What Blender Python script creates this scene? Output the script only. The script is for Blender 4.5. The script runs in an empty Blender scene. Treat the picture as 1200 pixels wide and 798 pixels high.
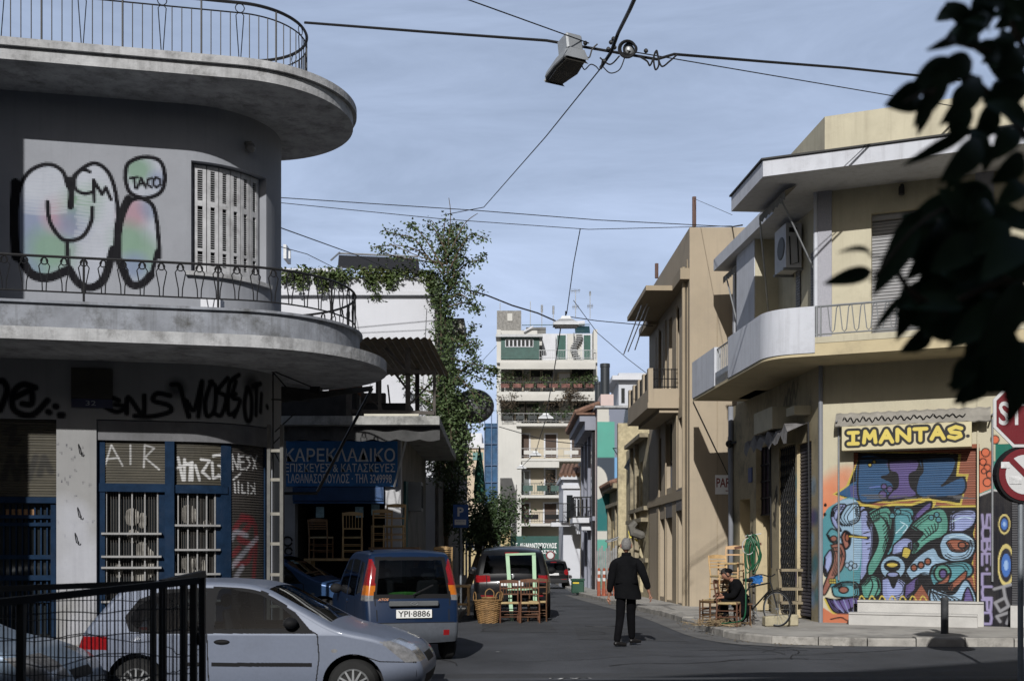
import bpy, bmesh, math, random
import numpy as np
from mathutils import Vector, Matrix
R = math.radians
rnd = random.Random(7)
S = bpy.context.scene
COL = S.collection
# ------------------------------------------------------------ camera, sky, sun, exposure
FPX, CX, HY, EYE = 1333.0, 600.0, 645.0, 1.6
cam = bpy.data.cameras.new('camera'); camo = bpy.data.objects.new('camera', cam); COL.objects.link(camo)
camo.location = (0, 0, EYE); camo.rotation_euler = (R(90), 0, 0)
cam.sensor_width = 36; cam.lens = 36 * FPX / 1200; cam.shift_y = (HY - 399) / 1200.0
cam.clip_start = 0.1; cam.clip_end = 3000
cam.dof.use_dof = True; cam.dof.focus_distance = 20.0; cam.dof.aperture_fstop = 3.2
S.camera = camo
SUN_EL, SUN_HEAD = R(30), R(10)          # elevation; direction the light travels, right of straight ahead
w = bpy.data.worlds.new('World'); S.world = w; w.use_nodes = True
nt = w.node_tree; nt.nodes.clear()
out = nt.nodes.new('ShaderNodeOutputWorld'); bg = nt.nodes.new('ShaderNodeBackground')
sky = nt.nodes.new('ShaderNodeTexSky'); sky.sky_type = 'NISHITA'; sky.sun_disc = False
sky.sun_elevation = SUN_EL; sky.sun_rotation = math.pi + SUN_HEAD
sky.air_density = 1.0; sky.dust_density = 2.2; sky.ozone_density = 1.4; sky.altitude = 100
tc = nt.nodes.new('ShaderNodeTexCoord'); mp = nt.nodes.new('ShaderNodeMapping')
mp.inputs['Scale'].default_value = (1.2, 1.6, 7.0); mp.inputs['Rotation'].default_value = (0.12, 0.25, 0.2)
nz = nt.nodes.new('ShaderNodeTexNoise'); nz.inputs['Scale'].default_value = 2.2; nz.inputs['Detail'].default_value = 7; nz.inputs['Roughness'].default_value = .62; nz.inputs['Distortion'].default_value = .6
cr = nt.nodes.new('ShaderNodeMapRange'); cr.inputs['From Min'].default_value = .38; cr.inputs['From Max'].default_value = .7; cr.inputs['To Min'].default_value = .56; cr.inputs['To Max'].default_value = .85
mx = nt.nodes.new('ShaderNodeMix'); mx.data_type = 'RGBA'; mx.inputs['B'].default_value = (13.2, 16.0, 21.8, 1)
nt.links.new(tc.outputs['Generated'], mp.inputs['Vector']); nt.links.new(mp.outputs[0], nz.inputs['Vector'])
nt.links.new(nz.outputs['Fac'], cr.inputs['Value']); sx = nt.nodes.new('ShaderNodeSeparateXYZ'); nt.links.new(tc.outputs['Generated'], sx.inputs[0])
ev = nt.nodes.new('ShaderNodeMapRange'); ev.inputs['From Min'].default_value = .0; ev.inputs['From Max'].default_value = .75; ev.inputs['To Min'].default_value = 1.5; ev.inputs['To Max'].default_value = .25
nt.links.new(sx.outputs['Z'], ev.inputs['Value'])
ml = nt.nodes.new('ShaderNodeMath'); ml.operation = 'MULTIPLY'; ey = nt.nodes.new('ShaderNodeMapRange'); ey.inputs['From Min'].default_value = -.1; ey.inputs['From Max'].default_value = .4; nt.links.new(sx.outputs['Y'], ey.inputs['Value']); m3 = nt.nodes.new('ShaderNodeMath'); m3.operation = 'MULTIPLY'; nt.links.new(cr.outputs[0], ml.inputs[0]); nt.links.new(ev.outputs[0], ml.inputs[1]); nt.links.new(ml.outputs[0], m3.inputs[0]); nt.links.new(ey.outputs[0], m3.inputs[1]); nt.links.new(m3.outputs[0], mx.inputs['Factor'])
nt.links.new(sky.outputs[0], mx.inputs['A']); nt.links.new(mx.outputs['Result'], bg.inputs['Color'])
bg.inputs['Strength'].default_value = 0.05
nt.links.new(bg.outputs[0], out.inputs[0])
sl = bpy.data.lights.new('sun', 'SUN'); sl.energy = 5.0; sl.angle = R(.5); sl.color = (1, .98, .95)
so = bpy.data.objects.new('sun', sl); COL.objects.link(so)
so.rotation_euler = Vector((math.sin(SUN_HEAD) * math.cos(SUN_EL), math.cos(SUN_HEAD) * math.cos(SUN_EL), -math.sin(SUN_EL))).to_track_quat('-Z', 'Y').to_euler()
so.location = (-6, -20, 30)
S.view_settings.view_transform = 'Standard'; S.view_settings.look = 'None'; S.view_settings.gamma = 1
S.view_settings.exposure = -0.15; S.view_settings.use_curve_mapping = False

# ------------------------------------------------------------ helpers
def V(*a): return Vector(a)
def at(px, py, Y): return Vector(((px - CX) / FPX * Y, Y, EYE + (HY - py) / FPX * Y))
def gz(Y): return (-0.013 * max(0.0, Y - 27.0) if Y < 110 else -1.08) - .2 * min(1, max(0, (17.5 - Y) / 4.5))
def s2l(c):
    c = c / 255.0
    return c / 12.92 if c <= .04045 else ((c + .055) / 1.055) ** 2.4
def A(r, g, b, f=1.0):                      # sRGB as photographed in sun -> base colour
    return tuple(min(.9, s2l(v) / 1.27 * f) for v in (r, g, b))
MATS = {}
def pm(name, col, rough=.8, var=.14, sc=2.5, bump=.12, bsc=35, metal=0, dirt=0, dcol=(.05, .045, .04), dsc=1.1, streak=0, vcol=False, spec=.4, coat=0):
    if name in MATS: return MATS[name]
    m = bpy.data.materials.new(name); m.use_nodes = True; n = m.node_tree.nodes; l = m.node_tree.links
    b = n['Principled BSDF']; b.inputs['Roughness'].default_value = rough; b.inputs['Metallic'].default_value = metal
    b.inputs['Specular IOR Level'].default_value = spec; b.inputs['Coat Weight'].default_value = coat; b.inputs['Coat Roughness'].default_value = .05
    t = n.new('ShaderNodeTexCoord')
    def noise(scale, det=6, ro=.6, mapping=None):
        x = n.new('ShaderNodeTexNoise'); x.inputs['Scale'].default_value = scale; x.inputs['Detail'].default_value = det; x.inputs['Roughness'].default_value = ro
        if mapping:
            mm = n.new('ShaderNodeMapping'); mm.inputs['Scale'].default_value = mapping; l.new(t.outputs['Object'], mm.inputs[0]); l.new(mm.outputs[0], x.inputs['Vector'])
        else: l.new(t.outputs['Object'], x.inputs['Vector'])
        return x.outputs['Fac']
    def rng(s, a, c, lo, hi):
        x = n.new('ShaderNodeMapRange'); x.inputs[1].default_value = a; x.inputs[2].default_value = c; x.inputs[3].default_value = lo; x.inputs[4].default_value = hi
        l.new(s, x.inputs[0]); return x.outputs[0]
    def mix(f, a, c, mode='MIX'):
        x = n.new('ShaderNodeMix'); x.data_type = 'RGBA'; x.blend_type = mode
        for k, v in (('A', a), ('B', c)):
            if hasattr(v, 'links'): l.new(v, x.inputs[k])
            else: x.inputs[k].default_value = (*v[:3], 1)
        if hasattr(f, 'links'): l.new(f, x.inputs['Factor'])
        else: x.inputs['Factor'].default_value = f
        return x.outputs['Result']
    cur = col
    if vcol:
        at_ = n.new('ShaderNodeAttribute'); at_.attribute_name = 'Col'; cur = at_.outputs['Color']
    if var:
        f = rng(noise(sc), .3, .7, 1 - var, 1 + var)
        cm = n.new('ShaderNodeCombineColor')
        for k in range(3): l.new(f, cm.inputs[k])
        cur = mix(1.0, cur, cm.outputs[0], 'MULTIPLY')
    if dirt: cur = mix(rng(noise(dsc, 10, .72), .5, .72, 0, dirt), cur, dcol)
    if streak: cur = mix(rng(noise(1.0, 8, .7, (7, 7, .35)), .5, .8, 0, streak), cur, dcol)
    if hasattr(cur, 'links'): l.new(cur, b.inputs['Base Color'])
    else: b.inputs['Base Color'].default_value = (*cur[:3], 1)
    if bump:
        bp = n.new('ShaderNodeBump'); bp.inputs['Strength'].default_value = bump; bp.inputs['Distance'].default_value = .02
        l.new(noise(bsc, 8, .65), bp.inputs['Height']); l.new(bp.outputs[0], b.inputs['Normal'])
    MATS[name] = m; return m
def tinted(name, tint, refl=.05):
    if name in MATS: return MATS[name]
    m = bpy.data.materials.new(name); m.use_nodes = True; n = m.node_tree.nodes; l = m.node_tree.links; n.remove(n['Principled BSDF'])
    tr = n.new('ShaderNodeBsdfTransparent'); tr.inputs[0].default_value = (*tint, 1); gl = n.new('ShaderNodeBsdfGlossy'); gl.inputs['Roughness'].default_value = .03; gl.inputs['Color'].default_value = (.8, .82, .85, 1)
    fr = n.new('ShaderNodeFresnel'); fr.inputs[0].default_value = 1.4; mx_ = n.new('ShaderNodeMixShader'); l.new(fr.outputs[0], mx_.inputs[0]); l.new(tr.outputs[0], mx_.inputs[1]); l.new(gl.outputs[0], mx_.inputs[2]); l.new(mx_.outputs[0], n['Material Output'].inputs[0])
    MATS[name] = m; return m
def glass(name='dark_glass', col=(.015, .018, .02), rough=.06, spec=.5):
    return pm(name, col, rough, 0, bump=0, spec=spec)

WM = {}
def finish(o, parent):
    COL.objects.link(o)
    if parent is not None:
        o.parent = parent; WM[o] = WM[parent]
    return o
def empty(name, loc, rz=0.0):
    o = bpy.data.objects.new(name, None); COL.objects.link(o); o.empty_display_size = .2
    o.location = loc; o.rotation_euler = (0, 0, rz)
    WM[o] = Matrix.Translation(Vector(loc)) @ Matrix.Rotation(rz, 4, 'Z'); return o
def tag(o, label=None, cat=None, group=None, kind=None):
    if label: o['label'] = label
    if cat: o['category'] = cat
    if group: o['group'] = group
    if kind: o['kind'] = kind
    return o
def thing(name, label, cat, loc, rz=0.0, group=None):
    return tag(empty(name, loc, rz), label, cat, group)
def copy_tree(o, parent=None):
    c = o.copy(); COL.objects.link(c); WM[c] = WM[o]
    if parent is not None: c.parent = parent
    for ch in list(o.children): copy_tree(ch, c)
    return c
class MB:
    def __init__(s): s.v = []; s.f = []; s.c = []; s.col = None
    def add(s, vs, fs):
        k = len(s.v); s.v += [tuple(p) for p in vs]; s.f += [tuple(i + k for i in f) for f in fs]
        if s.col is not None: s.c += [s.col] * len(fs)
        return s
    def box(s, a, b):
        x0, y0, z0 = a; x1, y1, z1 = b
        return s.hexa([V(x0, y0, z0), V(x1, y0, z0), V(x1, y1, z0), V(x0, y1, z0), V(x0, y0, z1), V(x1, y0, z1), V(x1, y1, z1), V(x0, y1, z1)])
    def hexa(s, p):
        return s.add(p, [(3, 2, 1, 0), (4, 5, 6, 7), (0, 1, 5, 4), (1, 2, 6, 5), (2, 3, 7, 6), (3, 0, 4, 7)])
    def fbox(s, F, u0, u1, z0, z1, d0, d1):
        return s.hexa([F(u0, z0, d1), F(u1, z0, d1), F(u1, z0, d0), F(u0, z0, d0), F(u0, z1, d1), F(u1, z1, d1), F(u1, z1, d0), F(u0, z1, d0)])
    def quad(s, a, b, c, d): return s.add([a, b, c, d], [(0, 1, 2, 3)])
    def bar(s, p, q, w, h=None, up=None):
        p, q = Vector(p), Vector(q); h = h or w; d = (q - p).normalized()
        up = Vector(up) if up is not None else (V(0, 0, 1) if abs(d.z) < .95 else V(0, 1, 0))
        x = d.cross(up).normalized() * w / 2; y = x.cross(d).normalized() * h / 2
        return s.hexa([p - x - y, p + x - y, p + x + y, p - x + y, q - x - y, q + x - y, q + x + y, q - x + y])
    def tube(s, pts, r, n=6, cap=True):
        pts = [Vector(p) for p in pts]; k0 = len(s.v); m = len(pts)
        rs = r if isinstance(r, (list, tuple)) else [r] * m
        prev = None; vs = []; fs = []
        for i, p in enumerate(pts):
            d = (pts[min(i + 1, m - 1)] - pts[max(i - 1, 0)])
            if d.length < 1e-9: d = V(0, 0, 1)
            d.normalize()
            if prev is None: x = d.cross(V(0, 0, 1) if abs(d.z) < .9 else V(1, 0, 0)).normalized()
            else:
                x = prev - d * prev.dot(d)
                x = x.normalized() if x.length > 1e-6 else d.orthogonal().normalized()
            prev = x; y = d.cross(x)
            for j in range(n):
                a = 2 * math.pi * j / n; vs.append(p + (x * math.cos(a) + y * math.sin(a)) * rs[i])
        for i in range(m - 1):
            for j in range(n): fs.append((i * n + j, i * n + (j + 1) % n, (i + 1) * n + (j + 1) % n, (i + 1) * n + j))
        if cap: fs += [tuple(range(n))[::-1], tuple(range((m - 1) * n, m * n))]
        return s.add(vs, fs)
    def prism(s, poly, z0, z1):
        n = len(poly)
        z0f = z0 if callable(z0) else (lambda x, y: z0); z1f = z1 if callable(z1) else (lambda x, y: z1)
        vs = [V(x, y, z0f(x, y)) for x, y in poly] + [V(x, y, z1f(x, y)) for x, y in poly]
        return s.add(vs, [tuple(range(n))[::-1], tuple(range(n, 2 * n))] + [(i, (i + 1) % n, n + (i + 1) % n, n + i) for i in range(n)])
    def plate(s, pts, nrm):                   # polygon in space with a thickness vector
        n = len(pts); nrm = Vector(nrm); pts = [Vector(p) for p in pts]
        return s.add(pts + [p + nrm for p in pts], [tuple(range(n))[::-1], tuple(range(n, 2 * n))] + [(i, (i + 1) % n, n + (i + 1) % n, n + i) for i in range(n)])
    def lathe(s, c, prof, n=16, M=None, cap=True):       # prof: (r, z) list
        vs = []; fs = []; m = len(prof); c = Vector(c)
        for r, z in prof:
            for j in range(n):
                a = 2 * math.pi * j / n; p = V(r * math.cos(a), r * math.sin(a), z)
                vs.append(c + (M @ p if M is not None else p))
        for i in range(m - 1):
            for j in range(n): fs.append((i * n + j, i * n + (j + 1) % n, (i + 1) * n + (j + 1) % n, (i + 1) * n + j))
        if cap: fs += [tuple(range(n))[::-1], tuple(range((m - 1) * n, m * n))]
        return s.add(vs, fs)
    def ball(s, c, rx, ry=None, rz=None, n=12, m=8):
        ry = ry or rx; rz = rz or rx; c = Vector(c); vs = []; fs = []
        for i in range(m + 1):
            t = math.pi * i / m
            for j in range(n):
                a = 2 * math.pi * j / n; rr = math.sin(t) + 1e-4
                vs.append(c + V(rx * rr * math.cos(a), ry * rr * math.sin(a), -rz * math.cos(t)))
        for i in range(m):
            for j in range(n): fs.append((i * n + j, i * n + (j + 1) % n, (i + 1) * n + (j + 1) % n, (i + 1) * n + j))
        return s.add(vs, fs)
    def build(s, name, mat, parent=None, local=False, smooth=False, bevel=0, origin=None):
        me = bpy.data.meshes.new(name)
        v = np.array([tuple(p) for p in s.v], dtype=float) if s.v else np.zeros((0, 3))
        o = bpy.data.objects.new(name, me)
        if parent is not None and not local:
            Mi = np.array(WM[parent].inverted()); v = v @ Mi[:3, :3].T + Mi[:3, 3]
        elif parent is None:
            org = np.array(origin) if origin is not None else np.array([(v[:, 0].min() + v[:, 0].max()) / 2, (v[:, 1].min() + v[:, 1].max()) / 2, v[:, 2].min()])
            v = v - org; o.location = org; WM[o] = Matrix.Translation(Vector(org))
        me.from_pydata(v.tolist(), [], s.f); me.update()
        if s.c and len(s.c) == len(s.f):
            ca = me.color_attributes.new('Col', 'FLOAT_COLOR', 'CORNER')
            arr = np.repeat(np.array([(*c[:3], 1) for c in s.c]), [len(f) for f in s.f], axis=0)
            ca.data.foreach_set('color', arr.astype(np.float32).ravel())
        if smooth:
            me.polygons.foreach_set('use_smooth', [True] * len(me.polygons))
            if smooth != 'all': me.set_sharp_from_angle(angle=R(smooth if smooth is not True else 38))
        me.materials.append(mat)
        if bevel:
            bm = bmesh.new(); bm.from_mesh(me)
            bmesh.ops.bevel(bm, geom=[e for e in bm.edges if e.is_manifold and e.calc_face_angle(0) > .6], offset=bevel, segments=1, affect='EDGES', clamp_overlap=True)
            bm.to_mesh(me); bm.free()
        return finish(o, parent)
class Frame:                                   # a vertical plane: F(u, z, d) with d outwards
    def __init__(s, x, y, hd, flip=False):
        s.o = V(x, y, 0); s.u = V(math.cos(hd), math.sin(hd), 0); s.n = V(s.u.y, -s.u.x, 0)
    def __call__(s, u, z, d=0.0): return s.o + s.u * u + s.n * d + V(0, 0, z)
    def hit(s, px, py, d=0.0):
        r = V((px - CX) / FPX, 1, 0); o = s.o + s.n * d
        t = o.dot(s.n) / r.dot(s.n); p = r * t
        return (p - s.o).dot(s.u), EYE + (HY - py) / FPX * t
    def uat(s, px, d=0.0): return s.hit(px, HY, d)[0]
def sm(pts, closed=False, n=8):                # Catmull-Rom
    P = [np.array(p, float) for p in pts]; out_ = []; k = len(P)
    for i in range(k if closed else k - 1):
        g = (lambda j: P[j % k]) if closed else (lambda j: P[min(max(j, 0), k - 1)])
        p0, p1, p2, p3 = g(i - 1), g(i), g(i + 1), g(i + 2)
        for a in range(n):
            t = a / n
            out_.append(.5 * ((2 * p1) + (-p0 + p2) * t + (2 * p0 - 5 * p1 + 4 * p2 - p3) * t * t + (-p0 + 3 * p1 - 3 * p2 + p3) * t ** 3))
    if not closed: out_.append(P[-1])
    return out_
class Canvas:                                  # paint on a wall: colours laid on the points of a fine wall grid
    def __init__(s, u0, u1, z0, z1, res, base, hit=None):
        s.u0, s.u1, s.z0, s.z1 = u0, u1, z0, z1
        s.nu = max(2, int((u1 - u0) / res)); s.nz = max(2, int((z1 - z0) / res)); s.hit = hit
        s.a = np.zeros((s.nz * 2, s.nu * 2, 3)); s.a[:] = base
        s.U = u0 + (np.arange(s.nu * 2) + .5) * (u1 - u0) / (s.nu * 2); s.Z = z0 + (np.arange(s.nz * 2) + .5) * (z1 - z0) / (s.nz * 2)
    def P(s, pts): return [s.hit(*p) for p in pts] if s.hit else pts
    def win(s, p, m=0):
        p = np.array(p); i0 = np.searchsorted(s.U, p[:, 0].min() - m); i1 = np.searchsorted(s.U, p[:, 0].max() + m); j0 = np.searchsorted(s.Z, p[:, 1].min() - m); j1 = np.searchsorted(s.Z, p[:, 1].max() + m)
        return slice(j0, j1), slice(i0, i1)
    def put(s, w_, al, col): s.a[w_] = s.a[w_] * (1 - al[..., None]) + np.array(col) * al[..., None]
    def fill(s, pts, col, al=1.0, raw=False, noise=0):
        p = np.array(pts if raw else s.P(pts)); w_ = s.win(p)
        u = s.U[w_[1]][None, :]; z = s.Z[w_[0]][:, None]
        if u.size == 0 or z.size == 0: return
        ins = np.zeros((z.size, u.size), bool); q = np.roll(p, -1, 0)
        for (x0, y0), (x1, y1) in zip(p, q):
            if y0 == y1: continue
            ins ^= ((y0 > z) != (y1 > z)) & (u < (x1 - x0) * (z - y0) / (y1 - y0) + x0)
        s.put(w_, ins * al, col)
    def stroke(s, pts, wid, col, soft=.006, al=1.0, raw=False):
        p = np.array(pts if raw else s.P(pts)); w_ = s.win(p, wid / 2 + soft)
        u = s.U[w_[1]][None, :]; z = s.Z[w_[0]][:, None]
        if u.size == 0 or z.size == 0: return
        D = np.full((z.size, u.size), 1e9)
        for (x0, y0), (x1, y1) in zip(p[:-1], p[1:]):
            dx, dy = x1 - x0, y1 - y0; L = dx * dx + dy * dy + 1e-12
            t = np.clip(((u - x0) * dx + (z - y0) * dy) / L, 0, 1)
            D = np.minimum(D, (u - x0 - t * dx) ** 2 + (z - y0 - t * dy) ** 2)
        s.put(w_, np.clip((wid / 2 + soft - np.sqrt(D)) / (soft + 1e-6), 0, 1) * al, col)
    def blob(s, px, py, r, col, al=1.0):
        c = s.P([(px, py)])[0]; w_ = s.win([c], r); u = s.U[w_[1]][None, :]; z = s.Z[w_[0]][:, None]
        if u.size == 0 or z.size == 0: return
        d = np.sqrt((u - c[0]) ** 2 + (z - c[1]) ** 2) / r
        s.put(w_, np.clip((1 - d) * 1.6, 0, 1) * al, col)
    def mesh(s, name, mp, mat, parent, holes=(), smooth=False):
        A2 = s.a.reshape(s.nz, 2, s.nu, 2, 3).mean((1, 3))
        us = s.u0 + np.arange(s.nu + 1) * (s.u1 - s.u0) / s.nu; zs = s.z0 + np.arange(s.nz + 1) * (s.z1 - s.z0) / s.nz
        for (h0, h1, g0, g1) in holes:         # pull the grid lines onto the edges of the openings
            for a_, arr in ((h0, us), (h1, us), (g0, zs), (g1, zs)):
                k = int(np.argmin(abs(arr - a_)))
                if 0 < k < len(arr) - 1: arr[k] = a_
        v = [mp(u, z) for z in zs for u in us]; n = s.nu + 1; f = []; c = []
        for j in range(s.nz):
            zc = (zs[j] + zs[j + 1]) / 2
            for i in range(s.nu):
                uc = (us[i] + us[i + 1]) / 2
                if any(h[0] < uc < h[1] and h[2] < zc < h[3] for h in holes): continue
                f.append((j * n + i, j * n + i + 1, (j + 1) * n + i + 1, (j + 1) * n + i)); c.append(A2[j, i])
        m = MB(); m.v = [tuple(p) for p in v]; m.f = f; m.c = c
        return m.build(name, mat, parent, smooth=smooth)
def text_faces(txt, size, mp, ext=.004, spacing=1.0, wscale=1.0, bold=0.0, align='LEFT', shear=0.0):
    cu = bpy.data.curves.new('t', 'FONT'); cu.body = txt; cu.size = size; cu.space_character = spacing; cu.align_x = align; cu.offset = bold; cu.resolution_u = 3; cu.shear = shear
    ob = bpy.data.objects.new('t', cu); COL.objects.link(ob)
    dg = bpy.context.evaluated_depsgraph_get(); me = ob.evaluated_get(dg).to_mesh()
    vs = [tuple(v.co) for v in me.vertices]; fs = [tuple(p.vertices) for p in me.polygons]
    ob.evaluated_get(dg).to_mesh_clear(); bpy.data.objects.remove(ob); bpy.data.curves.remove(cu)
    m = MB()
    if vs: m.add([mp(x * wscale, y, ext) for x, y, z in vs], fs)
    return m
def fit_text(txt, u0, u1, z0, z1, F, d, **k):   # a line of lettering stretched into a box of a frame
    m = text_faces(txt, 1.0, lambda x, y, e: V(x, y, 0), **k); v = np.array(m.v)
    x0, x1, y0, y1 = v[:, 0].min(), v[:, 0].max(), v[:, 1].min(), v[:, 1].max()
    m.v = [tuple(F(u0 + (x - x0) / (x1 - x0) * (u1 - u0), z0 + (y - y0) / (y1 - y0) * (z1 - z0), d)) for x, y, _ in m.v]
    return m
def slats(m, F, u0, u1, z0, z1, pitch, d=0.0, depth=.02, fill=.8):   # a roller shutter's profile as one corrugated sheet
    n = max(1, int((z1 - z0) / pitch)); p = (z1 - z0) / n
    vs = []; fs = []
    for i in range(n):
        z = z0 + i * p
        for zz, dd in ((z, 0), (z + p * .2, depth), (z + p * .75, depth), (z + p * .95, 0)):
            vs += [F(u0, zz, d + dd), F(u1, zz, d + dd)]
    k = len(vs) // 2
    fs = [(2 * i, 2 * i + 1, 2 * i + 3, 2 * i + 2) for i in range(k - 1)]
    return m.add(vs, fs)

# ------------------------------------------------------------ common materials
ASPH = pm('asphalt', (.056, .059, .067), .85, .35, .5, .6, 120, dirt=.45, dcol=(.032, .034, .038), dsc=.35)
PAVE = pm('pavement_concrete', (.33, .315, .29), .9, .25, .9, .3, 50, dirt=.85, dcol=(.10, .095, .09), dsc=1.1)
KERB = pm('kerb_stone', (.30, .285, .26), .85, .3, 3, .5, 22, dirt=.9, dcol=(.05, .046, .042), dsc=2.4)
BLACKM = pm('black_iron', (.012, .012, .013), .55, .2, 8, .1, 60)
WHITEP = pm('white_plaster', A(212, 214, 220), .85, .06, 1.2, .12, 30, dirt=.25, dcol=(.3, .3, .3), streak=.25)
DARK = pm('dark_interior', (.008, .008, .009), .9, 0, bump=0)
GLASS = glass()
WOOD = pm('raw_wood', (.28, .17, .085), .6, .25, 9, .1, 40)
WOODD = pm('dark_wood', (.09, .045, .022), .5, .25, 9, .1, 40)
GREYM = pm('grey_metal', (.25, .26, .27), .45, .15, 5, .05, 50, metal=.4)
WIREM = pm('cable_rubber', (.012, .012, .013), .6, 0, bump=0)
# ------------------------------------------------------------ ground, road, pavements
def sheet(name, x0, x1, y0, y1, nx, ny, zf, mat):
    m = MB(); vs = [V(x0 + (x1 - x0) * i / nx, y0 + (y1 - y0) * j / ny, zf(y0 + (y1 - y0) * j / ny)) for j in range(ny + 1) for i in range(nx + 1)]
    m.add(vs, [(j * (nx + 1) + i, j * (nx + 1) + i + 1, (j + 1) * (nx + 1) + i + 1, (j + 1) * (nx + 1) + i) for j in range(ny) for i in range(nx)])
    return tag(m.build(name, mat, None, origin=(0, 0, 0), smooth=True), kind='structure')
sheet('ground', -700, 700, -300, 1500, 40, 200, lambda y: gz(y) - .03, pm('ground_earth', (.16, .15, .13), .95, .2, .1))
sheet('road', -60, 60, -25, 110, 12, 135, gz, ASPH)
KR = [(3.0, 109), (2.95, 75), (2.85, 60), (2.75, 48), (2.95, 42.7), (3.3, 35), (3.6, 29), (3.74, 25.4), (3.8, 23), (3.86, 21.6), (4.0, 20.5), (4.3, 19.75), (4.77, 19.35), (5.4, 19.15), (7, 19.0), (12, 18.8), (40, 18)]
KL = [(-1.25, 109), (-1.25, 60), (-1.25, 40), (-1.22, 30), (-1.22, 26), (-1.35, 25), (-1.8, 24.2), (-2.4, 23.6), (-2.75, 22.8), (-2.75, 20), (-2.8, 18.5), (-3.1, 17.4), (-3.8, 16.7), (-5, 16.2), (-9, 15.3), (-40, 9)]
def offset(poly, d):
    o = []
    for i, p in enumerate(poly):
        a = poly[max(i - 1, 0)]; b = poly[min(i + 1, len(poly) - 1)]
        t = Vector((b[0] - a[0], b[1] - a[1])).normalized(); o.append((p[0] - t.y * d, p[1] + t.x * d))
    return o
def pavement(name, K, far, side):
    K = [tuple(p) for p in sm(K, n=4)]
    In = offset(K, side * .24)
    zt = lambda x, y: gz(y) + .135
    m = MB()
    for i in range(len(In) - 1):
        a, b = In[i], In[i + 1]; fa, fb = (far, a[1]), (far, b[1])
        if abs(b[1] - a[1]) < .3 and False: continue
        m.add([V(a[0], a[1], zt(*a)), V(b[0], b[1], zt(*b)), V(fb[0], b[1], zt(*b)), V(fa[0], a[1], zt(*a))], [(0, 1, 2, 3)])
    tag(m.build(name, PAVE, None, origin=(0, 0, 0)), kind='structure')
    # kerb stones, chipped and uneven, each a block of the strip
    k = MB(); L = 0; pts = []
    def walk(step):
        res = [K[0]]; acc = 0
        for a, b in zip(K[:-1], K[1:]):
            seg = math.dist(a, b); pos = 0
            while acc + seg - pos >= step:
                pos += step - acc; acc = 0; t = pos / seg; res.append((a[0] + (b[0] - a[0]) * t, a[1] + (b[1] - a[1]) * t))
            acc += seg - pos
        return res
    W = walk(.8); WI = offset(W, side * .25)
    r = random.Random(3)
    for i in range(len(W) - 1):
        a, b, c, d = Vector(W[i]), Vector(W[i + 1]), Vector(WI[i + 1]), Vector(WI[i])
        g = (b - a) * .012; dz = r.uniform(-.012, .014); ch = r.uniform(.01, .03); n2 = (d - a).normalized() * ch
        for p0, p1, q0, q1 in ((a + g, b - g, d + g, c - g),):
            z = gz(p0.y)
            vs = [V(*p0, z - .1), V(*p1, z - .1), V(*p1, z + .14 + dz - ch), V(*p0, z + .14 + dz - ch), V(*(p0 + n2), z + .14 + dz), V(*(p1 + n2), z + .14 + dz), V(*q1, z + .14 + dz), V(*q0, z + .14 + dz), V(*q0, z - .1), V(*q1, z - .1)]
            k.add(vs, [(0, 1, 2, 3), (3, 2, 5, 4), (4, 5, 6, 7), (7, 6, 9, 8), (0, 3, 4, 7, 8), (1, 9, 6, 5, 2)])
    tag(k.build('kerb', KERB, None, origin=(0, 0, 0)), kind='structure')
pavement('pavement', KR, 60, 1)
pavement('pavement', KL, -60, -1)
# worn concrete gutter along the right kerb and road patches
gm = MB(); G0 = [tuple(p) for p in sm(KR[3:14], n=5)]; G1 = offset(G0, -.55)
for i in range(len(G0) - 1):
    gm.quad(V(*G1[i], gz(G1[i][1]) + .006), V(*G1[i + 1], gz(G1[i + 1][1]) + .006), V(*G0[i + 1], gz(G0[i + 1][1]) + .006), V(*G0[i], gz(G0[i][1]) + .006))
tag(gm.build('gutter', pm('gutter_concrete', (.13, .128, .125), .9, .3, 1.2, .3, 50, dirt=.6, dcol=(.05, .05, .05)), None, origin=(0, 0, 0)), kind='structure')
pt = MB()
for poly in ([(-40, 12.6), (40, 15.9), (40, 16.6), (-40, 13.0)], [(1.2, 20.5), (3.1, 20.0), (3.0, 23.5), (1.3, 23.8)], [(-.6, 22.5), (.9, 22.2), (.8, 27), (-.7, 27)]):
    pt.add([V(x, y, .004) for x, y in poly], [(0, 1, 2, 3)])
tag(pt.build('road_patch', pm('asphalt_patch', (.043, .045, .05), .9, .3, .8, .5, 110, dirt=.3, dcol=(.07, .07, .07)), None, origin=(0, 0, 0)), kind='structure')
# block of flats behind the camera: its shadow lies across the foreground
cb = thing('apartment_block', 'beige block of flats behind the viewpoint shading the foreground', 'building', (-2.3, -5.0, -.3), R(23.5))
m = MB(); m.box((-45, -8, 0), (45, 0, 11.5)); m.build('wall', pm('beige_plaster', (.16, .145, .12), .85, .1), cb, local=True)
for z in (3.2, 6.4):
    for x in range(-40, 44, 6):
        q = MB(); q.box((x, -.05, z + .9), (x + 1.6, .06, z + 2.5)); q.build('window', GLASS, cb, local=True)

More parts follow.
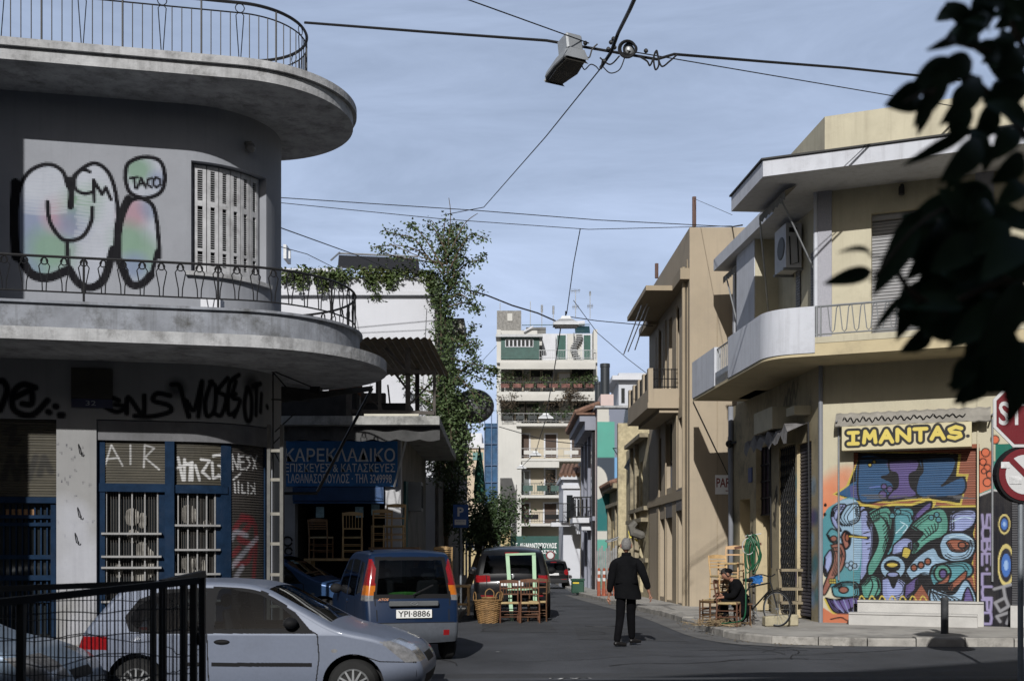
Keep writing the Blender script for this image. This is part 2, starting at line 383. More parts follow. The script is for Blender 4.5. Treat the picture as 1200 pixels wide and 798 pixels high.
# cracks, tar seams, a manhole, worn paint and litter on the carriageway
rg = random.Random(17); m = MB()
def ribbon(m, pts, w_, z):
    for (x0, y0), (x1, y1) in zip(pts[:-1], pts[1:]):
        d = Vector((x1 - x0, y1 - y0)); n_ = Vector((-d.y, d.x)).normalized() * w_ * rg.uniform(.5, 1.2) / 2
        m.quad(V(x0 - n_.x, y0 - n_.y, gz(y0) + z), V(x1 - n_.x, y1 - n_.y, gz(y1) + z), V(x1 + n_.x, y1 + n_.y, gz(y1) + z), V(x0 + n_.x, y0 + n_.y, gz(y0) + z))
for k in range(26):
    x, y = rg.uniform(-1, 9), rg.uniform(13.5, 18.5) if k < 14 else rg.uniform(18, 40); a = rg.uniform(-.4, .4) if k % 3 else rg.uniform(1.2, 1.9); p = [(x, y)]
    if y > 18.4: x = rg.uniform(-.8, 3.0); p = [(x, y)]
    for i in range(rg.randint(5, 14)): a += rg.uniform(-.35, .35); p.append((p[-1][0] + .25 * math.cos(a), p[-1][1] + .25 * math.sin(a)))
    ribbon(m, [q for q in p], rg.choice((.012, .02, .035)), .009)
tag(m.build('road_crack', pm('tar_seam', (.016, .016, .018), .9, .3, 4), None, origin=(0, 0, 0)), kind='structure')
m = MB()
for p in ([(.62, 15.05), (.7, 15.2), (.84, 15.1), (.95, 15.25), (1.05, 15.12)], [(.9, 15.3), (1.1, 15.35), (1.2, 15.2)], [(.55, 15.2), (.5, 15.1)], [(-.25, 17.9), (-.2, 17.93)]): ribbon(m, p, .045, .012)
tag(m.build('road_paint', pm('worn_road_paint', (.5, .5, .5), .8, .3, 20), None, origin=(0, 0, 0)), kind='structure')
m = MB(); m.lathe((1.9, 24.2, gz(24.2) + .002), [(.34, 0), (.34, .012), (.30, .014), (.29, .008), (.01, .008)], 28); tag(m.build('manhole_cover', pm('cast_iron', (.05, .05, .052), .6, .4, 30, .5, 30, metal=.3), None), 'round iron manhole cover in the middle of the side street', 'manhole cover')
m = MB()
for k in range(260):
    i = rg.randrange(40, 190); K_ = sm(KR, n=14); q = K_[min(i, len(K_) - 1)]; x, y = q[0] - abs(rg.gauss(0, .16)) - .02, q[1] - abs(rg.gauss(0, .12)); s_ = rg.uniform(.008, .03); a = rg.uniform(0, 6)
    m.add([V(x + s_ * math.cos(a), y + s_ * math.sin(a), gz(y) + .012), V(x + s_ * math.cos(a + 2), y + s_ * math.sin(a + 2), gz(y) + .014 + s_ * .4), V(x + s_ * math.cos(a + 4), y + s_ * math.sin(a + 4), gz(y) + .012)], [(0, 1, 2)])
tag(m.build('gutter_litter', pm('dry_litter', (.14, .11, .07), .9, .7, 9), None, origin=(0, 0, 0)), 'dry leaves and grit gathered along the right kerb', 'litter', kind='stuff')
# ------------------------------------------------------------ rounded corner building (left)
TH = R(12); CS = (-4.5, 18.92); CW = (-5.50, 19.57)
def cpath(c, r, L=4.1, n=40, back=4.1, th1=R(192)):
    u = (math.cos(TH), math.sin(TH)); p0 = (c[0] + r * math.sin(TH), c[1] - r * math.cos(TH))
    pts = [(p0[0] - u[0] * L, p0[1] - u[1] * L)]
    for i in range(n + 1):
        t = TH + (th1 - TH) * i / n; pts.append((c[0] + r * math.sin(t), c[1] - r * math.cos(t)))
    pts.append((pts[-1][0] - u[0] * back, pts[-1][1] - u[1] * back)); return pts
WP = cpath(CW, 1.5, 3.2, 40, 3.2)
WS = [0.0]
for a, b in zip(WP[:-1], WP[1:]): WS.append(WS[-1] + math.dist(a, b))
def wmap(s, z, d=0.0):
    s = min(max(s, 0), WS[-1] - 1e-6); i = int(np.searchsorted(WS, s, 'right')) - 1; i = min(i, len(WP) - 2)
    t = (s - WS[i]) / (WS[i + 1] - WS[i]); a, b = WP[i], WP[i + 1]
    n0 = Vector((b[1] - a[1], a[0] - b[0])).normalized()
    return V(a[0] + (b[0] - a[0]) * t + n0.x * d, a[1] + (b[1] - a[1]) * t + n0.y * d, z)
def whit(px, py):
    k = (px - CX) / FPX; best = None
    for i in range(len(WP) - 1):
        (x0, y0), (x1, y1) = WP[i], WP[i + 1]; dx, dy = x1 - x0, y1 - y0; den = dx - k * dy
        if abs(den) < 1e-9: continue
        t = (k * y0 - x0) / den
        if i == 0 and t < 0: t = t; ok = True
        else: ok = -1e-6 <= t <= 1 + 1e-6
        if ok:
            Y = y0 + dy * t
            if best is None or Y < best[1]: best = (WS[i] + t * (WS[i + 1] - WS[i]), Y)
    if best is None: best = (WS[25], 19.6)
    return best[0], EYE + (HY - py) / FPX * best[1]
CB = thing('corner_building', 'grey rounded corner building covered in graffiti with curved balcony slabs on the left', 'building', (-5.5, 19.5, 0))
GW = A(150, 153, 160)
wallm = pm('grey_painted_wall', GW, .9, .08, 1.0, .12, 25, vcol=True, spec=.1, dirt=.12, dcol=(.08, .08, .085), streak=.18)
SV = WS[-1] - 3.2 * .9
cv = Canvas(0, WS[30], -.3, 8.72, .024, GW, whit)
s_, z_ = whit(100, 345)
cv.fill([(0, 0), (WS[30], 0), (WS[30], 4.7), (0, 4.7)], A(150, 150, 150), raw=True)
c1 = lambda pts: [(x / 2.66, y / 2.66) for x, y in pts]
c2 = lambda pts: [(x / 2.66, 270 + y / 2.66) for x, y in pts]
WH, PK, GN, BL, KK = A(168, 173, 184), A(165, 138, 150), A(122, 150, 132), A(120, 132, 160), (.008, .008, .01)
L1 = c1([(50, 760), (52, 660), (62, 585), (95, 533), (150, 513), (195, 535), (215, 585)]) + c1([(235, 545), (290, 510), (335, 535), (360, 600), (369, 700), (362, 790)]) + c2([(350, 60), (320, 145), (280, 175), (235, 155), (213, 118), (150, 141), (95, 125), (60, 75)])
base_ = cv.a.copy(); cv.fill(sm(L1, True), WH)
I1 = c1([(440, 618), (475, 640), (490, 700), (497, 800)]) + c2([(490, 65), (468, 145), (430, 172), (398, 158), (375, 95)]) + c1([(369, 790), (377, 700), (405, 630)])
cv.fill(sm(I1, True), WH)
D1 = c1([(390, 555), (400, 510), (452, 490), (500, 505), (514, 555), (500, 600), (452, 618), (405, 600)])
cv.fill(sm(D1, True), WH)
def blobs(lst):
    for x, y, r, c, a in lst: cv.blob(x / 2.66, y / 2.66, r, c, a)
blobs([(80, 700, .5, BL, .8), (110, 800, .5, BL, .8), (160, 780, .5, GN, .9), (190, 670, .38, PK, .95), (250, 640, .42, GN, .9), (230, 700, .35, BL, .7), (300, 600, .25, GN, .5), (410, 680, .3, PK, .95), (420, 650, .25, PK, .9), (400, 750, .4, GN, .9), (450, 800, .45, GN, .8), (420, 830, .3, BL, .8), (470, 650, .25, BL, .6), (430, 530, .3, GN, .9), (490, 560, .2, BL, .6), (110, 860, .3, GN, .7), (90, 850, .3, BL, .6)])
for i in range(26):                              # brush-like streaks of the roller
    y = 515 + i * 11.5; cv.stroke(c1(sm([(240 + rnd.uniform(-8, 8), y), (300, y + 8), (355 + rnd.uniform(-8, 4), y + 3)], n=4)), .025, A(182, 186, 195), .02, .55)
    if i < 13: cv.stroke(c1(sm([(75 + rnd.uniform(-4, 8), y + 8), (130, y + 14), (205, y + 8)], n=4)), .025, A(182, 186, 195), .02, .5)
mk_ = Canvas(0, WS[30], -.3, 8.72, .024, (0, 0, 0), whit); [mk_.fill(sm(P_, True), (1, 1, 1)) for P_ in (L1, I1, D1)]; cv.a = base_ * (1 - mk_.a) + cv.a * mk_.a
for P_, wd in ((L1, .06), (I1, .062), (D1, .06)): cv.stroke(sm(P_ + P_[:1]), wd, KK)
cv.stroke(sm(c1([(48, 570), (45, 660), (48, 790)]) + c2([(62, 85), (100, 138), (150, 148), (200, 130)])), .13, KK)
cv.stroke(sm(c2([(215, 120), (245, 165), (285, 178), (325, 150), (352, 60)])), .12, KK)
cv.stroke(sm(c1([(400, 620), (372, 690), (366, 790)]) + c2([(376, 105), (405, 165), (440, 168), (470, 140)])), .12, KK)
cv.stroke(sm(c1([(148, 630), (155, 690), (185, 738), (215, 751), (258, 737), (284, 692), (288, 648)])), .06, KK)
cv.stroke(c1([(209, 750), (209, 800)]) + c2([(212, 60), (214, 112)]), .05, KK)
cv.stroke(sm(c1([(216, 560), (222, 600), (220, 645)])), .09, KK)
cv.stroke(sm(c1([(280, 536), (255, 530), (234, 555), (236, 590), (262, 604), (286, 600)])), .05, KK)          # C
cv.stroke(c1([(294, 628), (292, 562), (318, 606), (330, 585), (346, 622)]), .05, KK)                          # M
for L_ in ([(405, 556), (430, 553)], [(418, 556), (422, 588)], [(428, 588), (440, 555), (455, 586)], [(432, 575), (450, 573)], [(474, 556), (461, 560), (459, 576), (473, 585)], [(478, 565), (486, 553), (499, 560), (500, 576), (488, 585), (478, 577), (478, 565)]):
    cv.stroke(c1(L_), .035, KK)                  # TACO
# tags below the balcony
for L_ in ([(370, 530), (345, 520), (322, 525), (330, 550), (365, 565), (392, 550), (360, 543)], [(395, 570), (400, 520), (445, 575), (450, 515)], [(530, 515), (490, 508), (478, 530), (525, 545), (530, 565), (470, 580), (420, 578)]):
    cv.stroke(sm(c2(L_), n=5), .06, KK, .02)     # GNS
for L_ in ([(535, 480), (560, 485), (575, 540), (588, 580)], [(588, 580), (580, 530), (605, 560), (630, 470), (618, 580)], [(660, 470), (640, 530), (645, 578), (668, 560), (672, 490), (655, 472)], [(710, 460), (680, 500), (705, 520), (690, 575), (668, 570)], [(745, 450), (715, 480), (712, 570), (738, 560)], [(715, 515), (735, 510)], [(735, 470), (725, 520), (748, 530), (730, 580)]):
    cv.stroke(sm(c2(L_), n=5), .055, KK, .02)    # MOSES
for L_ in ([(770, 490), (762, 540), (768, 590), (782, 585), (784, 520), (772, 490)], [(790, 485), (812, 478)], [(800, 480), (798, 575)], [(815, 510), (812, 565)], [(832, 548), (834, 552)]):
    cv.stroke(sm(c2(L_), n=4), .06, KK, .025)    # OTI
cv.blob(785 / 2.66, 270 + 480 / 2.66, .22, KK, .8); cv.blob(550 / 2.66, 270 + 490 / 2.66, .2, KK, .7)
for L_ in ([(0, 560), (22, 500), (10, 470), (0, 470)], [(48, 520), (95, 500), (98, 540), (70, 540)], [(110, 490), (70, 480), (40, 510), (45, 560), (100, 575), (148, 530)], [(150, 565), (154, 567)], [(172, 548), (176, 549)], [(186, 575), (196, 575)]):
    cv.stroke(sm(c2(L_), n=5), .07, KK, .03)     # tag left of the meter box
for i in range(40):                              # chips and scuffs on the pillar
    x, y = rnd.uniform(66, 112), rnd.uniform(520, 690); a = rnd.uniform(-1, 1)
    cv.stroke([(x, y), (x + a * 2, y + rnd.uniform(1, 4))], .012, A(90, 90, 95), .006)
for i in range(14): cv.blob(rnd.uniform(66, 112), rnd.uniform(605, 760), rnd.uniform(.2, .5), A(176, 178, 186), .55)
HW = whit(224, 320)[0], whit(312, 320)[0], whit(223, 318)[1], whit(223, 188)[1]     # upper window
HA = (0, whit(66, 500)[0], .2, whit(66, 491)[1])                                   # left shop opening
HB = whit(113, 500)[0], whit(319, 500)[0], .2, whit(113, 491)[1]                    # right shop opening
cv.mesh('wall', wmap, wallm, CB, holes=(HW, HA, HB))
m = MB()                                          # rest of the wall (round the back) and the reveals of the openings
for i in range(30, len(WP) - 1):
    a, b = WP[i], WP[i + 1]; m.quad(V(*a, 0), V(*b, 0), V(*b, 8.72), V(*a, 8.72))
def reveal(m, h, dep):
    n = 12; ss = [h[0] + (h[1] - h[0]) * i / n for i in range(n + 1)]
    for a, b in zip(ss[:-1], ss[1:]):
        m.quad(wmap(a, h[3]), wmap(b, h[3]), wmap(b, h[3], -dep), wmap(a, h[3], -dep)); m.quad(wmap(a, h[2], -dep), wmap(b, h[2], -dep), wmap(b, h[2]), wmap(a, h[2]))
    for s1 in (h[0], h[1]): m.quad(wmap(s1, h[2]), wmap(s1, h[2], -dep), wmap(s1, h[3], -dep), wmap(s1, h[3]))
reveal(m, HW, .22); reveal(m, HA, .22); reveal(m, HB, .3)
m.prism(cpath(CW, 1.2, 3.2, 30, 3.2), 0, 8.7) if False else None
m.build('rear_wall', pm('grey_render', GW, .85, .1, 1), CB)
m = MB(); m.prism(cpath(CW, 1.02, 3.2, 24, 3.2), 4.2, 4.5); m.prism(cpath(CW, 1.42, 3.2, 24, 3.2), 0, .19); m.build('floor_slab', DARK, CB)
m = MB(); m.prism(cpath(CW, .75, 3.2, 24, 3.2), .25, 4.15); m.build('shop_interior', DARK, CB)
conc = pm('weathered_concrete', A(178, 179, 181), .9, .25, 3, .5, 14, dirt=.85, dcol=(.09, .088, .085), dsc=2.8, streak=.6)
soff = pm('soffit_concrete', A(120, 123, 128), .9, .25, 1.5, .3, 18, dirt=.75, dcol=(.09, .085, .075), dsc=.9)
m = MB(); m.prism(cpath(CS, 2.40), 4.57, 4.75); m.build('balcony_slab', conc, CB)
m = MB(); m.prism(cpath(CS, 1.95), 4.754, 5.17); m.prism(cpath(CS, 2.0), 5.172, 5.21); m.build('balcony_kerb', pm('stained_parapet', A(140, 144, 152), .9, .25, 2.2, .35, 18, dirt=.95, dcol=(.055, .055, .052), dsc=2.3, streak=.75), CB)
m = MB(); m.prism(cpath(CS, 1.84), 8.7, 8.88); m.prism(cpath(CS, 1.90), 8.884, 9.0); m.build('roof_slab', conc, CB)
def ring(c, z, r=.022, a0=0, n=10, nx=None):
    return [c + nx * math.cos(2 * math.pi * i / n) * r + V(0, 0, math.sin(2 * math.pi * i / n) * r) for i in range(n + 1)]
def pw(P):                                       # arclength walker on a path
    D = [0.0]
    for a, b in zip(P[:-1], P[1:]): D.append(D[-1] + math.dist(a, b))
    def f(s):
        i = min(max(int(np.searchsorted(D, s, 'right')) - 1, 0), len(P) - 2); t = (s - D[i]) / (D[i + 1] - D[i]); a, b = P[i], P[i + 1]
        return V(a[0] + (b[0] - a[0]) * t, a[1] + (b[1] - a[1]) * t, 0), V(b[0] - a[0], b[1] - a[1], 0).normalized()
    return f, D[-1]
def railing(P, z0, z1, step, kind, rtop, parent):
    f, L = pw(P); m = MB(); n = int(L / step); dense = [f(L * i / 140)[0] for i in range(141)]
    m.tube([p + V(0, 0, z1) for p in dense], rtop, 6); m.tube([p + V(0, 0, z0) for p in dense], .013, 5)
    if kind == 'roof': m.tube([p + V(0, 0, z1 - .16) for p in dense], .012, 5)
    for i in range(n + 1):
        p, t = f(L * i / n)
        if kind == 'roof':
            big = i % 8 == 0
            if i % 8 == 4:
                for sg in (-1, 1): m.tube([p + V(0, 0, z0), p + t * sg * .02 + V(0, 0, z0 + .3), p + t * sg * .06 + V(0, 0, z1 - .2), p + t * sg * .03 + V(0, 0, z1 - .16)], .008, 4)
                m.tube(ring(p + V(0, 0, z1 - .085), 0, .07, nx=t), .008, 4)
            else: m.tube([p + V(0, 0, z0 - (.12 if big else 0)), p + V(0, 0, z1 - (0 if big else .16))], .016 if big else .0085, 5)
        else:
            if i % 7 == 0: m.tube([p + V(0, 0, z0 - .14), p + V(0, 0, z1)], .017, 6)
            h = z1 - z0
            for sg in (-1, 1):
                m.tube([p + t * sg * .025 + V(0, 0, z0), p + t * sg * .03 + V(0, 0, z0 + .25 * h), p + t * sg * .075 + V(0, 0, z0 + .72 * h), p + t * sg * .035 + V(0, 0, z0 + .84 * h), p + t * sg * .012 + V(0, 0, z1)], .009, 4)
            m.tube(ring(p + V(0, 0, z1 - .07), 0, .05, nx=t), .009, 4)
    return m.build('roof_railing' if kind == 'roof' else 'balcony_railing', BLACKM, parent)
railing(cpath(CS, 1.88, back=2.5), 5.36, 5.87, .27, 'bal', .02, CB)
railing(cpath(CS, 1.07, back=2.5), 9.12, 10.2, .145, 'roof', .025, CB)
# shutters of the upper window: six louvred leaves
shm = pm('old_white_shutter', A(186, 187, 190), .7, .2, 6, .1, 60, dirt=.6, dcol=(.13, .125, .12), dsc=4, streak=.4)
win = MB(); ns = 6
for s1 in (HW[0], HW[1]): win.hexa([wmap(s1 - .04, HW[2], -.14), wmap(s1 + .04, HW[2], -.14), wmap(s1 + .04, HW[2], -.2), wmap(s1 - .04, HW[2], -.2), wmap(s1 - .04, HW[3], -.14), wmap(s1 + .04, HW[3], -.14), wmap(s1 + .04, HW[3], -.2), wmap(s1 - .04, HW[3], -.2)])
wf = win.build('window', shm, CB)
for i in range(ns):
    a = HW[0] + .05 + (HW[1] - HW[0] - .1) * i / ns; b = HW[0] + .05 + (HW[1] - HW[0] - .1) * (i + 1) / ns - .016
    p, q = wmap(a, 0, -.12), wmap(b, 0, -.12); hd = math.atan2(q.y - p.y, q.x - p.x); F = Frame(p.x, p.y, hd); wd = (q - p).length
    lv = MB(); z0, z1 = HW[2] + .02, HW[3] - .02; H = z1 - z0
    for u0, u1 in ((0, .055), (wd - .055, wd)): lv.fbox(F, u0, u1, z0, z1, -.035, 0)
    for za, zb in ((z0, z0 + .12), (z0 + .62 * H, z0 + .62 * H + .09), (z0 + .2 * H, z0 + .2 * H + .05), (z1 - .08, z1)): lv.fbox(F, .056, wd - .056, za, zb, -.034, -.001)
    z = z0 + .14
    while z < z1 - .1:
        if not (z0 + .6 * H < z < z0 + .62 * H + .09 or z0 + .18 * H < z < z0 + .2 * H + .05):
            lv.hexa([F(.056, z, -.008), F(wd - .056, z, -.008), F(wd - .056, z + .004, -.032), F(.056, z + .004, -.032), F(.056, z + .007, -.008), F(wd - .056, z + .007, -.008), F(wd - .056, z + .011, -.032), F(.056, z + .011, -.032)])
        z += .036
    lv.build('shutter_leaf', shm, wf)
m = MB()
for i in range(10):
    a = HW[0] + (HW[1] - HW[0]) * i / 10; b = HW[0] + (HW[1] - HW[0]) * (i + 1) / 10
    m.quad(wmap(a, HW[2], -.215), wmap(b, HW[2], -.215), wmap(b, HW[3], -.215), wmap(a, HW[3], -.215))
m.build('pane', DARK, wf)
m = MB()
for i in range(10):
    e = .08; a = HW[0] - e + (HW[1] - HW[0] + 2 * e) * i / 10; b = HW[0] - e + (HW[1] - HW[0] + 2 * e) * (i + 1) / 10
    m.hexa([wmap(a, HW[2] - .07, .07), wmap(b, HW[2] - .07, .07), wmap(b, HW[2] - .07, -.1), wmap(a, HW[2] - .07, -.1), wmap(a, HW[2] - .005, .07), wmap(b, HW[2] - .005, .07), wmap(b, HW[2] - .005, -.1), wmap(a, HW[2] - .005, -.1)])
m.build('sill', conc, wf)
# globe lamp beside the window
m = MB(); s0, z0 = whit(289, 175); m.ball(wmap(s0, z0, .1), .085); m.tube([wmap(s0, z0 + .08, 0), wmap(s0, z0 + .06, .1)], .05, 8); m.build('wall_lamp', pm('dirty_globe', A(105, 105, 105), .4, .1), CB, smooth=True)
# meter box on the wall
s0, z1 = whit(84, 431); s1, z0 = whit(132, 468)
m = MB(); p, q = wmap(s0, 0, 0), wmap(s1, 0, 0); F = Frame(p.x, p.y, math.atan2(q.y - p.y, q.x - p.x)); wd = (q - p).length
m.fbox(F, 0, wd, z0, z1, 0, .05); mbx = m.build('sign_plate', pm('rusty_dark_plate', (.03, .027, .02), .6, .3, 4), CB)
m = MB(); m.fbox(F, 0, wd, z0 - .14, z0 - .004, 0, .045); m.build('number_plate', pm('navy_plate', (.012, .016, .05), .5, .2, 6), CB)
fit_text('32', wd * .35, wd * .6, z0 - .11, z0 - .035, F, .05).build('number', pm('pale_lettering', (.25, .27, .3), .6, .1), CB)
# ---- shopfronts
BLUEP = pm('blue_paint', (.006, .019, .045), .8, .3, 6, .15, 40, spec=.12, dirt=.45, dcol=(.02, .02, .025), dsc=3)
SHUT = pm('rolled_shutter', A(88, 82, 70), .6, .2, 3, .1, 40, vcol=True, dirt=.35, dcol=(.02, .02, .02), dsc=2)
IRONW = pm('white_iron', A(150, 150, 150), .6, .15, 8, dirt=.5, dcol=(.08, .06, .05), dsc=4)
CURT = pm('stacked_junk', (.05, .048, .045), .9, .6, 5, .3, 12)
def corr(cvs, name, mp, parent, pitch=.042, dep=.012, d=-.12, mat=None):
    def f(u, z):
        ph = (z / pitch) % 1.0
        return mp(u, z, d + dep * (1 if .2 < ph < .75 else 0))
    return cvs.mesh(name, f, mat or SHUT, parent)
def zpx(px, py): return whit(px, py)[1]
def spx(px): return whit(px, 600)[0]
def bar_s(m, s0, s1, z0, z1, d0, d1, n=8):
    for i in range(n):
        a = s0 + (s1 - s0) * i / n; b = s0 + (s1 - s0) * (i + 1) / n
        m.hexa([wmap(a, z0, d1), wmap(b, z0, d1), wmap(b, z0, d0), wmap(a, z0, d0), wmap(a, z1, d1), wmap(b, z1, d1), wmap(b, z1, d0), wmap(a, z1, d0)])
m = MB(); bar_s(m, spx(113) + .01, spx(318), zpx(113, 515), zpx(113, 492), -.2, -.04, 16)
m.build('lintel', pm('grey_lintel', A(105, 105, 108), .8, .2, 3, dirt=.6, dcol=(.06, .06, .06), dsc=2, streak=.4), CB)
zL = zpx(113, 515)
g = A(74, 70, 60)
def shutter(px0, px1, ztop, zbot, base, draw):
    c = Canvas(spx(px0), spx(px1), zbot, ztop, .0105, base, whit)
    c.a *= rnd.uniform(.9, 1.1); draw(c); return c
WT = A(205, 205, 205)
def d1(c):
    q = lambda L: [(x / 2.667, 500 + y / 2.677) for x, y in L]
    for L_ in ([(325, 120), (345, 55), (380, 120)], [(330, 100), (368, 95)], [(405, 55), (405, 115)], [(447, 125), (450, 55), (480, 65), (450, 95), (495, 132)]): c.stroke(q(L_), .018, WT, .01, .65)   # A I R
def d2(c):
    q = lambda L: [(x / 2.667, 500 + y / 2.677) for x, y in L]
    for L_ in ([(545, 130), (600, 110)], [(555, 95), (570, 165)], [(575, 100), (575, 165)], [(575, 110), (595, 120), (592, 165)], [(600, 115), (600, 165)], [(612, 120), (625, 165)], [(630, 100), (660, 105), (635, 140), (660, 160)], [(668, 110), (672, 160), (690, 155)], [(672, 90), (705, 85), (700, 165)], [(690, 120), (712, 130), (708, 165), (690, 150)]): c.stroke(q(L_), .032, WT, .012, .9)
def d3(c):
    q = lambda L: [(x / 2.667, 500 + y / 2.677) for x, y in L]
    for L_ in ([(738, 135), (735, 85), (755, 130), (758, 85)], [(775, 90), (762, 92), (765, 132), (780, 130)], [(764, 110), (776, 108)], [(800, 90), (785, 95), (798, 115), (785, 133)], [(805, 95), (818, 130)], [(820, 90), (806, 132)], [(740, 165), (765, 145)], [(745, 175), (747, 205)], [(757, 170), (758, 205)], [(770, 180), (770, 207), (782, 205)], [(790, 175), (790, 210)], [(800, 185), (812, 195), (800, 210)], [(812, 175), (814, 212)]): c.stroke(q(L_), .022, WT, .01, .8)
    for L_ in ([(745, 320), (770, 290), (800, 300), (760, 350), (800, 370), (790, 420), (750, 430)], [(740, 400), (760, 380)], [(770, 280), (815, 310), (810, 470)]): c.stroke(sm(q(L_), n=4), .06, A(120, 30, 40), .04, .6)
    for L_ in ([(735, 350), (750, 330), (785, 340)], [(735, 440), (790, 380), (820, 350)], [(750, 470), (770, 440)]): c.stroke(sm(q(L_), n=4), .05, A(150, 150, 160), .04, .6)
SF = []
def shopfront(name_l, px0, px1, zt, zsh, base, draw, grid):
    sh = shutter(px0 + 2, px1 - 2, zt, zsh, base, draw)
    b = corr(sh, 'roller_shutter', wmap, CB)
    f = MB(); bar_s(f, spx(px0), spx(px1), zsh - .13, zsh, -.2, -.07); f.build('shutter_rail', BLUEP, b)
    return b
pz = {k: zpx(150, k) for k in range(480, 800)}
shopfront('a', 113, 195, zL, pz[566], g, d1, None); shopfront('b', 203, 269, zL, pz[567], g, d2, None)
e = corr(shutter(274, 317, zpx(290, 517), .25, A(62, 58, 55), d3), 'roller_shutter', wmap, CB)
m = MB()
for p0, p1 in ((113, 122), (193, 204), (262, 274), (316, 319)): bar_s(m, spx(p0), spx(p1), .2, zL, -.24, -.09 if p0 != 193 else -.03, 2)
m.build('shopfront_frame', BLUEP, CB)
def grille(px0, px1, ys, name='window_grille'):
    s0, s1 = spx(px0), spx(px1); z1 = pz[ys[0]]; w_ = MB(); bar_s(w_, s0, s1, .25, z1, -.27, -.25, 6); w = w_.build('window', GLASS, CB)
    m = MB(); n = 5
    for i in range(n):
        s = s0 + (s1 - s0) * (i + .08) / (n - .84); bar_s(m, s - .010, s + .010, .3, z1, -.16, -.13, 1)
    for y in ys[1:]: bar_s(m, s0 - .05, s1 + .05, pz[y] - .016, pz[y] + .016, -.17, -.05, 4)
    m.build('grille', IRONW, w)
    m = MB()
    for i in range(22):
        s = s0 + (s1 - s0) * i / 21; bar_s(m, s - .004, s + .004, .3, z1, -.2, -.19, 1)
    m.build('inner_bars', pm('rusty_bars', (.05, .045, .04), .7, .2), w)
    m = MB()
    for i in range(9):
        c = wmap(rnd.uniform(s0 + .15, s1 - .15), rnd.uniform(pz[690], pz[600]), -.232); m.ball(c, rnd.uniform(.06, .16), .02, rnd.uniform(.06, .16), 8, 6)
    m.build('goods', pm('pale_cloth', (.22, .21, .19), .9, .5, 8, .3, 15), w)
grille(122, 185, (574, 625, 665, 652, 705)); grille(207, 256, (574, 615, 644, 673, 705))
m = MB()
for p0, p1 in ((185, 193), (256, 263)): bar_s(m, spx(p0), spx(p1), .2, pz[574], -.21, -.14, 2)
m.build('door_panel', BLUEP, CB)
# left opening: shutter half down, blue barred windows below
cl = Canvas(0, spx(65), zpx(40, 582), HA[3], .012, A(72, 68, 57), whit)
for L_ in ([(5, 505), (15, 500), (10, 520), (20, 515)], [(2, 560), (10, 535), (18, 560), (25, 535), (32, 560), (40, 535)], [(45, 555), (50, 535), (58, 552)]): cl.stroke(L_, .06, (.01, .01, .01), .04, .7)
b = corr(cl, 'roller_shutter', wmap, CB)
m = MB(); bar_s(m, 0, spx(65), zpx(40, 589), zpx(40, 582), -.2, -.06); m.build('shutter_rail', BLUEP, b)
w_ = MB(); bar_s(w_, 0, spx(64), .25, zpx(40, 589), -.24, -.22, 4); w = w_.build('window', GLASS, CB)
m = MB(); bar_s(m, spx(58), spx(64), .25, zpx(40, 589), -.215, -.1, 2)
for ya, yb in ((603, 607), (612, 616), (650, 655), (674, 680), (700, 706)): bar_s(m, 0, spx(60), zpx(40, yb), zpx(40, ya), -.21, -.13, 4)
for k in range(14): s = spx(60) * k / 13; bar_s(m, s - .012, s + .012, .3, zpx(40, 590), -.2, -.17, 1)
m.build('grille', BLUEP, w)
m = MB(); bar_s(m, spx(3), spx(40), zpx(40, 603), zpx(40, 596), -.217, -.212, 4); m.build('goods', pm('crate_wood', (.35, .2, .1), .8, .3, 6), w)
m = MB()
for p, h in ((92, 528), (91, 602), (88, 632)): s, z = whit(p, h); m.tube([wmap(s, z + .1, .0), wmap(s + .01, z + .06, .05), wmap(s + .03, z - .05, .05), wmap(s + .06, z - .07, .03), wmap(s + .06, z - .03, .06)], .009, 5)
m.build('hook', BLACKM, CB)
# small air conditioner standing on the balcony
m = MB(); s, z = whit(262, 357); m.box((-4.75, 17.35, 5.22), (-4.45, 17.6, 5.45)); m.build('balcony_box', WHITEP, CB)
# neighbouring block outside the frame; its edge shades the wall at the far left
nb = thing('neighbour_building', 'plain grey building adjoining the rounded corner block outside the left edge', 'building', (-12, 14, 0))
m = MB(); m.box((-18, 13, 0), (-8.36, 17, 12.5)); m.build('wall', pm('plain_grey_wall', (.3, .3, .31), .85, .1), nb)
m = MB(); m.box((-18.2, 12.8, 12.5), (-8.5, 17, 12.7)); m.build('roof', conc, nb)
# ------------------------------------------------------------ cream corner building (right)
HF = -R(22.9)
FR = Frame(6.29, 23.3, HF)                                  # front facade, u grows to the right
HSD = math.atan2(29.9 - 23.3, 5.79 - 6.29)
FS = Frame(5.79, 29.9, math.atan2(23.3 - 29.9, 6.29 - 5.79))   # street side, u grows towards the camera (0..6.62)
SL = math.dist((5.79, 29.9), (6.29, 23.3))
RB = thing('corner_shop_building', 'cream two-storey corner building with mural shutter and white balcony on the right', 'building', (8.5, 25, 0))
CREAM = A(196, 189, 166)
crm = pm('cream_plaster', CREAM, .85, .1, 1.2, .12, 28, dirt=.4, dcol=(.26, .23, .17), dsc=1.6, streak=.5)
crv = pm('painted_plaster', CREAM, .8, .07, 1.2, .12, 28, vcol=True, spec=.15, dirt=.14, dcol=(.16, .14, .11), streak=.2)
whp = pm('white_paint_wall', A(205, 208, 216), .8, .06, 1.2, .1, 28, dirt=.4, dcol=(.27, .27, .29), dsc=1.8, streak=.65)
grp = pm('grey_granite_render', A(168, 168, 176), .85, .2, 60, .2, 90)
ZS, ZB, ZP, ZE, ZT = 5.37, 5.73, 6.33, 8.93, 9.25
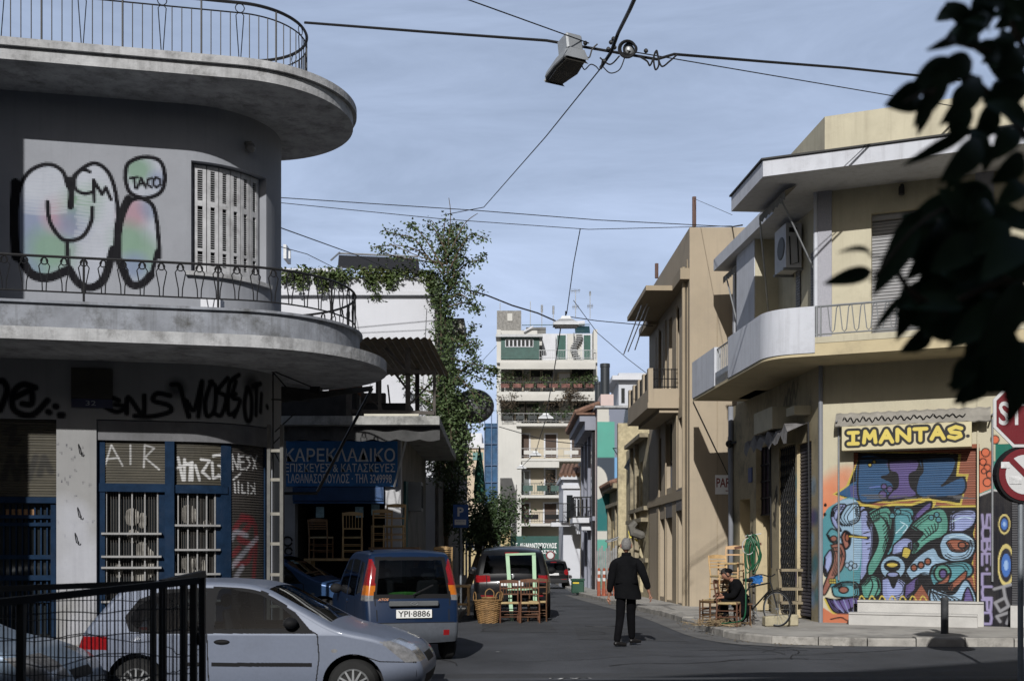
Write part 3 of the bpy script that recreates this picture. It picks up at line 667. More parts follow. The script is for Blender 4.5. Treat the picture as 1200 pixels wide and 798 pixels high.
# --- front ground floor: wall with mural, split by the shutter opening
su0, su1 = FR.uat(1000), FR.uat(1148); sz0 = FR.hit(1075, 707)[1]; sz1 = FR.hit(1075, 527)[1]
UW = 9.0
M8 = lambda pts: [(950 + x / 3.628, 520 + y / 3.628) for x, y in pts]
ORG, TEA, TEG, LAV, PUR, LBL, BLU, YEL, BRN, K2 = A(142, 86, 66), A(82, 138, 148), A(84, 142, 128), A(136, 146, 185), A(92, 80, 130), A(142, 170, 192), A(48, 84, 122), A(190, 172, 82), A(138, 92, 80), (.006, .006, .008)
def mural(c):
    def deco(p, col, ow, n):
        c.fill(sm(M8(p), True, n), col)
        q = np.array(p, float); ctr = q.mean(0); sz = np.ptp(q, axis=0).max()
        if sz > 55:
            c.fill(sm(M8([tuple(v) for v in ctr + (q - ctr) * .62 + (4, 6)]), True, n), tuple(min(1, k * 1.25 + .01) for k in col), .7); k0 = rnd.randrange(len(p))
            for sc_, wd in ((.82, .014), (.66, .011)):
                w_ = [tuple(v) for v in ctr + (q - ctr) * sc_]; w_ = w_[k0:] + w_[:k0]; c.stroke(sm(M8(w_[:max(3, len(w_) // 2 + 1)]), n=n), wd, K2)
            a = q[k0]; d = (q[(k0 + 1) % len(p)] - a)
            for j in range(5): e = a + d * (.15 + .16 * j); f_ = e + (ctr - e) * .4; c.stroke(sm(M8([tuple(e), tuple((e + f_) / 2 + (3, -3)), tuple(f_)]), n=4), .012, K2)
        c.stroke(sm(M8(p + p[:1]), n=n), ow, K2)
    F_ = lambda p, col, ow=.035, n=6: deco(p, col, ow, n)
    L_ = lambda p, wd=.022, col=K2, n=6: c.stroke(sm(M8(p), n=n), wd, col)
    def E_(x, y, rx, ry, col, ow=.03, a0=0, a1=360):
        p = [(x + rx * math.cos(R(a)), y + ry * math.sin(R(a))) for a in range(a0, a1 + 1, 15)]
        c.fill(M8(p), col); 
        if ow: c.stroke(M8(p + p[:1]), ow, K2)
    # orange ground
    c.fill(M8([(200, 0), (716, 0), (716, 690), (200, 690)]), ORG)
    for x, y, r, a in ((120, 170, .42, .7), (70, 220, .45, .8), (60, 280, .35, .9), (160, 130, .25, .5)): c.blob(*M8([(x, y)])[0], r, A(205, 125, 90), a)
    # upper word
    c.fill(M8([(200, 60), (150, 180), (92, 214), (200, 250), (330, 250), (470, 236), (640, 262), (672, 126), (628, 126), (640, 40), (200, 30)]), YEL)
    c.fill(M8([(200, 66), (160, 184), (104, 214), (200, 243), (340, 243), (470, 228), (634, 250), (660, 136), (618, 136), (628, 40), (200, 36)]), K2)
    c.fill(M8([(200, 150), (112, 213), (200, 237)]), BLU); c.fill(M8([(165, 182), (200, 168), (200, 232), (170, 225)]), PUR, .6)
    for p, col in (([(202, 62), (320, 62), (344, 92), (330, 130), (300, 140), (345, 165), (350, 215), (300, 240), (205, 238)], BLU), ([(330, 72), (450, 66), (452, 110), (420, 130), (425, 180), (452, 218), (330, 234), (345, 200), (368, 180), (366, 128), (335, 112)], PUR), ([(470, 62), (606, 56), (608, 110), (575, 160), (560, 176), (648, 140), (640, 214), (462, 222), (455, 150), (475, 115)], BLU)):
        c.fill(sm(M8(p), True, 5), col); c.stroke(sm(M8(p + p[:1]), n=5), .03, K2)
    L_([(250, 185), (300, 180), (345, 195)], .02, A(90, 110, 170)); 
    for x, y, r in ((310, 180, 12), (335, 192, 13), (305, 215, 17), (268, 75, 8), (250, 88, 8)): E_(x, y, r, r, PUR if y > 100 else YEL, .016)
    # chalky scrapes on the slats
    for i in range(26):
        x = rnd.uniform(205, 640); y = rnd.choice((214, 222, 230, 262, 270, 278, 335, 345)) + rnd.uniform(-3, 3); L = rnd.uniform(20, 110)
        c.stroke(M8([(x, y), (min(x + L, 710), y + rnd.uniform(-2, 2))]), .022, A(95, 95, 98), .008, .8)
    # lower mass
    edge = [(205, 262), (300, 275), (345, 262), (430, 262), (500, 240), (520, 250), (500, 285), (560, 272), (700, 270), (712, 300), (690, 380), (705, 450), (680, 520), (700, 690), (470, 690), (440, 660), (400, 680), (200, 680)]
    c.stroke(M8(edge[:14]), .1, YEL); c.fill(M8(edge), K2)
    for p in ([(470, 600), (500, 650), (530, 690), (430, 690), (440, 640)], [(640, 520), (690, 570), (700, 640), (660, 570)], [(700, 300), (716, 300), (716, 690), (702, 680), (690, 520)]): c.fill(M8(p), ORG)
    F_([(208, 290), (235, 280), (262, 330), (268, 420), (250, 520), (215, 580), (206, 560)], LAV)
    F_([(245, 300), (300, 270), (335, 275), (345, 340), (312, 470), (255, 565), (240, 520), (285, 410)], TEG)
    F_([(350, 272), (425, 272), (440, 310), (430, 340), (385, 400), (335, 470), (318, 480), (345, 380)], TEA)
    F_([(432, 310), (470, 270), (510, 245), (508, 275), (470, 310), (440, 330)], PUR)
    F_([(425, 345), (500, 285), (560, 275), (585, 320), (575, 385), (500, 420), (440, 470), (418, 440), (470, 385)], TEG)
    F_([(590, 300), (640, 280), (700, 285), (695, 340), (650, 372), (590, 385)], LAV)
    F_([(545, 430), (570, 385), (640, 375), (690, 400), (700, 445), (670, 490), (600, 500), (560, 480)], LBL)
    F_([(575, 420), (600, 405), (650, 410), (675, 430), (650, 458), (600, 455)], ORG, .02); E_(643, 430, 16, 14, ORG, .025)
    F_([(400, 540), (450, 480), (520, 440), (550, 480), (600, 505), (540, 530), (520, 565), (470, 560), (430, 580)], LBL)
    for x, y in ((438, 526), (468, 515), (497, 500)): E_(x, y, 13, 14, ORG, .025)
    F_([(350, 430), (390, 400), (430, 410), (425, 460), (385, 470), (345, 480)], LAV, .025); F_([(385, 480), (395, 440), (425, 450), (412, 485)], YEL, .02)
    F_([(505, 560), (520, 520), (580, 505), (660, 500), (690, 530), (680, 560), (640, 575), (560, 600), (520, 600)], TEA)
    E_(560, 550, 36, 38, TEG, .03); E_(562, 552, 16, 20, PUR, .03)
    F_([(560, 580), (590, 550), (580, 590), (530, 596)], ORG, .02); F_([(590, 600), (660, 540), (650, 590), (600, 625)], ORG, .02)
    F_([(510, 610), (600, 640), (650, 580), (680, 600), (695, 680), (520, 680)], LBL); F_([(650, 640), (670, 610), (692, 678), (645, 680)], PUR, .025)
    E_(348, 525, 56, 54, LBL, .04); E_(345, 518, 36, 26, K2, 0); E_(345, 514, 26, 12, YEL, .02); E_(348, 566, 32, 28, K2, 0); E_(348, 555, 24, 10, LAV, .01)
    F_([(300, 575), (330, 570), (350, 610), (370, 570), (410, 600), (400, 650), (350, 668), (305, 655)], LAV); F_([(400, 600), (455, 565), (450, 620), (400, 662)], PUR)
    F_([(210, 600), (250, 560), (290, 570), (300, 620), (280, 650), (225, 655)], TEG); L_([(250, 565), (262, 600), (245, 650)]); L_([(280, 570), (286, 610), (270, 650)])
    for k in range(6):
        L_([(290 + k * 7, 300 + k * 6), (318 + k * 4, 330 + k * 12), (305 + k * 2, 350 + k * 16)], .014); L_([(222 + k * 6, 380 + k * 22), (250, 372 + k * 24)], .014)
        L_([(470 + k * 14, 370 - k * 8), (490 + k * 10, 395 - k * 8), (470 + k * 12, 412 - k * 8)], .014); L_([(505 + k * 8, 620 + k * 4), (530 + k * 18, 655), (540 + k * 18, 678)], .014)
    for x, y, r in ((345, 305, 12), (370, 288, 12), (512, 312, 11), (535, 300, 11), (543, 322, 12)): E_(x, y, r, r, TEA, .016)
    for p in ([(380, 330), (410, 350), (390, 380)], [(360, 380), (395, 345)], [(600, 330), (650, 310), (690, 320)], [(590, 395), (650, 388), (690, 410)]): L_(p, .012, A(190, 215, 225))
    # bird-like swirls on the plaster left of the shutter
    c.fill(sm(M8([(88, 262), (200, 250), (206, 590), (120, 640), (60, 560), (45, 420), (52, 320)]), True, 5), TEA); c.fill(sm(M8([(100, 262), (202, 254), (206, 520), (140, 500), (100, 380)]), True, 5), LBL)
    F_([(92, 275), (115, 258), (150, 262), (112, 320), (130, 370), (100, 350), (86, 310)], LAV, .025); F_([(150, 262), (200, 256), (204, 320), (160, 345), (120, 330)], LBL, .025)
    for k in range(5): L_([(120 + k * 18, 260), (100 + k * 14, 310), (135 + k * 10, 350)], .014)
    F_([(130, 395), (145, 370), (168, 385), (165, 430), (145, 445)], BRN, .035); E_(155, 398, 9, 16, ORG, .02); F_([(68, 385), (90, 360), (120, 380), (115, 420), (85, 415)], TEA, .025); E_(98, 402, 14, 12, BRN, .02)
    F_([(85, 430), (130, 425), (148, 470), (135, 530), (100, 570), (62, 640), (50, 620), (80, 540), (100, 480)], BRN, .025); F_([(60, 480), (85, 450), (92, 500), (66, 560), (55, 540)], LAV, .025)
    for k in range(4): L_([(96 + k * 10, 440), (108 + k * 8, 490), (90 + k * 6, 560)], .012)
    for k in range(6): E_(84 + (k % 3) * 9, 578 + (k // 3) * 10, 6, 6, YEL, .01)
    L_([(165, 388), (240, 400)], .06); L_([(165, 392), (235, 398)], .02, YEL)
    for x, y in ((155, 515), (172, 508), (168, 527), (186, 518)): E_(x, y, 9, 10, LBL, .014)
    F_([(90, 610), (130, 588), (190, 590), (206, 620), (200, 650), (140, 652), (100, 645)], TEA, .03); E_(140, 620, 20, 14, BRN, .025); F_([(64, 655), (110, 662), (206, 650), (206, 700), (160, 722), (100, 712)], PUR, .035)
    for k in range(6): L_([(80 + k * 20, 662), (100 + k * 17, 690), (130 + k * 10, 715)], .013, LAV if k % 2 else K2)
    c.stroke(sm(M8([(60, 660), (95, 718), (160, 728), (208, 708)]), n=5), .03, YEL); c.fill(M8([(45, 690), (95, 722), (206, 722), (206, 765), (40, 765)]), A(190, 115, 85)); L_([(85, 745), (130, 738), (160, 752), (190, 745)], .02)
    for p in ((62, 260), (60, 300)): E_(*p, 6, 8, K2, 0)
    # painted pillar on the right
    c.fill([(1148, 540), (1200, 540), (1200, 580), (1148, 580)], TEG); c.fill([(1148, 528), (1162, 528), (1162, 572), (1148, 578)], A(200, 110, 80)); c.fill([(1166, 520), (1200, 520), (1200, 575), (1166, 572)], A(40, 110, 95))
    for x, y, r in ((1155, 530, 5), (1152, 541, 4), (1157, 548, 4), (1160, 556, 4), (1157, 565, 5), (1153, 552, 3), (1166, 515, 5)): 
        p = [(x + r * math.cos(a / 2), y + r * math.sin(a / 2)) for a in range(13)]; c.fill(p, A(205, 110, 80)); c.stroke(p, .015, K2)
    c.fill([(1146, 582), (1164, 575), (1200, 580), (1200, 760), (1146, 760)], (.012, .012, .016)); c.stroke([(1146, 581), (1164, 574), (1200, 580)], .03, A(190, 190, 190))
    for x, y, rx, ry in ((1177, 614, 7, 12), (1179, 662, 10, 25)):
        for k, col in ((1.0, A(200, 185, 120)), (.8, (.02, .02, .03)), (.55, A(70, 110, 180)), (.25, A(150, 180, 220))):
            c.fill([(x + rx * k * math.cos(a / 4), y + ry * k * math.sin(a / 4)) for a in range(26)], col)
    for L in ([(1165, 690), (1187, 684)], [(1176, 688), (1178, 700)], [(1166, 706), (1178, 700), (1182, 710), (1172, 716), (1166, 706)], [(1172, 728), (1168, 722), (1186, 716), (1180, 730)]): c.stroke(L, .035, A(140, 140, 145), .02)
    # SOBE.LUPO written downwards
    glyph = {'S': [[(1, 1), (0, .9), (0, .55), (1, .45), (1, .1), (0, 0)]], 'O': [[(0, .1), (0, .9), (.5, 1), (1, .9), (1, .1), (.5, 0), (0, .1)]], 'B': [[(0, 0), (0, 1), (.8, .9), (.7, .55), (0, .5)], [(.7, .5), (1, .3), (.8, 0), (0, 0)]], 'E': [[(1, 1), (0, 1), (0, 0), (1, 0)], [(0, .5), (.8, .5)]], 'L': [[(0, 1), (0, 0), (1, 0)]], 'U': [[(0, 1), (0, .1), (.5, 0), (1, .1), (1, 1)]], 'P': [[(0, 0), (0, 1), (1, .9), (.9, .55), (0, .5)]], '.': [[(.4, .5), (.6, .5)]]}
    y = 603
    for ch in 'SOBE.LUPO':
        h = 13 if ch != '.' else 6
        for st in glyph[ch]: c.stroke(sm([(1151 + (1 - b) * 12 - 1, y + a * h) for a, b in st], n=3) if False else [(1151 + b * 11, y + (1 - a) * 0 + a * h) for a, b in st], .034, A(150, 142, 178), .012)
        y += h + 2.2
    # loose black wisps and paint drips at the foot
    for k in range(7):
        x = 1005 + k * 12; c.stroke(sm([(x, 705), (x + 4, 698), (x + 9, 704)], n=4), .02, YEL)
cw = Canvas(0, UW, 0, ZS, .019, CREAM, FR.hit)
mural(cw)
hol = (su0, su1, sz0 - .3, sz1)
cw.mesh('front_wall', lambda u, z: FR(u, z), crv, RB, holes=(hol,))
cs = Canvas(su0, su1, sz0 - .02, sz1, .0105, ORG, FR.hit); mural(cs)
def fcor(u, z):
    ph = (z / .046) % 1; return FR(u, z, -.1 + (.016 if .2 < ph < .8 else 0))
cs.mesh('roller_shutter', fcor, pm('painted_shutter', ORG, .5, .06, 4, 0, vcol=True, dirt=.15, dcol=(.1, .1, .1), dsc=3), RB)
m = MB(); m.quad(FR(su0, sz0 - .3), FR(su0, sz0 - .3, -.12), FR(su0, sz1, -.12), FR(su0, sz1)); m.quad(FR(su1, sz0 - .3), FR(su1, sz0 - .3, -.12), FR(su1, sz1, -.12), FR(su1, sz1)); m.quad(FR(su0, sz1), FR(su1, sz1), FR(su1, sz1, -.12), FR(su0, sz1, -.12)); m.build('reveal', crm, RB)
m = MB(); m.fbox(FR, su0 + .05, UW, sz1 + .62, sz1 + .66, 0, .03); m.fbox(FR, FR.uat(1000), FR.uat(1003), sz1 + .25, sz1 + .62, 0, .02); m.fbox(FR, FR.uat(1145), FR.uat(1147), .2, ZS, .001, .03); m.build('wall_moulding', crm, RB)
MARB = pm('white_marble', A(190, 188, 184), .45, .1, 3, .05, dirt=.3, dcol=(.25, .24, .23), dsc=2)
m = MB(); m.fbox(FR, FR.uat(1006), FR.uat(1153), .1, sz0 + .02, -.1, .22); m.fbox(FR, FR.uat(1006), FR.uat(1153), sz0 + .022, sz0 + .06, -.1, .25); m.fbox(FR, FR.uat(998), FR.uat(1146), .1, .34, .221, .55); m.fbox(FR, FR.uat(998), FR.uat(1146), .342, .38, .221, .57); m.build('marble_steps', MARB, RB, bevel=.008)
m = MB(); m.fbox(FR, FR.uat(1184), FR.uat(1240), .1, sz0, .01, .2); m.build('doorstep', MARB, RB)
# second shutter, right edge of the photo
m = MB(); slats(m, FR, FR.uat(1186), FR.uat(1260), sz0, sz1, .046, .012, .016); m.build('grey_shutter', pm('dark_grey_shutter', (.05, .05, .055), .5, .2), RB)
# sign box IMANTAS and the rolled awning above it
sb0, sb1 = FR.uat(989), FR.uat(1139); zb0, zb1 = FR.hit(1065, 527)[1], FR.hit(1065, 499)[1]
sg = Canvas(sb0, sb1, zb0, zb1, .008, A(205, 195, 160))
from itertools import chain
GL = {'I': [[(.1, 1), (.9, 1)], [(.5, 1), (.5, 0)], [(.1, 0), (.9, 0)]], 'M': [[(0, 0), (.12, 1), (.5, .35), (.88, 1), (1, 0)]], 'A': [[(0, 0), (.5, 1), (1, 0)], [(.2, .38), (.8, .38)]], 'N': [[(0, 0), (0, 1), (1, 0), (1, 1)]], 'T': [[(0, 1), (1, 1)], [(.5, 1), (.5, 0)]], 'S': [[(1, .85), (.55, 1), (.05, .8), (.2, .55), (.85, .45), (.95, .18), (.5, 0), (0, .15)]]}
for wd, col in ((.17, (.006, .006, .006)), (.068, A(215, 195, 95))):
    for i, ch in enumerate('IMANTAS'):
        u0 = sb0 + (.045 + i * .131) * (sb1 - sb0); wch = (sb1 - sb0) * .092; z0 = zb0 + .13 + .01 * (i % 2) + .006 * i; hh = (zb1 - zb0) * .46
        for st in GL[ch]: sg.stroke([(u0 + a * wch, z0 + b * hh) for a, b in st], wd, col, .004, raw=True)
sg.stroke([(sb1 - .07, zb0 + .2), (sb1 - .065, zb0 + .2)], .06, K2, raw=True)
bx = MB(); bx.fbox(FR, sb0, sb1, zb0, zb1, .02, .345); sgn = bx.build('shop_sign', pm('sign_box_cream', A(205, 195, 160), .6, .06), RB)
sg.mesh('lettering', lambda u, z: FR(u, z, .35), pm('sign_paint', (.5, .5, .4), .6, .05, vcol=True), sgn)
aw0, aw1 = FR.uat(981), FR.uat(1161); az = FR.hit(1070, 492)[1]
aw = Canvas(0, aw1 - aw0, 0, 1, .03, A(150, 146, 138))
m = MB(); pr = [(.0, .34), (.12, .38), (.22, .33), (.3, .2), (.31, .1), (.29, .08)]
for i in range(40):
    ua, ub = aw0 + (aw1 - aw0) * i / 40, aw0 + (aw1 - aw0) * (i + 1) / 40
    for (d0, h0), (d1, h1) in zip(pr[:-1], pr[1:]):
        w0, w1 = .012 * math.sin(i * 1.9), .012 * math.sin((i + 1) * 1.9)
        m.quad(FR(ua, az - .2 + h0 + w0, d0), FR(ub, az - .2 + h0 + w1, d0), FR(ub, az - .2 + h1 + w1, d1), FR(ua, az - .2 + h1 + w0, d1))
awn = m.build('awning', pm('grey_canvas', A(150, 146, 138), .9, .2, 3, .2, 20, dirt=.4, dcol=(.12, .11, .1)), RB, smooth=True)
m = MB(); P = []
for i in range(90):
    t = i / 89; P.append(FR(aw0 + .15 + t * (aw1 - aw0 - .6), az + .02 + .05 * math.sin(i * 1.35) * (1 - .55 * t) + .02 * math.sin(i * .5), .325 - .02 * (math.sin(i * 1.35) * .5 + .5)))
m.tube(P, .011, 4); m.build('scribble', BLACKM, awn)
m = MB()
for p in (983, 1163): m.tube([FR(FR.uat(p), az - .05, .02), FR(FR.uat(p), 1.0, .03)], .02, 6); m.tube([FR(FR.uat(p), az + .05, 0), FR(FR.uat(p), az, .36)], .018, 6)
m.build('awning_arm', GREYM, RB)
# --- side ground floor
cside = pm('side_plaster', A(190, 174, 140), .85, .15, 1.2, .15, 28, dirt=.55, dcol=(.1, .09, .07), dsc=1.6, streak=.4)
us = lambda px: FS.uat(px)
ops = [(us(867), us(879), .15, 2.9), (us(886), us(904), .15, 4.1), (us(913), us(932), .15, 3.95), (us(934), us(951), .15, 3.9)]
cq = Canvas(0, SL, 0, ZS, .03, A(168, 156, 128), FS.hit)
for i, (x, y) in enumerate(((922, 470), (927, 462), (918, 480))): cq.stroke(sm([(x, y), (x + 3, y - 14), (x + 5, y + 4), (x + 8, y - 12)], n=4), .05, A(70, 66, 55), .05, .6)
for x, y in ((858, 620), (856, 650)): cq.blob(x, y, .7, (.02, .025, .01), .85)
for x, y, L_ in ((880, 610, 30), (909, 570, 40), (879, 640, 30), (908, 600, 20)):
    for k in range(5): cq.stroke(sm([(x + rnd.uniform(-2, 2), y + rnd.uniform(0, L_)), (x + rnd.uniform(-3, 3), y + rnd.uniform(0, L_)), (x + rnd.uniform(-2, 2), y + rnd.uniform(0, L_))], n=4), .03, K2, .02, .8)
for k in range(30): cq.blob(rnd.uniform(933, 958), rnd.uniform(560, 715), .25, rnd.choice((TEA, LBL, PUR, LBL, BLU)), .8)
cq.mesh('side_wall', lambda u, z: FS(u, z), pm('side_painted', CREAM, .85, .15, 1.2, .15, 28, vcol=True, dirt=.8, dcol=(.085, .078, .062), dsc=1.8, streak=.6), RB, holes=ops)
m = MB()
for h in ops:
    for a in (h[0], h[1]): m.quad(FS(a, h[2]), FS(a, h[2], -.35), FS(a, h[3], -.35), FS(a, h[3]))
    m.quad(FS(h[0], h[3]), FS(h[1], h[3]), FS(h[1], h[3], -.35), FS(h[0], h[3], -.35))
m.build('side_reveal', cside, RB)
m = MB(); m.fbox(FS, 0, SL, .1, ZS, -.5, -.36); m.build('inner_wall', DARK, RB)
m = MB(); m.fbox(FS, ops[0][0], ops[0][1], .15, 2.9, -.33, -.28); m.build('door', pm('cream_door', A(180, 165, 130), .6, .1), RB)
m = MB(); m.fbox(FS, ops[1][0], ops[1][1], 2.45, 4.1, -.2, -.16); pn = m.build('shop_window', pm('red_blue_posters', (.05, .03, .04), .4, .8, 6, 0, dirt=.8, dcol=(.02, .03, .06), dsc=7), RB)
m = MB()
for k in range(5): u = ops[1][0] + (ops[1][1] - ops[1][0]) * k / 4; m.fbox(FS, u - .02, u + .02, 2.45, 4.1, -.155, -.13)
for z in (2.45, 2.85, 3.25, 3.65, 4.07): m.fbox(FS, ops[1][0], ops[1][1], z, z + .04, -.128, -.11)
m.build('grid', BLACKM, pn)
m = MB(); u0, u1 = ops[1][0], ops[1][1]; m.fbox(FS, u0 + .3, u0 + .8, .15, 2.4, -.3, -.26); m.build('door', pm('stone_door', A(150, 140, 112), .7, .15), RB)
m = MB(); u0, u1 = ops[2][0], ops[2][1]                       # folding lattice gate
n = 9
for k in range(n):
    ua, ub = u0 + (u1 - u0) * k / n, u0 + (u1 - u0) * (k + 1) / n
    m.fbox(FS, ua - .012, ua + .012, .2, 3.9, -.06, -.04)
    for j in range(16):
        z0, z1 = .25 + j * .23, .25 + (j + 1) * .23
        m.bar(FS(ua, z0, -.035), FS(ub, z1, -.035), .012); m.bar(FS(ua, z1, -.03), FS(ub, z0, -.03), .012)
m.build('lattice_gate', BLACKM, RB)
m = MB(); slats(m, FS, ops[3][0], ops[3][1], .2, 3.9, .075, -.1, .03); m.build('side_shutter', pm('dark_slats', (.06, .055, .07), .5, .4, 3), RB)
m = MB(); m.fbox(FS, us(911), us(934), FS.hit(925, 505)[1], FS.hit(925, 480)[1], 0, .55)
m.fbox(FS, us(940), us(950), FS.hit(945, 487)[1], FS.hit(945, 477)[1], .0, .35); m.build('shutter_box', crm, RB)
m = MB(); za = FS.hit(925, 508)[1]                             # torn awning
for i in range(16):
    ua, ub = us(897) + (us(950) - us(897)) * i / 16, us(897) + (us(950) - us(897)) * (i + 1) / 16
    f = lambda u, k: .09 * math.sin(k * 2.2) + .05 * math.sin(k * 5.1)
    m.quad(FS(ua, za + .1, .03), FS(ub, za + .1, .03), FS(ub, za - .05 + f(ub, i + 1), .5), FS(ua, za - .05 + f(ua, i), .5)); m.quad(FS(ua, za - .05 + f(ua, i), .5), FS(ub, za - .05 + f(ub, i + 1), .5), FS(ub, za - .28 + f(ub, i + 2), .52), FS(ua, za - .28 + f(ua, i + 1), .52))
m.build('torn_awning', pm('torn_canvas', A(120, 118, 118), .9, .4, 5, .5, 12), RB, smooth=True)
m = MB(); m.tube([FS(us(950), za + .1, .05), FS(us(957) - .2, 2.2, .08), FS(us(955) - .25, 1.0, .05)], .02, 6); m.tube([FS(us(905), za, .05), FS(us(908), 1.2, .08)], .018, 6); m.build('awning_arm', BLACKM, RB)
m = MB(); m.tube([FR(.04, .1, .05), FR(.04, ZS, .05)], .045, 8); m.tube([FS(.08, .1, .06), FS(.08, ZS, .06)], .07, 8); m.build('drainpipe', pm('grey_pipe', A(135, 138, 145), .6, .1), RB, smooth=True)
m = MB(); m.fbox(FS, us(878), us(882), FS.hit(880, 565)[1], FS.hit(880, 548)[1], 0, .03); m.build('plaque', pm('blue_plaque', (.05, .08, .2), .5, .1), RB)
m = MB(); c = FS(us(860), FS.hit(860, 520)[1], .12); m.ball(c, .1); m.bar(FS(us(863), c.z + .03, 0), c, .05); m.build('camera_lamp', BLACKM, RB)
# --- balcony: slab, white curved parapet, railings
def pt2(F, u, d): p = F(u, 0, d); return (p.x, p.y)
OV = 1.32
corner = FR(0, 0, 0)
def cornercurve(d, n=10, rr=.55):                          # rounded outer corner between the side and the front at overhang d
    a = Vector(pt2(FS, SL, d)); b = Vector(pt2(FR, 0, d))
    # intersection of both offset lines
    u1 = Vector((FS.u.x, FS.u.y)); u2 = Vector((FR.u.x, FR.u.y)); det = u1.x * (-u2.y) + u2.x * u1.y
    q = b - a; t = (q.x * (-u2.y) + u2.x * q.y) / det; X = a + u1 * t
    p0 = X - u1 * rr; p1 = X + u2 * rr
    return [tuple((p0 * (1 - s) + X * s) * (1 - s) + (X * (1 - s) + p1 * s) * s) for s in (i / n for i in range(n + 1))]
cc = cornercurve(OV)
UB = FS.uat(812, OV)
outer = [pt2(FS, UB, OV)] + cc + [pt2(FR, UW, OV)]
m = MB(); m.prism(outer + [pt2(FR, UW, -.2), pt2(FR, 0, -.2), pt2(FS, UB, -.2)], ZS, ZB - .12); m.build('balcony_slab', pm('cream_slab', A(196, 182, 148), .85, .1, 1, dirt=.4, dcol=(.12, .1, .08)), RB)
m = MB(); fcu = Vector(cc[-1]); uf = (fcu - Vector(pt2(FR, 0, OV))).dot(Vector((FR.u.x, FR.u.y)))
urail = FR.uat(955, OV)
m.prism([pt2(FR, urail, OV + .01), pt2(FR, UW, OV + .01), pt2(FR, UW, OV - .3), pt2(FR, urail, OV - .3)], ZB - .118, ZB); m.build('slab_edge', crm, RB)
m = MB(); o1 = [pt2(FS, us(856) , OV + .02)] + cornercurve(OV + .02) + [pt2(FR, urail, OV + .02)]; i1 = [pt2(FR, urail, OV - .12)] + cornercurve(OV - .12, rr=.45)[::-1] + [pt2(FS, us(856), OV - .12)]
ua_, ub_ = .15, FS.uat(815, OV)
def band(F, u0, u1, d0, d1, z0, z1): m.fbox(F, u0, u1, z0, z1, d0, d1)
usp = FS.uat(854, OV); usq = FS.uat(838, OV)
o1[0] = pt2(FS, usp, OV + .02); i1[-1] = pt2(FS, usp, OV - .12)
m.prism(o1 + i1, ZS + .06, ZP); m.fbox(FS, UB, usq, ZS + .06, ZP - .0, OV - .12, OV + .02); m.build('balcony_parapet', whp, RB, smooth=30)
m = MB()
for k in range(8): u = usq + (usp - usq) * k / 7; m.tube([FS(u, ZB, OV - .05), FS(u, ZP - .05, OV - .05)], .015, 5)
m.tube([FS(usq, ZP - .05, OV - .05), FS(usp, ZP - .05, OV - .05)], .018, 5); m.fbox(FS, usq, usp, ZS + .06, ZB, OV - .12, OV); m.build('side_grille', GREYM, RB)
m = MB(); F = FR; L = UW; d = OV - .06
m.tube([F(urail, ZP, d), F(L, ZP, d)], .022, 6); m.tube([F(urail, ZB + .06, d), F(L, ZB + .06, d)], .016, 6); m.tube([F(urail + .03, ZB, d), F(urail + .03, ZP, d)], .025, 6); m.tube([F(urail + .1, ZB, d), F(urail + .1, ZP, d)], .018, 6)
u = urail + .3
while u < L - .3:
    m.tube([F(u - .07, ZP, d), F(u - .02, ZB + .13, d), F(u + .02, ZB + .08, d), F(u + .06, ZB + .13, d), F(u + .1, ZP - .05, d), F(u + .14, ZP, d)], .011, 5); u += .225
m.build('balcony_railing', GREYM, RB)
# --- upper floor
REC = .0
m = MB(); m.fbox(FR, 0, UW, ZB - .12, ZE, -.3, 0)
bd0, bd1 = FR.uat(1021), FR.uat(1103); bz1 = FR.hit(1060, 246)[1]
m = MB(); m.fbox(FR, .01, bd0, ZS, ZE, -.3, 0); m.fbox(FR, bd1, UW, ZS, ZE, -.3, 0); m.fbox(FR, bd0, bd1, bz1, ZE, -.3, 0); m.build('upper_wall', crm, RB)
m = MB(); slats(m, FR, bd0, bd1, ZB - .1, bz1 - .12, .065, -.22, .02); m.fbox(FR, bd0, bd1, bz1 - .12, bz1, -.28, -.12); m.build('balcony_shutter', pm('grey_shutter', A(150, 150, 152), .5, .08, 3), RB)
m = MB(); m.fbox(FR, -.02, FR.uat(975), ZB - .1, ZE, .002, .05); m.fbox(FR, FR.uat(1143), FR.uat(1165), ZB - .1, ZE, .002, .05); m.build('white_pier', grp, RB)
m = MB(); c = FR(FR.uat(1057), FR.hit(1057, 224)[1], .12); m.lathe(c, [(.03, -.12), (.06, -.1), (.06, .02), (.05, .06)], 10); m.bar(FR(FR.uat(1058), c.z + .1, 0), c + V(0, 0, .08), .05); m.build('wall_lamp', BLACKM, RB)
# side upper floor: recess next to the corner, projecting pier further back
ur = us(906)
pa, pb = FS.uat(864, .3), FS.uat(885, .3); m = MB(); m.fbox(FS, pb + .002, SL - .02, ZS, ZE, -.6, -.25); m.fbox(FS, pa, pb, ZS, ZE, -.6, .3); m.fbox(FS, 0, pa - .002, ZS, ZE, -.6, -.12)
m.build('side_upper_wall', crm, RB)
m = MB(); m.fbox(FS, pa + .01, pb - .01, ZB, ZE, .302, .32); m.fbox(FS, .0, us(856), ZB, ZE, -.118, -.06); m.build('white_panel', whp, RB)
m = MB()
for a, b in ((938, 952), (921, 926)): slats(m, FS, us(a), us(b), ZB - .1, 8.0, .06, -.24, .02)
slats(m, FS, us(858), pa - .1, ZB, 8.2, .06, -.115, .02); m.build('window_shutter', pm('pale_shutter', A(130, 132, 138), .5, .1), RB)
m = MB(); m.tube([FR(-.06, ZB, .0), FR(-.06, ZE, .0)], .05, 8); m.build('drainpipe', whp, RB, smooth=True)
ac = MB(); ua, za = us(916), FS.hit(920, 300)[1]
Fa = FS; u0 = 3.75
def hitd(px, py, d): return FS.hit(px, py, d)
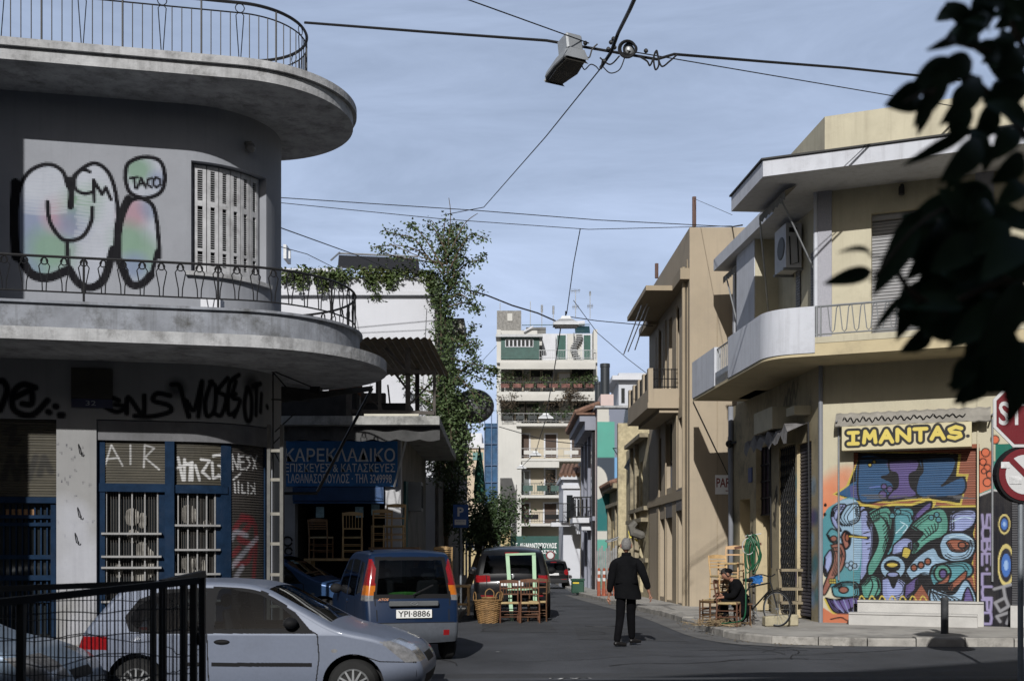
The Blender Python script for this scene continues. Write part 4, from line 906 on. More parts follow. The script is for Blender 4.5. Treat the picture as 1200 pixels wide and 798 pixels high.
u0, z1 = hitd(906, 275, .15); u1, z0 = hitd(921, 313, .15)
ac.fbox(FS, u1 - .8, u1, z0, z1, -.2, .15); A1 = ac.build('air_conditioner', WHITEP, RB)
m = MB(); cN = FS(u1 - .33, (z0 + z1) / 2, .152)
Mr = Matrix((( FS.u.x, 0, FS.n.x), (FS.u.y, 0, FS.n.y), (0, 1, 0))).to_3x3()
m.lathe(cN, [(.25, -.01), (.25, .012), (.22, .02), (.02, .02)], 20, Mr); m.build('fan_grille', pm('dark_grille', (.05, .05, .05), .6, .1), A1)
m = MB(); m.fbox(FS, u1 + .002, u1 + .01, z1 - .2, z1 - .1, -.1, .08); m.tube([FS(u1 + .02, z1 - .25, -.1), FS(u1 + .04, z0 + .1, -.12), FS(u1 + .02, z0 + .05, .05), FS(u1 + .03, z1 - .3, .08)], .015, 5); m.build('service_valve', BLACKM, A1)
m = MB(); m.bar(FS(u1 - .05, z0 - .03, -.25), FS(u1 - .05, z0 - .03, .2), .05); m.bar(FS(u1 - .7, z0 - .03, -.25), FS(u1 - .7, z0 - .03, .2), .05); m.build('bracket', GREYM, A1)
# eaves
UE = FS.uat(857, OV + .12)
e1 = [pt2(FS, UE, OV + .12)] + [cornercurve(OV + .12, rr=.02)[5]] + [pt2(FR, UW, OV + .12), pt2(FR, UW, -.3), pt2(FR, .3, -1.4), pt2(FS, UE, -1.3)]
m = MB(); m.prism(e1, ZE, ZT)
m.prism([pt2(FS, 0, .5), pt2(FS, UE - .01, .5), pt2(FS, UE - .01, -1.3), pt2(FS, 0, -1.3)], ZE, ZT - .02); m.build('eave_slab', whp, RB)
e2 = [pt2(FS, UE - .03, OV + .16), cornercurve(OV + .16, rr=.02)[5], pt2(FR, UW, OV + .16), pt2(FR, UW, -.3), pt2(FR, .3, -1.4), pt2(FS, UE - .03, -1.3)]
m = MB(); m.prism(e2, ZT + .002, ZT + .035); m.build('roof_edge', pm('dark_felt', (.04, .04, .04), .8, .1), RB)
m = MB(); m.prism([pt2(FR, .1, -.1), pt2(FR, UW, -.1), pt2(FR, UW, -5), pt2(FR, 2, -5), pt2(FS, SL - 3.2, -.15)], ZT + .036, 10.5); m.build('roof_parapet', crm, RB)
m = MB(); m.prism([pt2(FS, 0, -.2), pt2(FS, SL, -1.3), pt2(FR, UW, -.4), pt2(FR, UW, -6), pt2(FS, 0, -8)], ZB, ZE - .01); m.build('core', crm, RB)
# rolled awnings under the eave of the side
m = MB()
def roll(u0, u1, d, z):
    for i in range(14):
        ua, ub = u0 + (u1 - u0) * i / 14, u0 + (u1 - u0) * (i + 1) / 14; k = .05 * (i % 2)
        m.quad(FS(ua, z, d - .25), FS(ub, z, d - .25), FS(ub, z - .1, d), FS(ua, z - .1, d)); m.quad(FS(ua, z - .1, d), FS(ub, z - .1, d), FS(ub, z - .3 + .05 - k, d), FS(ua, z - .3 + k, d))
roll(UE + .15, SL + .5, OV - .45, ZE - .03); roll(.2, pa, .3, ZE - .1)
m.build('rolled_awning', pm('faded_awning', A(120, 116, 108), .9, .3, 4), RB)
m = MB(); m.tube([FS(UE + .2, ZE - .2, OV - .45), FS(pb + .3, ZE - 2.0, .05)], .02, 6); m.tube([FS(SL + .2, ZE - .2, OV - .45), FS(SL - .2, ZE - 1.6, .0)], .02, 6); m.tube([FS(.5, ZE - .25, .3), FS(1.2, ZE - 2.4, .0)], .02, 6); m.build('awning_arm', GREYM, RB)
# ------------------------------------------------------------ foliage helpers
def leaf(m, p, L, W, r, droop=.3):
    a = r.uniform(0, 2 * math.pi); e = r.uniform(-.9, .7) - droop
    d = V(math.cos(a) * math.cos(e), math.sin(a) * math.cos(e), math.sin(e)); s = d.cross(V(r.uniform(-1, 1), r.uniform(-1, 1), r.uniform(.2, 1))).normalized(); n = d.cross(s) * W * .25
    m.add([p, p + d * L * .5 + s * W * .5 + n, p + d * L, p + d * L * .5 - s * W * .5 + n], [(0, 1, 2), (0, 2, 3)])
LEAF = pm('vine_leaf', (.055, .085, .03), .55, .55, 2.2, 0)
LEAFD = pm('tree_leaf_dark', (.035, .06, .022), .5, .5, 1.6, 0)
TWIG = pm('twig_bark', (.10, .075, .05), .85, .3, 12)
def strands(mL, mT, lines, Y, per, L, W, r, spread, twig=.01, dY=.5):
    for ln in lines:
        pts = sm(ln, n=6); P = [at(x, y, Y + r.uniform(-dY, dY) * .5) for x, y in pts]; y0 = r.uniform(-dY, dY)
        P = [at(x, y, Y + y0 + .1 * i / len(pts)) for i, (x, y) in enumerate(pts)]
        if mT is not None: mT.tube(P, [twig * (1 - .7 * i / len(P)) + .003 for i in range(len(P))], 4)
        for i in range(len(P) - 1):
            for k in range(per):
                q = P[i].lerp(P[i + 1], r.random()) + V(r.gauss(0, spread), r.gauss(0, spread), r.gauss(0, spread))
                leaf(mL, q, L * r.uniform(.6, 1.3), W * r.uniform(.6, 1.2), r)
# ------------------------------------------------------------ chair maker's shop
SH = thing('chair_repair_shop', 'low shop with blue hand-lettered sign under a cracked concrete slab', 'building', (-3.6, 26, 0))
m = MB(); m.box((-7.5, 25.3, -.2), (-5.06, 33, 4.19)); m.box((-4.82, 32.6, -.2), (-2.5, 33, 4.19)); m.box((-2.82, 25.6, -.2), (-2.5, 32.6, 4.19)); m.box((-5.05, 25.32, 4.06), (-2.83, 25.6, 4.19))
m.build('wall', pm('dim_render', (.20, .19, .17), .85, .25, 1.5, .2, 20, dirt=.6, dcol=(.06, .055, .05)), SH)
m = MB(); m.box((-5.05, 25.25, -.1), (-4.82, 25.6, 4.05)); m.box((-2.82, 25.25, -.1), (-2.47, 25.59, 4.05)); pl = m.build('pillar', pm('white_pillar', A(190, 190, 192), .8, .1, 3, .1, dirt=.3, dcol=(.15, .15, .15)), SH)
m = MB()
for px, py, s in ((338, 665, 1), (340, 680, 1), (337, 690, 1)):
    c = at(px, py, 25.24); m.tube([c + V(-.06, 0, -.05), c + V(0, 0, .1), c + V(.05, 0, -.04), c + V(.08, 0, .06)], .012, 4)
m.build('red_scribble', pm('red_spray', (.3, .04, .03), .7, .1), pl)
m = MB()
c0 = at(337, 634, 25.23)
for dx, dz, r_ in ((0, 0, .1), (.02, -.22, .08), (.0, -.4, .05)): m.tube([c0 + V(dx + r_ * math.cos(a / 2), 0, dz + r_ * math.sin(a / 2)) for a in range(13)], .018, 4)
m.build('black_scribble', BLACKM, pl)
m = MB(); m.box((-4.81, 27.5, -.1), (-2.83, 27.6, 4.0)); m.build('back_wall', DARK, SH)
cr_ = pm('cracked_slab', A(165, 165, 162), .9, .25, 3, .4, 14, dirt=.85, dcol=(.05, .05, .048), dsc=2.6, streak=.4)
m = MB(); m.prism([(-5.2, 23.5), (-1.5, 23.5), (-1.62, 31), (-1.62, 33), (-7.5, 33), (-7.5, 24.5), (-5.2, 24.5)], 4.2, 4.38); m.build('roof_slab', cr_, SH)
FK = Frame(-5.05, 25.2, 0)
SGN = pm('blue_sign_board', (.035, .17, .44), .5, .2, 4, .05, 40, dirt=.3, dcol=(.02, .04, .08))
m = MB(); m.fbox(FK, FK.uat(333), FK.uat(466), 3.02, 4.02, 0, .06); sg_ = m.build('shop_sign', SGN, SH)
LTR = pm('white_lettering', (.8, .8, .8), .6, .08, 6)
fx = lambda p: FK.uat(p, .07); fz = lambda y: FK.hit(400, y, .07)[1]
for txt, x0, x1, ya, yb, nm in (('ΚΑΡΕΚΛΑΔΙΚΟ', 334, 463, 541, 525, 'a'), ('ΕΠΙΣΚΕΥΕΣ & ΚΑΤΑΣΚΕΥΕΣ', 334, 463, 553, 543, 'b'), ('Π.ΑΘΑΝΑΣΟΠΟΥΛΟΣ · ΤΗΛ 3249998', 334, 459, 566, 555, 'c')):
    fit_text(txt, fx(x0), fx(x1), fz(ya), fz(yb), FK, .066, bold=.012).build('lettering', LTR, sg_)
m = MB(); m.fbox(FK, FK.uat(344), FK.uat(450), 2.7, 3.0, -.1, .12); m.fbox(FK, FK.uat(344), FK.uat(450), 2.64, 2.695, -.08, .08); m.build('shutter_box', pm('blue_shutter_box', (.018, .06, .16), .5, .2, 3), SH)
m = MB()
for i in range(60):
    x0, x1 = -5.1 + i * .06, -5.1 + (i + 1) * .06; f = lambda x: 3.92 - .05 * abs(math.sin(x * 6.5)) ; 
    m.quad(V(x0, 23.7 + .03 * math.sin(x0 * 9), 4.19), V(x1, 23.7 + .03 * math.sin(x1 * 9), 4.19), V(x1, 23.66 + .03 * math.sin(x1 * 9), f(x1)), V(x0, 23.66 + .03 * math.sin(x0 * 9), f(x0)))
m.build('valance', pm('dark_valance', (.05, .05, .05), .9, .3, 4), SH)
m = MB(); m.bar(at(478, 508, 23.9), at(462, 570, 25.1), .035); m.build('awning_arm', pm('pale_pipe', (.5, .5, .5), .5, .1), SH)
m = MB(); m.bar(at(334, 505, 23.9), at(334, 574, 23.9), .04); m.build('drainpipe', GREYM, SH)
m = MB(); m.box((-2.49, 27.3, 2.55), (-2.18, 27.9, 3.25)); a_ = m.build('air_conditioner', pm('dusty_ac', (.3, .3, .3), .6, .15), SH)
m = MB(); m.box((-2.18, 27.38, 2.63), (-2.17, 27.82, 3.17)); m.build('fan_grille', DARK, a_)
m = MB(); m.box((-2.49, 26.2, .2), (-2.44, 26.7, 3.2)); m.box((-2.49, 25.6, .1), (-2.45, 26.0, 2.4)); m.build('side_door', pm('teal_door', (.02, .09, .09), .6, .3), SH)
m = MB()
for px, py in ((375, 600), (421, 600), (440, 597)): c = at(px, py, 25.3); m.box((c.x - .09, c.y - .01, c.z - .12), (c.x + .09, c.y + .01, c.z + .12))
m.build('notice', pm('pinned_notice', (.25, .38, .42), .7, .4, 12), SH)
# dark lean-to with corrugated roof on top of the shop
LN = thing('roof_shed', 'rusty open shed with corrugated roof standing on the chair shop slab', 'shed', (-3.3, 26, 4.38))
m = MB(); n = 48; x0, x1 = -4.2, -1.75
for i in range(n):
    a = x0 + (x1 - x0) * i / n; b = x0 + (x1 - x0) * (i + 1) / n; f = lambda k: .03 * math.sin(k * 2.1)
    for t in (0, .02): m.quad(V(a, 24.3, 6.12 + f(i) + t), V(b, 24.3, 6.12 + f(i + 1) + t), V(b + .15, 28.6, 6.0 + f(i + 1) + t), V(a + .15, 28.6, 6.0 + f(i) + t))
    m.quad(V(a, 24.3, 6.12 + f(i)), V(b, 24.3, 6.12 + f(i + 1)), V(b, 24.3, 6.14 + f(i + 1)), V(a, 24.3, 6.14 + f(i)))
m.build('roof', pm('rust_iron_sheet', (.10, .07, .04), .7, .4, 3, .1), LN)
RUSTY = pm('old_timber', (.07, .062, .055), .85, .3, 6)
for px, y0, y1, Y, wd in ((445, 492, 432, 24.6, .07), (478, 490, 408, 24.7, .1), (409, 488, 440, 24.5, .11), (489, 490, 432, 27.5, .1), (509, 490, 435, 24.6, .06)):
    m = MB(); m.bar(at(px, y0, Y), at(px, y1, Y), wd); m.build('post', RUSTY, LN)
m = MB(); m.bar(at(445, 435, 24.62), at(509, 436, 24.62), .07); m.bar(at(412, 482, 24.55), at(509, 484, 24.55), .08); m.bar(at(478, 434, 24.75), at(452, 408, 24.75), .06); m.bar(at(460, 434, 24.9), at(482, 462, 24.9), .05); m.bar(at(412, 448, 25), at(450, 482, 25), .035); m.bar(at(478, 476, 24.7), at(508, 446, 24.7), .035); m.build('rail', RUSTY, LN)
m = MB(); m.bar(at(427, 488, 24), at(491, 488, 24), .12, .1); m.build('white_beam', pm('cream_beam', (.45, .43, .36), .7, .1), LN)
m = MB(); m.box((-6.2, 25.6, 4.39), (-3.5, 26.6, 5.2)); m.box((-3.4, 25.8, 4.39), (-2.3, 26.6, 4.95)); m.build('tarpaulin', pm('black_sheeting', (.015, .015, .016), .7, .4, 5, .4, 8), LN, bevel=.05)
m = MB(); m.box((-4.3, 26.7, 4.7), (-3.55, 27.0, 5.6)); m.build('brick_stack', pm('brick_red', (.22, .10, .06), .9, .35, 12), LN)
m = MB(); m.box((-3.45, 26.0, 4.952), (-2.9, 26.2, 5.2)); m.tube([(-3.1, 26.1, 4.95), (-3.1, 26.1, 5.5)], .03); m.tube([(-2.8, 26.1, 4.95), (-2.85, 26.1, 5.4)], .02); m.build('scrap', RUSTY, LN)
# folding awning on the corner building's side wall with its bars
AW = thing('folding_awning', 'dark folded awning on long iron arms between corner building and chair shop', 'awning', (-3.7, 20.6, 4.2))
m = MB(); p0, p1, p2, p3 = at(325, 452, 20.6), at(437, 452, 20.9), at(434, 458, 20.9), at(326, 472, 20.6)
m.plate([p0, at(380, 458, 20.7), p1, p2, at(385, 465, 20.7), p3], (0, .04, 0)); m.build('canvas', pm('dark_canvas', (.05, .048, .045), .9, .3, 4), AW)
m = MB(); m.tube([at(436, 455, 20.9), at(372, 576, 20.4)], .03, 6); m.tube([at(313, 578, 20.3), at(372, 578, 20.4)], .03, 6); m.build('arm', BLACKM, AW)
m = MB(); m.box(tuple(at(363, 460, 20.6)), tuple(at(378, 447, 20.9))); m.build('gearbox', BLACKM, AW)
m = MB()
for a, b in (((318, 434), (364, 453)), ((318, 434), (348, 468)), ((318, 468), (364, 470)), ((320, 425), (320, 560)), ((346, 484), (322, 506)), ((340, 500), (320, 520)), ((322, 530), (330, 545))): m.tube([at(*a, 18.9), at(*b, 19.0)], .012, 4)
m.build('brace', BLACKM, AW)
# ladder / steel upright at the corner
LD = thing('ladder', 'tall weathered ladder standing against the rounded corner', 'ladder', (-4.1, 19.9, 0))
Yl = 18.75
for px in (315, 330): m = MB(); m.bar(at(px, 790, Yl), at(px + .5, 498, Yl), .055, .09); m.build('rail', pm('weathered_aluminium', (.10, .098, .09), .7, .3, 5), LD)
for y in (528, 562, 602, 637, 673, 710): m = MB(); m.bar(at(315, y, Yl), at(331, y, Yl), .05); m.build('rung', pm('pale_rung', (.20, .19, .165), .7, .3, 5), LD)
# ------------------------------------------------------------ white house behind, its roof terrace, vine
WB = thing('white_house', 'white rendered house with planted roof parapet behind the chair shop', 'building', (-5, 36, 0))
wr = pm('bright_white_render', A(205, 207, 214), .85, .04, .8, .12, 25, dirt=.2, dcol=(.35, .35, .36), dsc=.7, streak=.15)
m = MB(); m.box((-12, 34, -.5), (-2.3, 44, 9.2)); m.build('wall', wr, WB)
m = MB(); m.box((-12.1, 33.85, 9.2), (-2.2, 44, 9.32)); m.box((-12, 33.9, 9.322), (-2.25, 34.15, 9.75)); m.build('parapet', wr, WB)
m = MB(); m.box((-12, 37, 9.32), (-5.6, 42, 10.65)); m.box((-12.1, 36.9, 10.65), (-5.5, 42, 10.75)); m.build('penthouse', wr, WB)
m = MB(); m.box((-7.0, 36.95, 9.9), (-5.9, 37, 10.4)); m.build('window', GLASS, WB)
m = MB(); m.add([at(397, 299, 36.8), at(490, 303, 36.8), at(492, 318, 35.5), at(396, 311, 35.5)], [(0, 1, 2, 3)]); m.add([at(396, 311, 35.5), at(492, 318, 35.5), at(492, 321, 35.5), at(396, 314, 35.5)], [(0, 1, 2, 3)]); m.build('terrace_awning', pm('black_awning', (.012, .012, .014), .8, .2), WB)
m = MB(); m.tube([at(396, 297, 36.9), at(490, 301, 36.9)], .035); m.tube([at(388, 305, 36), at(398, 296, 36.9)], .03); m.tube([at(400, 313, 35.5), at(402, 335, 35.5)], .03); m.tube([at(470, 316, 35.5), at(470, 335, 35.5)], .03); m.build('awning_frame', GREYM, WB)
m = MB(); m.box(tuple(at(332, 303, 38)), tuple(at(341, 294, 38.8))); m.box(tuple(at(338, 303, 36.9)), tuple(at(341, 295, 37))); m.build('chimney_cowl', GREYM, WB)
m = MB(); m.box((-2.3, 34.4, 8.2), (-1.45, 36.2, 8.62)); m.build('side_balcony', pm('stone_slab', A(150, 148, 142), .9, .2), WB)
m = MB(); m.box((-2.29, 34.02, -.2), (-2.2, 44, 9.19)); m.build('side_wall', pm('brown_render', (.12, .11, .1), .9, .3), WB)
r = random.Random(5)
pg = thing('roof_plants', 'trailing green plants along the white parapet', 'plants', (-4.5, 34, 9.75))
mL, mT = MB(), MB()
strands(mL, mT, [[(330, 325), (360, 321), (395, 323)], [(385, 322), (430, 320), (470, 323)], [(440, 322), (480, 320), (512, 326)], [(432, 322), (436, 332), (443, 346)], [(455, 324), (460, 335)], [(502, 325), (508, 340), (515, 355)], [(350, 322), (353, 333)], [(376, 322), (378, 336)], [(395, 322), (400, 330)]], 33.9, 42, .13, .09, r, .11, dY=.15)
mL.build('foliage', pm('planter_green', (.06, .09, .025), .6, .6, 3, 0, dirt=.5, dcol=(.12, .07, .04), dsc=2), pg); mT.build('stem', TWIG, pg)
VN = thing('climbing_vine', 'big straggling climber hanging down the edge of the white house', 'climbing plant', (-2.1, 33.5, 0))
mL, mT = MB(), MB()
strands(mL, mT, [[(522, 560), (520, 500), (525, 440), (522, 380), (525, 330), (520, 280)], [(515, 560), (512, 480), (517, 400), (515, 330)], [(530, 560), (528, 500), (520, 450)], [(528, 340), (535, 300), (530, 270)], [(505, 540), (510, 500), (518, 470)], [(535, 520), (530, 470), (522, 430)], [(542, 540), (535, 500), (530, 480)]], 33.3, 66, .12, .08, r, .18, .03)
strands(mL, mT, [[(525, 330), (500, 300), (470, 288), (435, 290)], [(522, 320), (505, 290), (490, 270), (478, 262)], [(524, 310), (520, 280), (522, 255)], [(525, 320), (540, 290), (552, 275), (570, 280)], [(528, 330), (545, 310), (560, 305), (566, 300)], [(525, 340), (540, 330), (555, 345), (565, 335)], [(520, 300), (530, 270), (545, 265)], [(520, 310), (490, 305), (460, 300), (445, 292)], [(525, 360), (545, 355), (560, 362)], [(525, 300), (510, 270), (500, 262)], [(528, 350), (540, 345), (555, 358), (562, 362)], [(500, 300), (485, 280), (465, 275), (450, 270)]], 33.2, 9, .11, .07, r, .09, .022)
strands(mL, mT, [[(530, 400), (545, 395), (557, 380)], [(528, 420), (550, 425), (575, 433), (582, 436)], [(530, 430), (555, 440), (580, 450)], [(530, 440), (550, 455), (575, 470)], [(525, 410), (545, 405), (555, 415), (558, 425)], [(530, 450), (545, 430), (560, 432), (580, 433)], [(528, 395), (540, 405), (555, 400), (560, 408)], [(535, 440), (550, 455), (560, 475), (563, 500)], [(530, 455), (545, 470), (552, 500), (548, 530)], [(532, 465), (540, 490), (541, 530), (545, 560)], [(525, 470), (495, 455), (480, 445), (470, 440)], [(520, 480), (500, 470), (488, 462)]], 33.2, 11, .11, .075, r, .08, .018)
strands(MB(), mT, [[(525, 300), (512, 268), (505, 258)], [(524, 300), (528, 255), (526, 232)], [(522, 310), (490, 300), (455, 285)], [(530, 290), (545, 262), (560, 250)]], 33.2, 0, .1, .1, r, .1, .015)
mL.build('foliage', LEAF, VN); mT.build('stem', TWIG, VN)
# dark side street trees and buildings beyond the shop
m = MB(); 
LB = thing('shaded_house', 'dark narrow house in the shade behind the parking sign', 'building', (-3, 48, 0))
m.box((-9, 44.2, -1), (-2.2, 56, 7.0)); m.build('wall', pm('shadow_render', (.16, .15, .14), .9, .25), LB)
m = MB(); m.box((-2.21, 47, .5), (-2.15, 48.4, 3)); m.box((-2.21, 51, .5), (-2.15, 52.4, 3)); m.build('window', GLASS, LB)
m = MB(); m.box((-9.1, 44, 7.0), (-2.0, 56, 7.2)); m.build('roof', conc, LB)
def tree(name, label, cat, px0, px1, py0, py1, Y, trunk_px, n, r, group=None):
    t = thing(name, label, cat, (at(trunk_px, 645, Y).x, Y, gz(Y)), 0, group)
    mT, mL = MB(), MB(); b = V(at(trunk_px, 645, Y).x, Y, gz(Y)); c = at((px0 + px1) / 2, (py0 + py1) / 2, Y); rx = (px1 - px0) / 2 * Y / FPX; rz = (py1 - py0) / 2 * Y / FPX
    fork = b.lerp(c, .62); mT.tube([b, b.lerp(fork, .5) + V(.05, 0, 0), fork], [.12, .1, .085], 7)
    cl = []
    for i in range(16):
        a = r.uniform(0, 6.28); e = r.uniform(-.6, 1.2); rr = r.uniform(.55, .95); q = c + V(math.cos(a) * math.cos(e) * rx * rr, math.sin(a) * math.cos(e) * rx * .8 * rr, math.sin(e) * rz * rr)
        mT.tube([fork, fork.lerp(q, .5) + V(r.uniform(-.2, .2), 0, r.uniform(0, .2)), q], [.05, .03, .01], 5); cl.append((q, r.uniform(.28, .5)))
        cl.append((fork.lerp(q, .6), .4))
    for i in range(n):
        q, s = cl[r.randrange(len(cl))]; leaf(mL, q + V(r.gauss(0, s), r.gauss(0, s), r.gauss(0, s * .8)) * min(1, rx), .13, .06, r)
    mT.build('trunk', TWIG, t); mL.build('crown', LEAFD, t); return t
tree('orange_tree', 'round dark street tree beside the parking sign', 'tree', 546, 606, 573, 652, 33.5, 536, 5200, r)
tree('street_tree', 'tall dark tree in the shade between vine and round tree', 'tree', 500, 548, 520, 640, 37, 520, 4200, r)
# closed green parasol
PS = thing('closed_parasol', 'closed dark green parasol beside the vine', 'parasol', (at(562, 645, 36).x, 36, gz(36)))
c = at(562, 645, 36); m = MB(); m.lathe((c.x, 36, 0), [(.15, 3.1), (.19, 3.45), (.14, 4.1), (.07, 4.6), (.015, 4.9)], 10); m.build('canopy', pm('green_cloth', (.015, .075, .055), .8, .3, 4), PS, smooth=True)
m = MB(); m.tube([(c.x, 36, gz(36)), (c.x, 36, 3.7)], .025); m.build('pole', GREYM, PS)
# grey rounded cowl and the blue netted scaffold
GC = thing('ventilation_duct', 'large curved grey metal duct sticking out behind the vine', 'duct', tuple(at(552, 490, 37)))
c = at(556, 476, 34.6)
m = MB(); m.ball(c, .6, .45, .52, 28, 18); m.tube([c + V(-.9, .2, .0), c + V(-.3, .1, .0)], .3, 20); m.build('duct', pm('zinc_duct', (.11, .112, .118), .6, .08, 1, .05, metal=.2), GC, smooth=True)
SC = thing('netted_scaffold', 'scaffold wrapped in blue netting beside the tall apartment block', 'scaffold', tuple(at(575, 660, 84)))
m = MB(); p = at(568, 660, 84); q = at(583, 496, 84); m.box((p.x, 84, p.z), (q.x, 86, q.z))
m.build('netting', pm('blue_netting', (.022, .065, .135), .8, .45, 1.4, .4, 6, dirt=.5, dcol=(.10, .18, .28), dsc=1.2), SC)
m = MB()
for x in (568, 576, 583): m.tube([at(x, 660, 83.9), at(x, 485, 83.9)], .04, 5)
for y in (500, 520, 545, 565, 590): m.tube([at(568, y, 83.9), at(583, y, 83.9)], .035, 5)
m.build('tube', pm('scaffold_tube', (.08, .12, .2), .5, .1), SC)
# ------------------------------------------------------------ buildings at the end of the street
def fwin(m, F, u0, u1, z0, z1, d0=-.06, d1=-.05): m.fbox(F, u0, u1, z0, z1, d0, d1)
BG = thing('beige_block', 'distant beige block with small windows behind the green parasol', 'building', (-4, 100, 0))
FB = Frame(at(545, 645, 98).x, 98, 0)
m = MB(); p = at(545, 645, 98); q = at(572, 525, 98); m.box((p.x - 4, 98, -2), (q.x, 108, q.z)); m.build('wall', pm('beige_distant', A(196, 180, 160), .85, .06, .4), BG)
m = MB(); m.box((p.x - 4, 97.8, q.z), (q.x + .1, 108, q.z + .4)); m.box((p.x - 4, 100, q.z + .4), (q.x - .6, 106, q.z + 1.5)); m.build('roof', WHITEP, BG)
m = MB()
for a, b, ya, yb, nm in ((554, 566, 530, 539, 'teal'), (554, 559, 549, 557, ''), (561, 566, 549, 557, ''), (548, 551, 549, 557, '')):
    u0, z0 = FB.hit(a, yb); u1, z1 = FB.hit(b, ya); k = MB(); k.fbox(FB, u0, u1, z0, z1, 0, .05); k.build('window', pm('teal_blind', (.1, .2, .19), .6, .1) if nm else GLASS, BG)
LH = thing('beige_low_house', 'low beige house with barred windows behind the round tree', 'building', (-2, 72, -.6))
FL = Frame(at(545, 645, 72).x - 3, 72, 0)
m = MB(); p = at(598, 618, 72); m.box((FL.o.x, 72, -2), (p.x, 80, p.z)); m.build('wall', pm('beige_low', A(185, 168, 128), .85, .08, .6), LH)
m = MB(); m.box((FL.o.x, 71.8, p.z), (p.x + .1, 80, p.z + .25)); m.build('roof', conc, LH)
for a, b in ((556, 565), (578, 586)):
    u0, z0 = FL.hit(a, 640); u1, z1 = FL.hit(b, 612); k = MB(); k.fbox(FL, u0, u1, z0, z1, 0, .04); wn = k.build('window', GLASS, LH)
    k = MB(); [k.fbox(FL, u0 + (u1 - u0) * i / 4 - .02, u0 + (u1 - u0) * i / 4 + .02, z0 - .1, z1, .05, .08) for i in range(5)]; k.fbox(FL, u0 - .1, u1 + .1, z0 - .2, z0 - .1, .0, .15); k.build('bars', GREYM, wn)
# tall apartment block
YA = 92.0
FA = Frame(at(582, 645, YA).x, YA, 0)
AP = thing('apartment_tower', 'tall narrow apartment block with planted balconies closing the street', 'building', (3, 95, -.8))
fu = lambda px, d=0: FA.uat(px, d); fzA = lambda py, d=0: FA.hit(640, py, d)[1]
apw = pm('pale_apartment', A(204, 203, 198), .85, .05, .5, .05, 10, dirt=.2, dcol=(.3, .29, .27), dsc=.4, streak=.3)
apc = pm('cream_apartment', A(196, 186, 166), .85, .05, .5, dirt=.2, dcol=(.25, .22, .18), dsc=.5, streak=.25)
AU = fu(700)
m = MB(); m.fbox(FA, 0, AU, -2, fzA(422), -9, -1.5); m.fbox(FA, 0, fu(611), -2, fzA(493), -1.49, 0); m.fbox(FA, -.0, .35, fzA(493), fzA(386), -1.49, 0); m.fbox(FA, AU - .3, AU, fzA(460), fzA(386), -1.49, 0); m.build('wall', apw, AP)
m = MB(); m.fbox(FA, fu(612), AU, fzA(632), fzA(497), -1.498, -1.2); m.build('recess_wall', apc, AP)
slabs = [(422, 582, 700), (459, 584, 700), (496, 605, 682), (537, 611, 682), (580, 611, 660), (613, 611, 660)]
for y, a, b in slabs:
    k = MB(); z = fzA(y, .3); k.fbox(FA, fu(a, .3), fu(b, .3), z - .22, z, -1.2, .35); k.build('balcony_slab', apw, AP)
RAIL = pm('green_grey_rail', (.05, .065, .06), .6, .3)
def balrail(a, b, y0, y1, mat, bars=24, panel=None):
    k = MB(); d = .3; z0, z1 = fzA(y1, d), fzA(y0, d); u0, u1 = fu(a, d), fu(b, d)
    k.fbox(FA, u0, u1, z1 - .05, z1, d - .03, d + .02); k.fbox(FA, u0, u1, z0 + .1, z0 + .14, d - .02, d + .01)
    for i in range(bars + 1): u = u0 + (u1 - u0) * i / bars; k.fbox(FA, u - .012, u + .012, z0, z1, d - .015, d + .01)
    b_ = k.build('balcony_railing', mat, AP)
    if panel:
        q = MB()
        for i in range(panel[0]): u = u0 + (u1 - u0) * (i + .12) / panel[0]; q.fbox(FA, u, u + (u1 - u0) * .7 / panel[0], z0 + .25, z1 - .18, d + .012, d + .03)
        q.build('railing_panel', panel[1], b_)
balrail(585, 699, 447, 458, BLACKM, 40, (8, pm('terracotta_panel', (.13, .06, .05), .8, .6, 3)))
balrail(588, 690, 484, 495, IRONW, 16, (7, pm('dark_panel', (.03, .035, .035), .7, .3)))
balrail(611, 682, 525, 536, IRONW, 10, (3, apw)); balrail(611, 660, 566, 579, RAIL, 16, (3, pm('green_glass_panel', (.05, .09, .08), .3, .3))); balrail(611, 660, 600, 612, BLACKM, 16, (2, DARK))
balrail(632, 698, 410, 421, GREYM, 26)
BRS = pm('brown_shutter', (.05, .028, .018), .6, .2, 3)
def awin(a, b, y0, y1, mat, frame=WHITEP, d=-1.19, nm='window'):
    k = MB(); u0, u1, z0, z1 = fu(a, d), fu(b, d), fzA(y1, d), fzA(y0, d)
    for p_ in ((u0 - .12, u0, z0, z1 + .12), (u1, u1 + .12, z0, z1 + .12), (u0, u1, z1, z1 + .12)): k.fbox(FA, p_[0], p_[1], p_[2], p_[3], d, d + .06)
    wn = k.build(nm, frame, AP); k = MB(); k.fbox(FA, u0, u1, z0, z1, d, d + .03); k.build('pane', mat, wn)
for a, b in ((607, 620), (639, 652), (670, 683)): awin(a, b, 509, 536, BRS)
awin(607, 620, 552, 580, pm('curtained_glass', (.12, .13, .13), .2, .3, 2)); awin(639, 651, 550, 580, GLASS); awin(607, 620, 590, 614, BRS); awin(638, 652, 590, 614, BRS)
k = MB(); k.fbox(FA, fu(612), fu(655), fzA(548), fzA(541), .0, .3); k.build('awning', apw, AP)
for a, b, y0, y1 in ((602, 612, 434, 458), (622, 634, 434, 458), (635, 648, 434, 458), (655, 668, 438, 452), (670, 695, 430, 458), (604, 615, 473, 495), (617, 630, 473, 495), (640, 655, 472, 495), (672, 690, 472, 495)): awin(a, b, y0, y1, GLASS if y1 != 452 else WHITEP, apc)
k = MB(); 
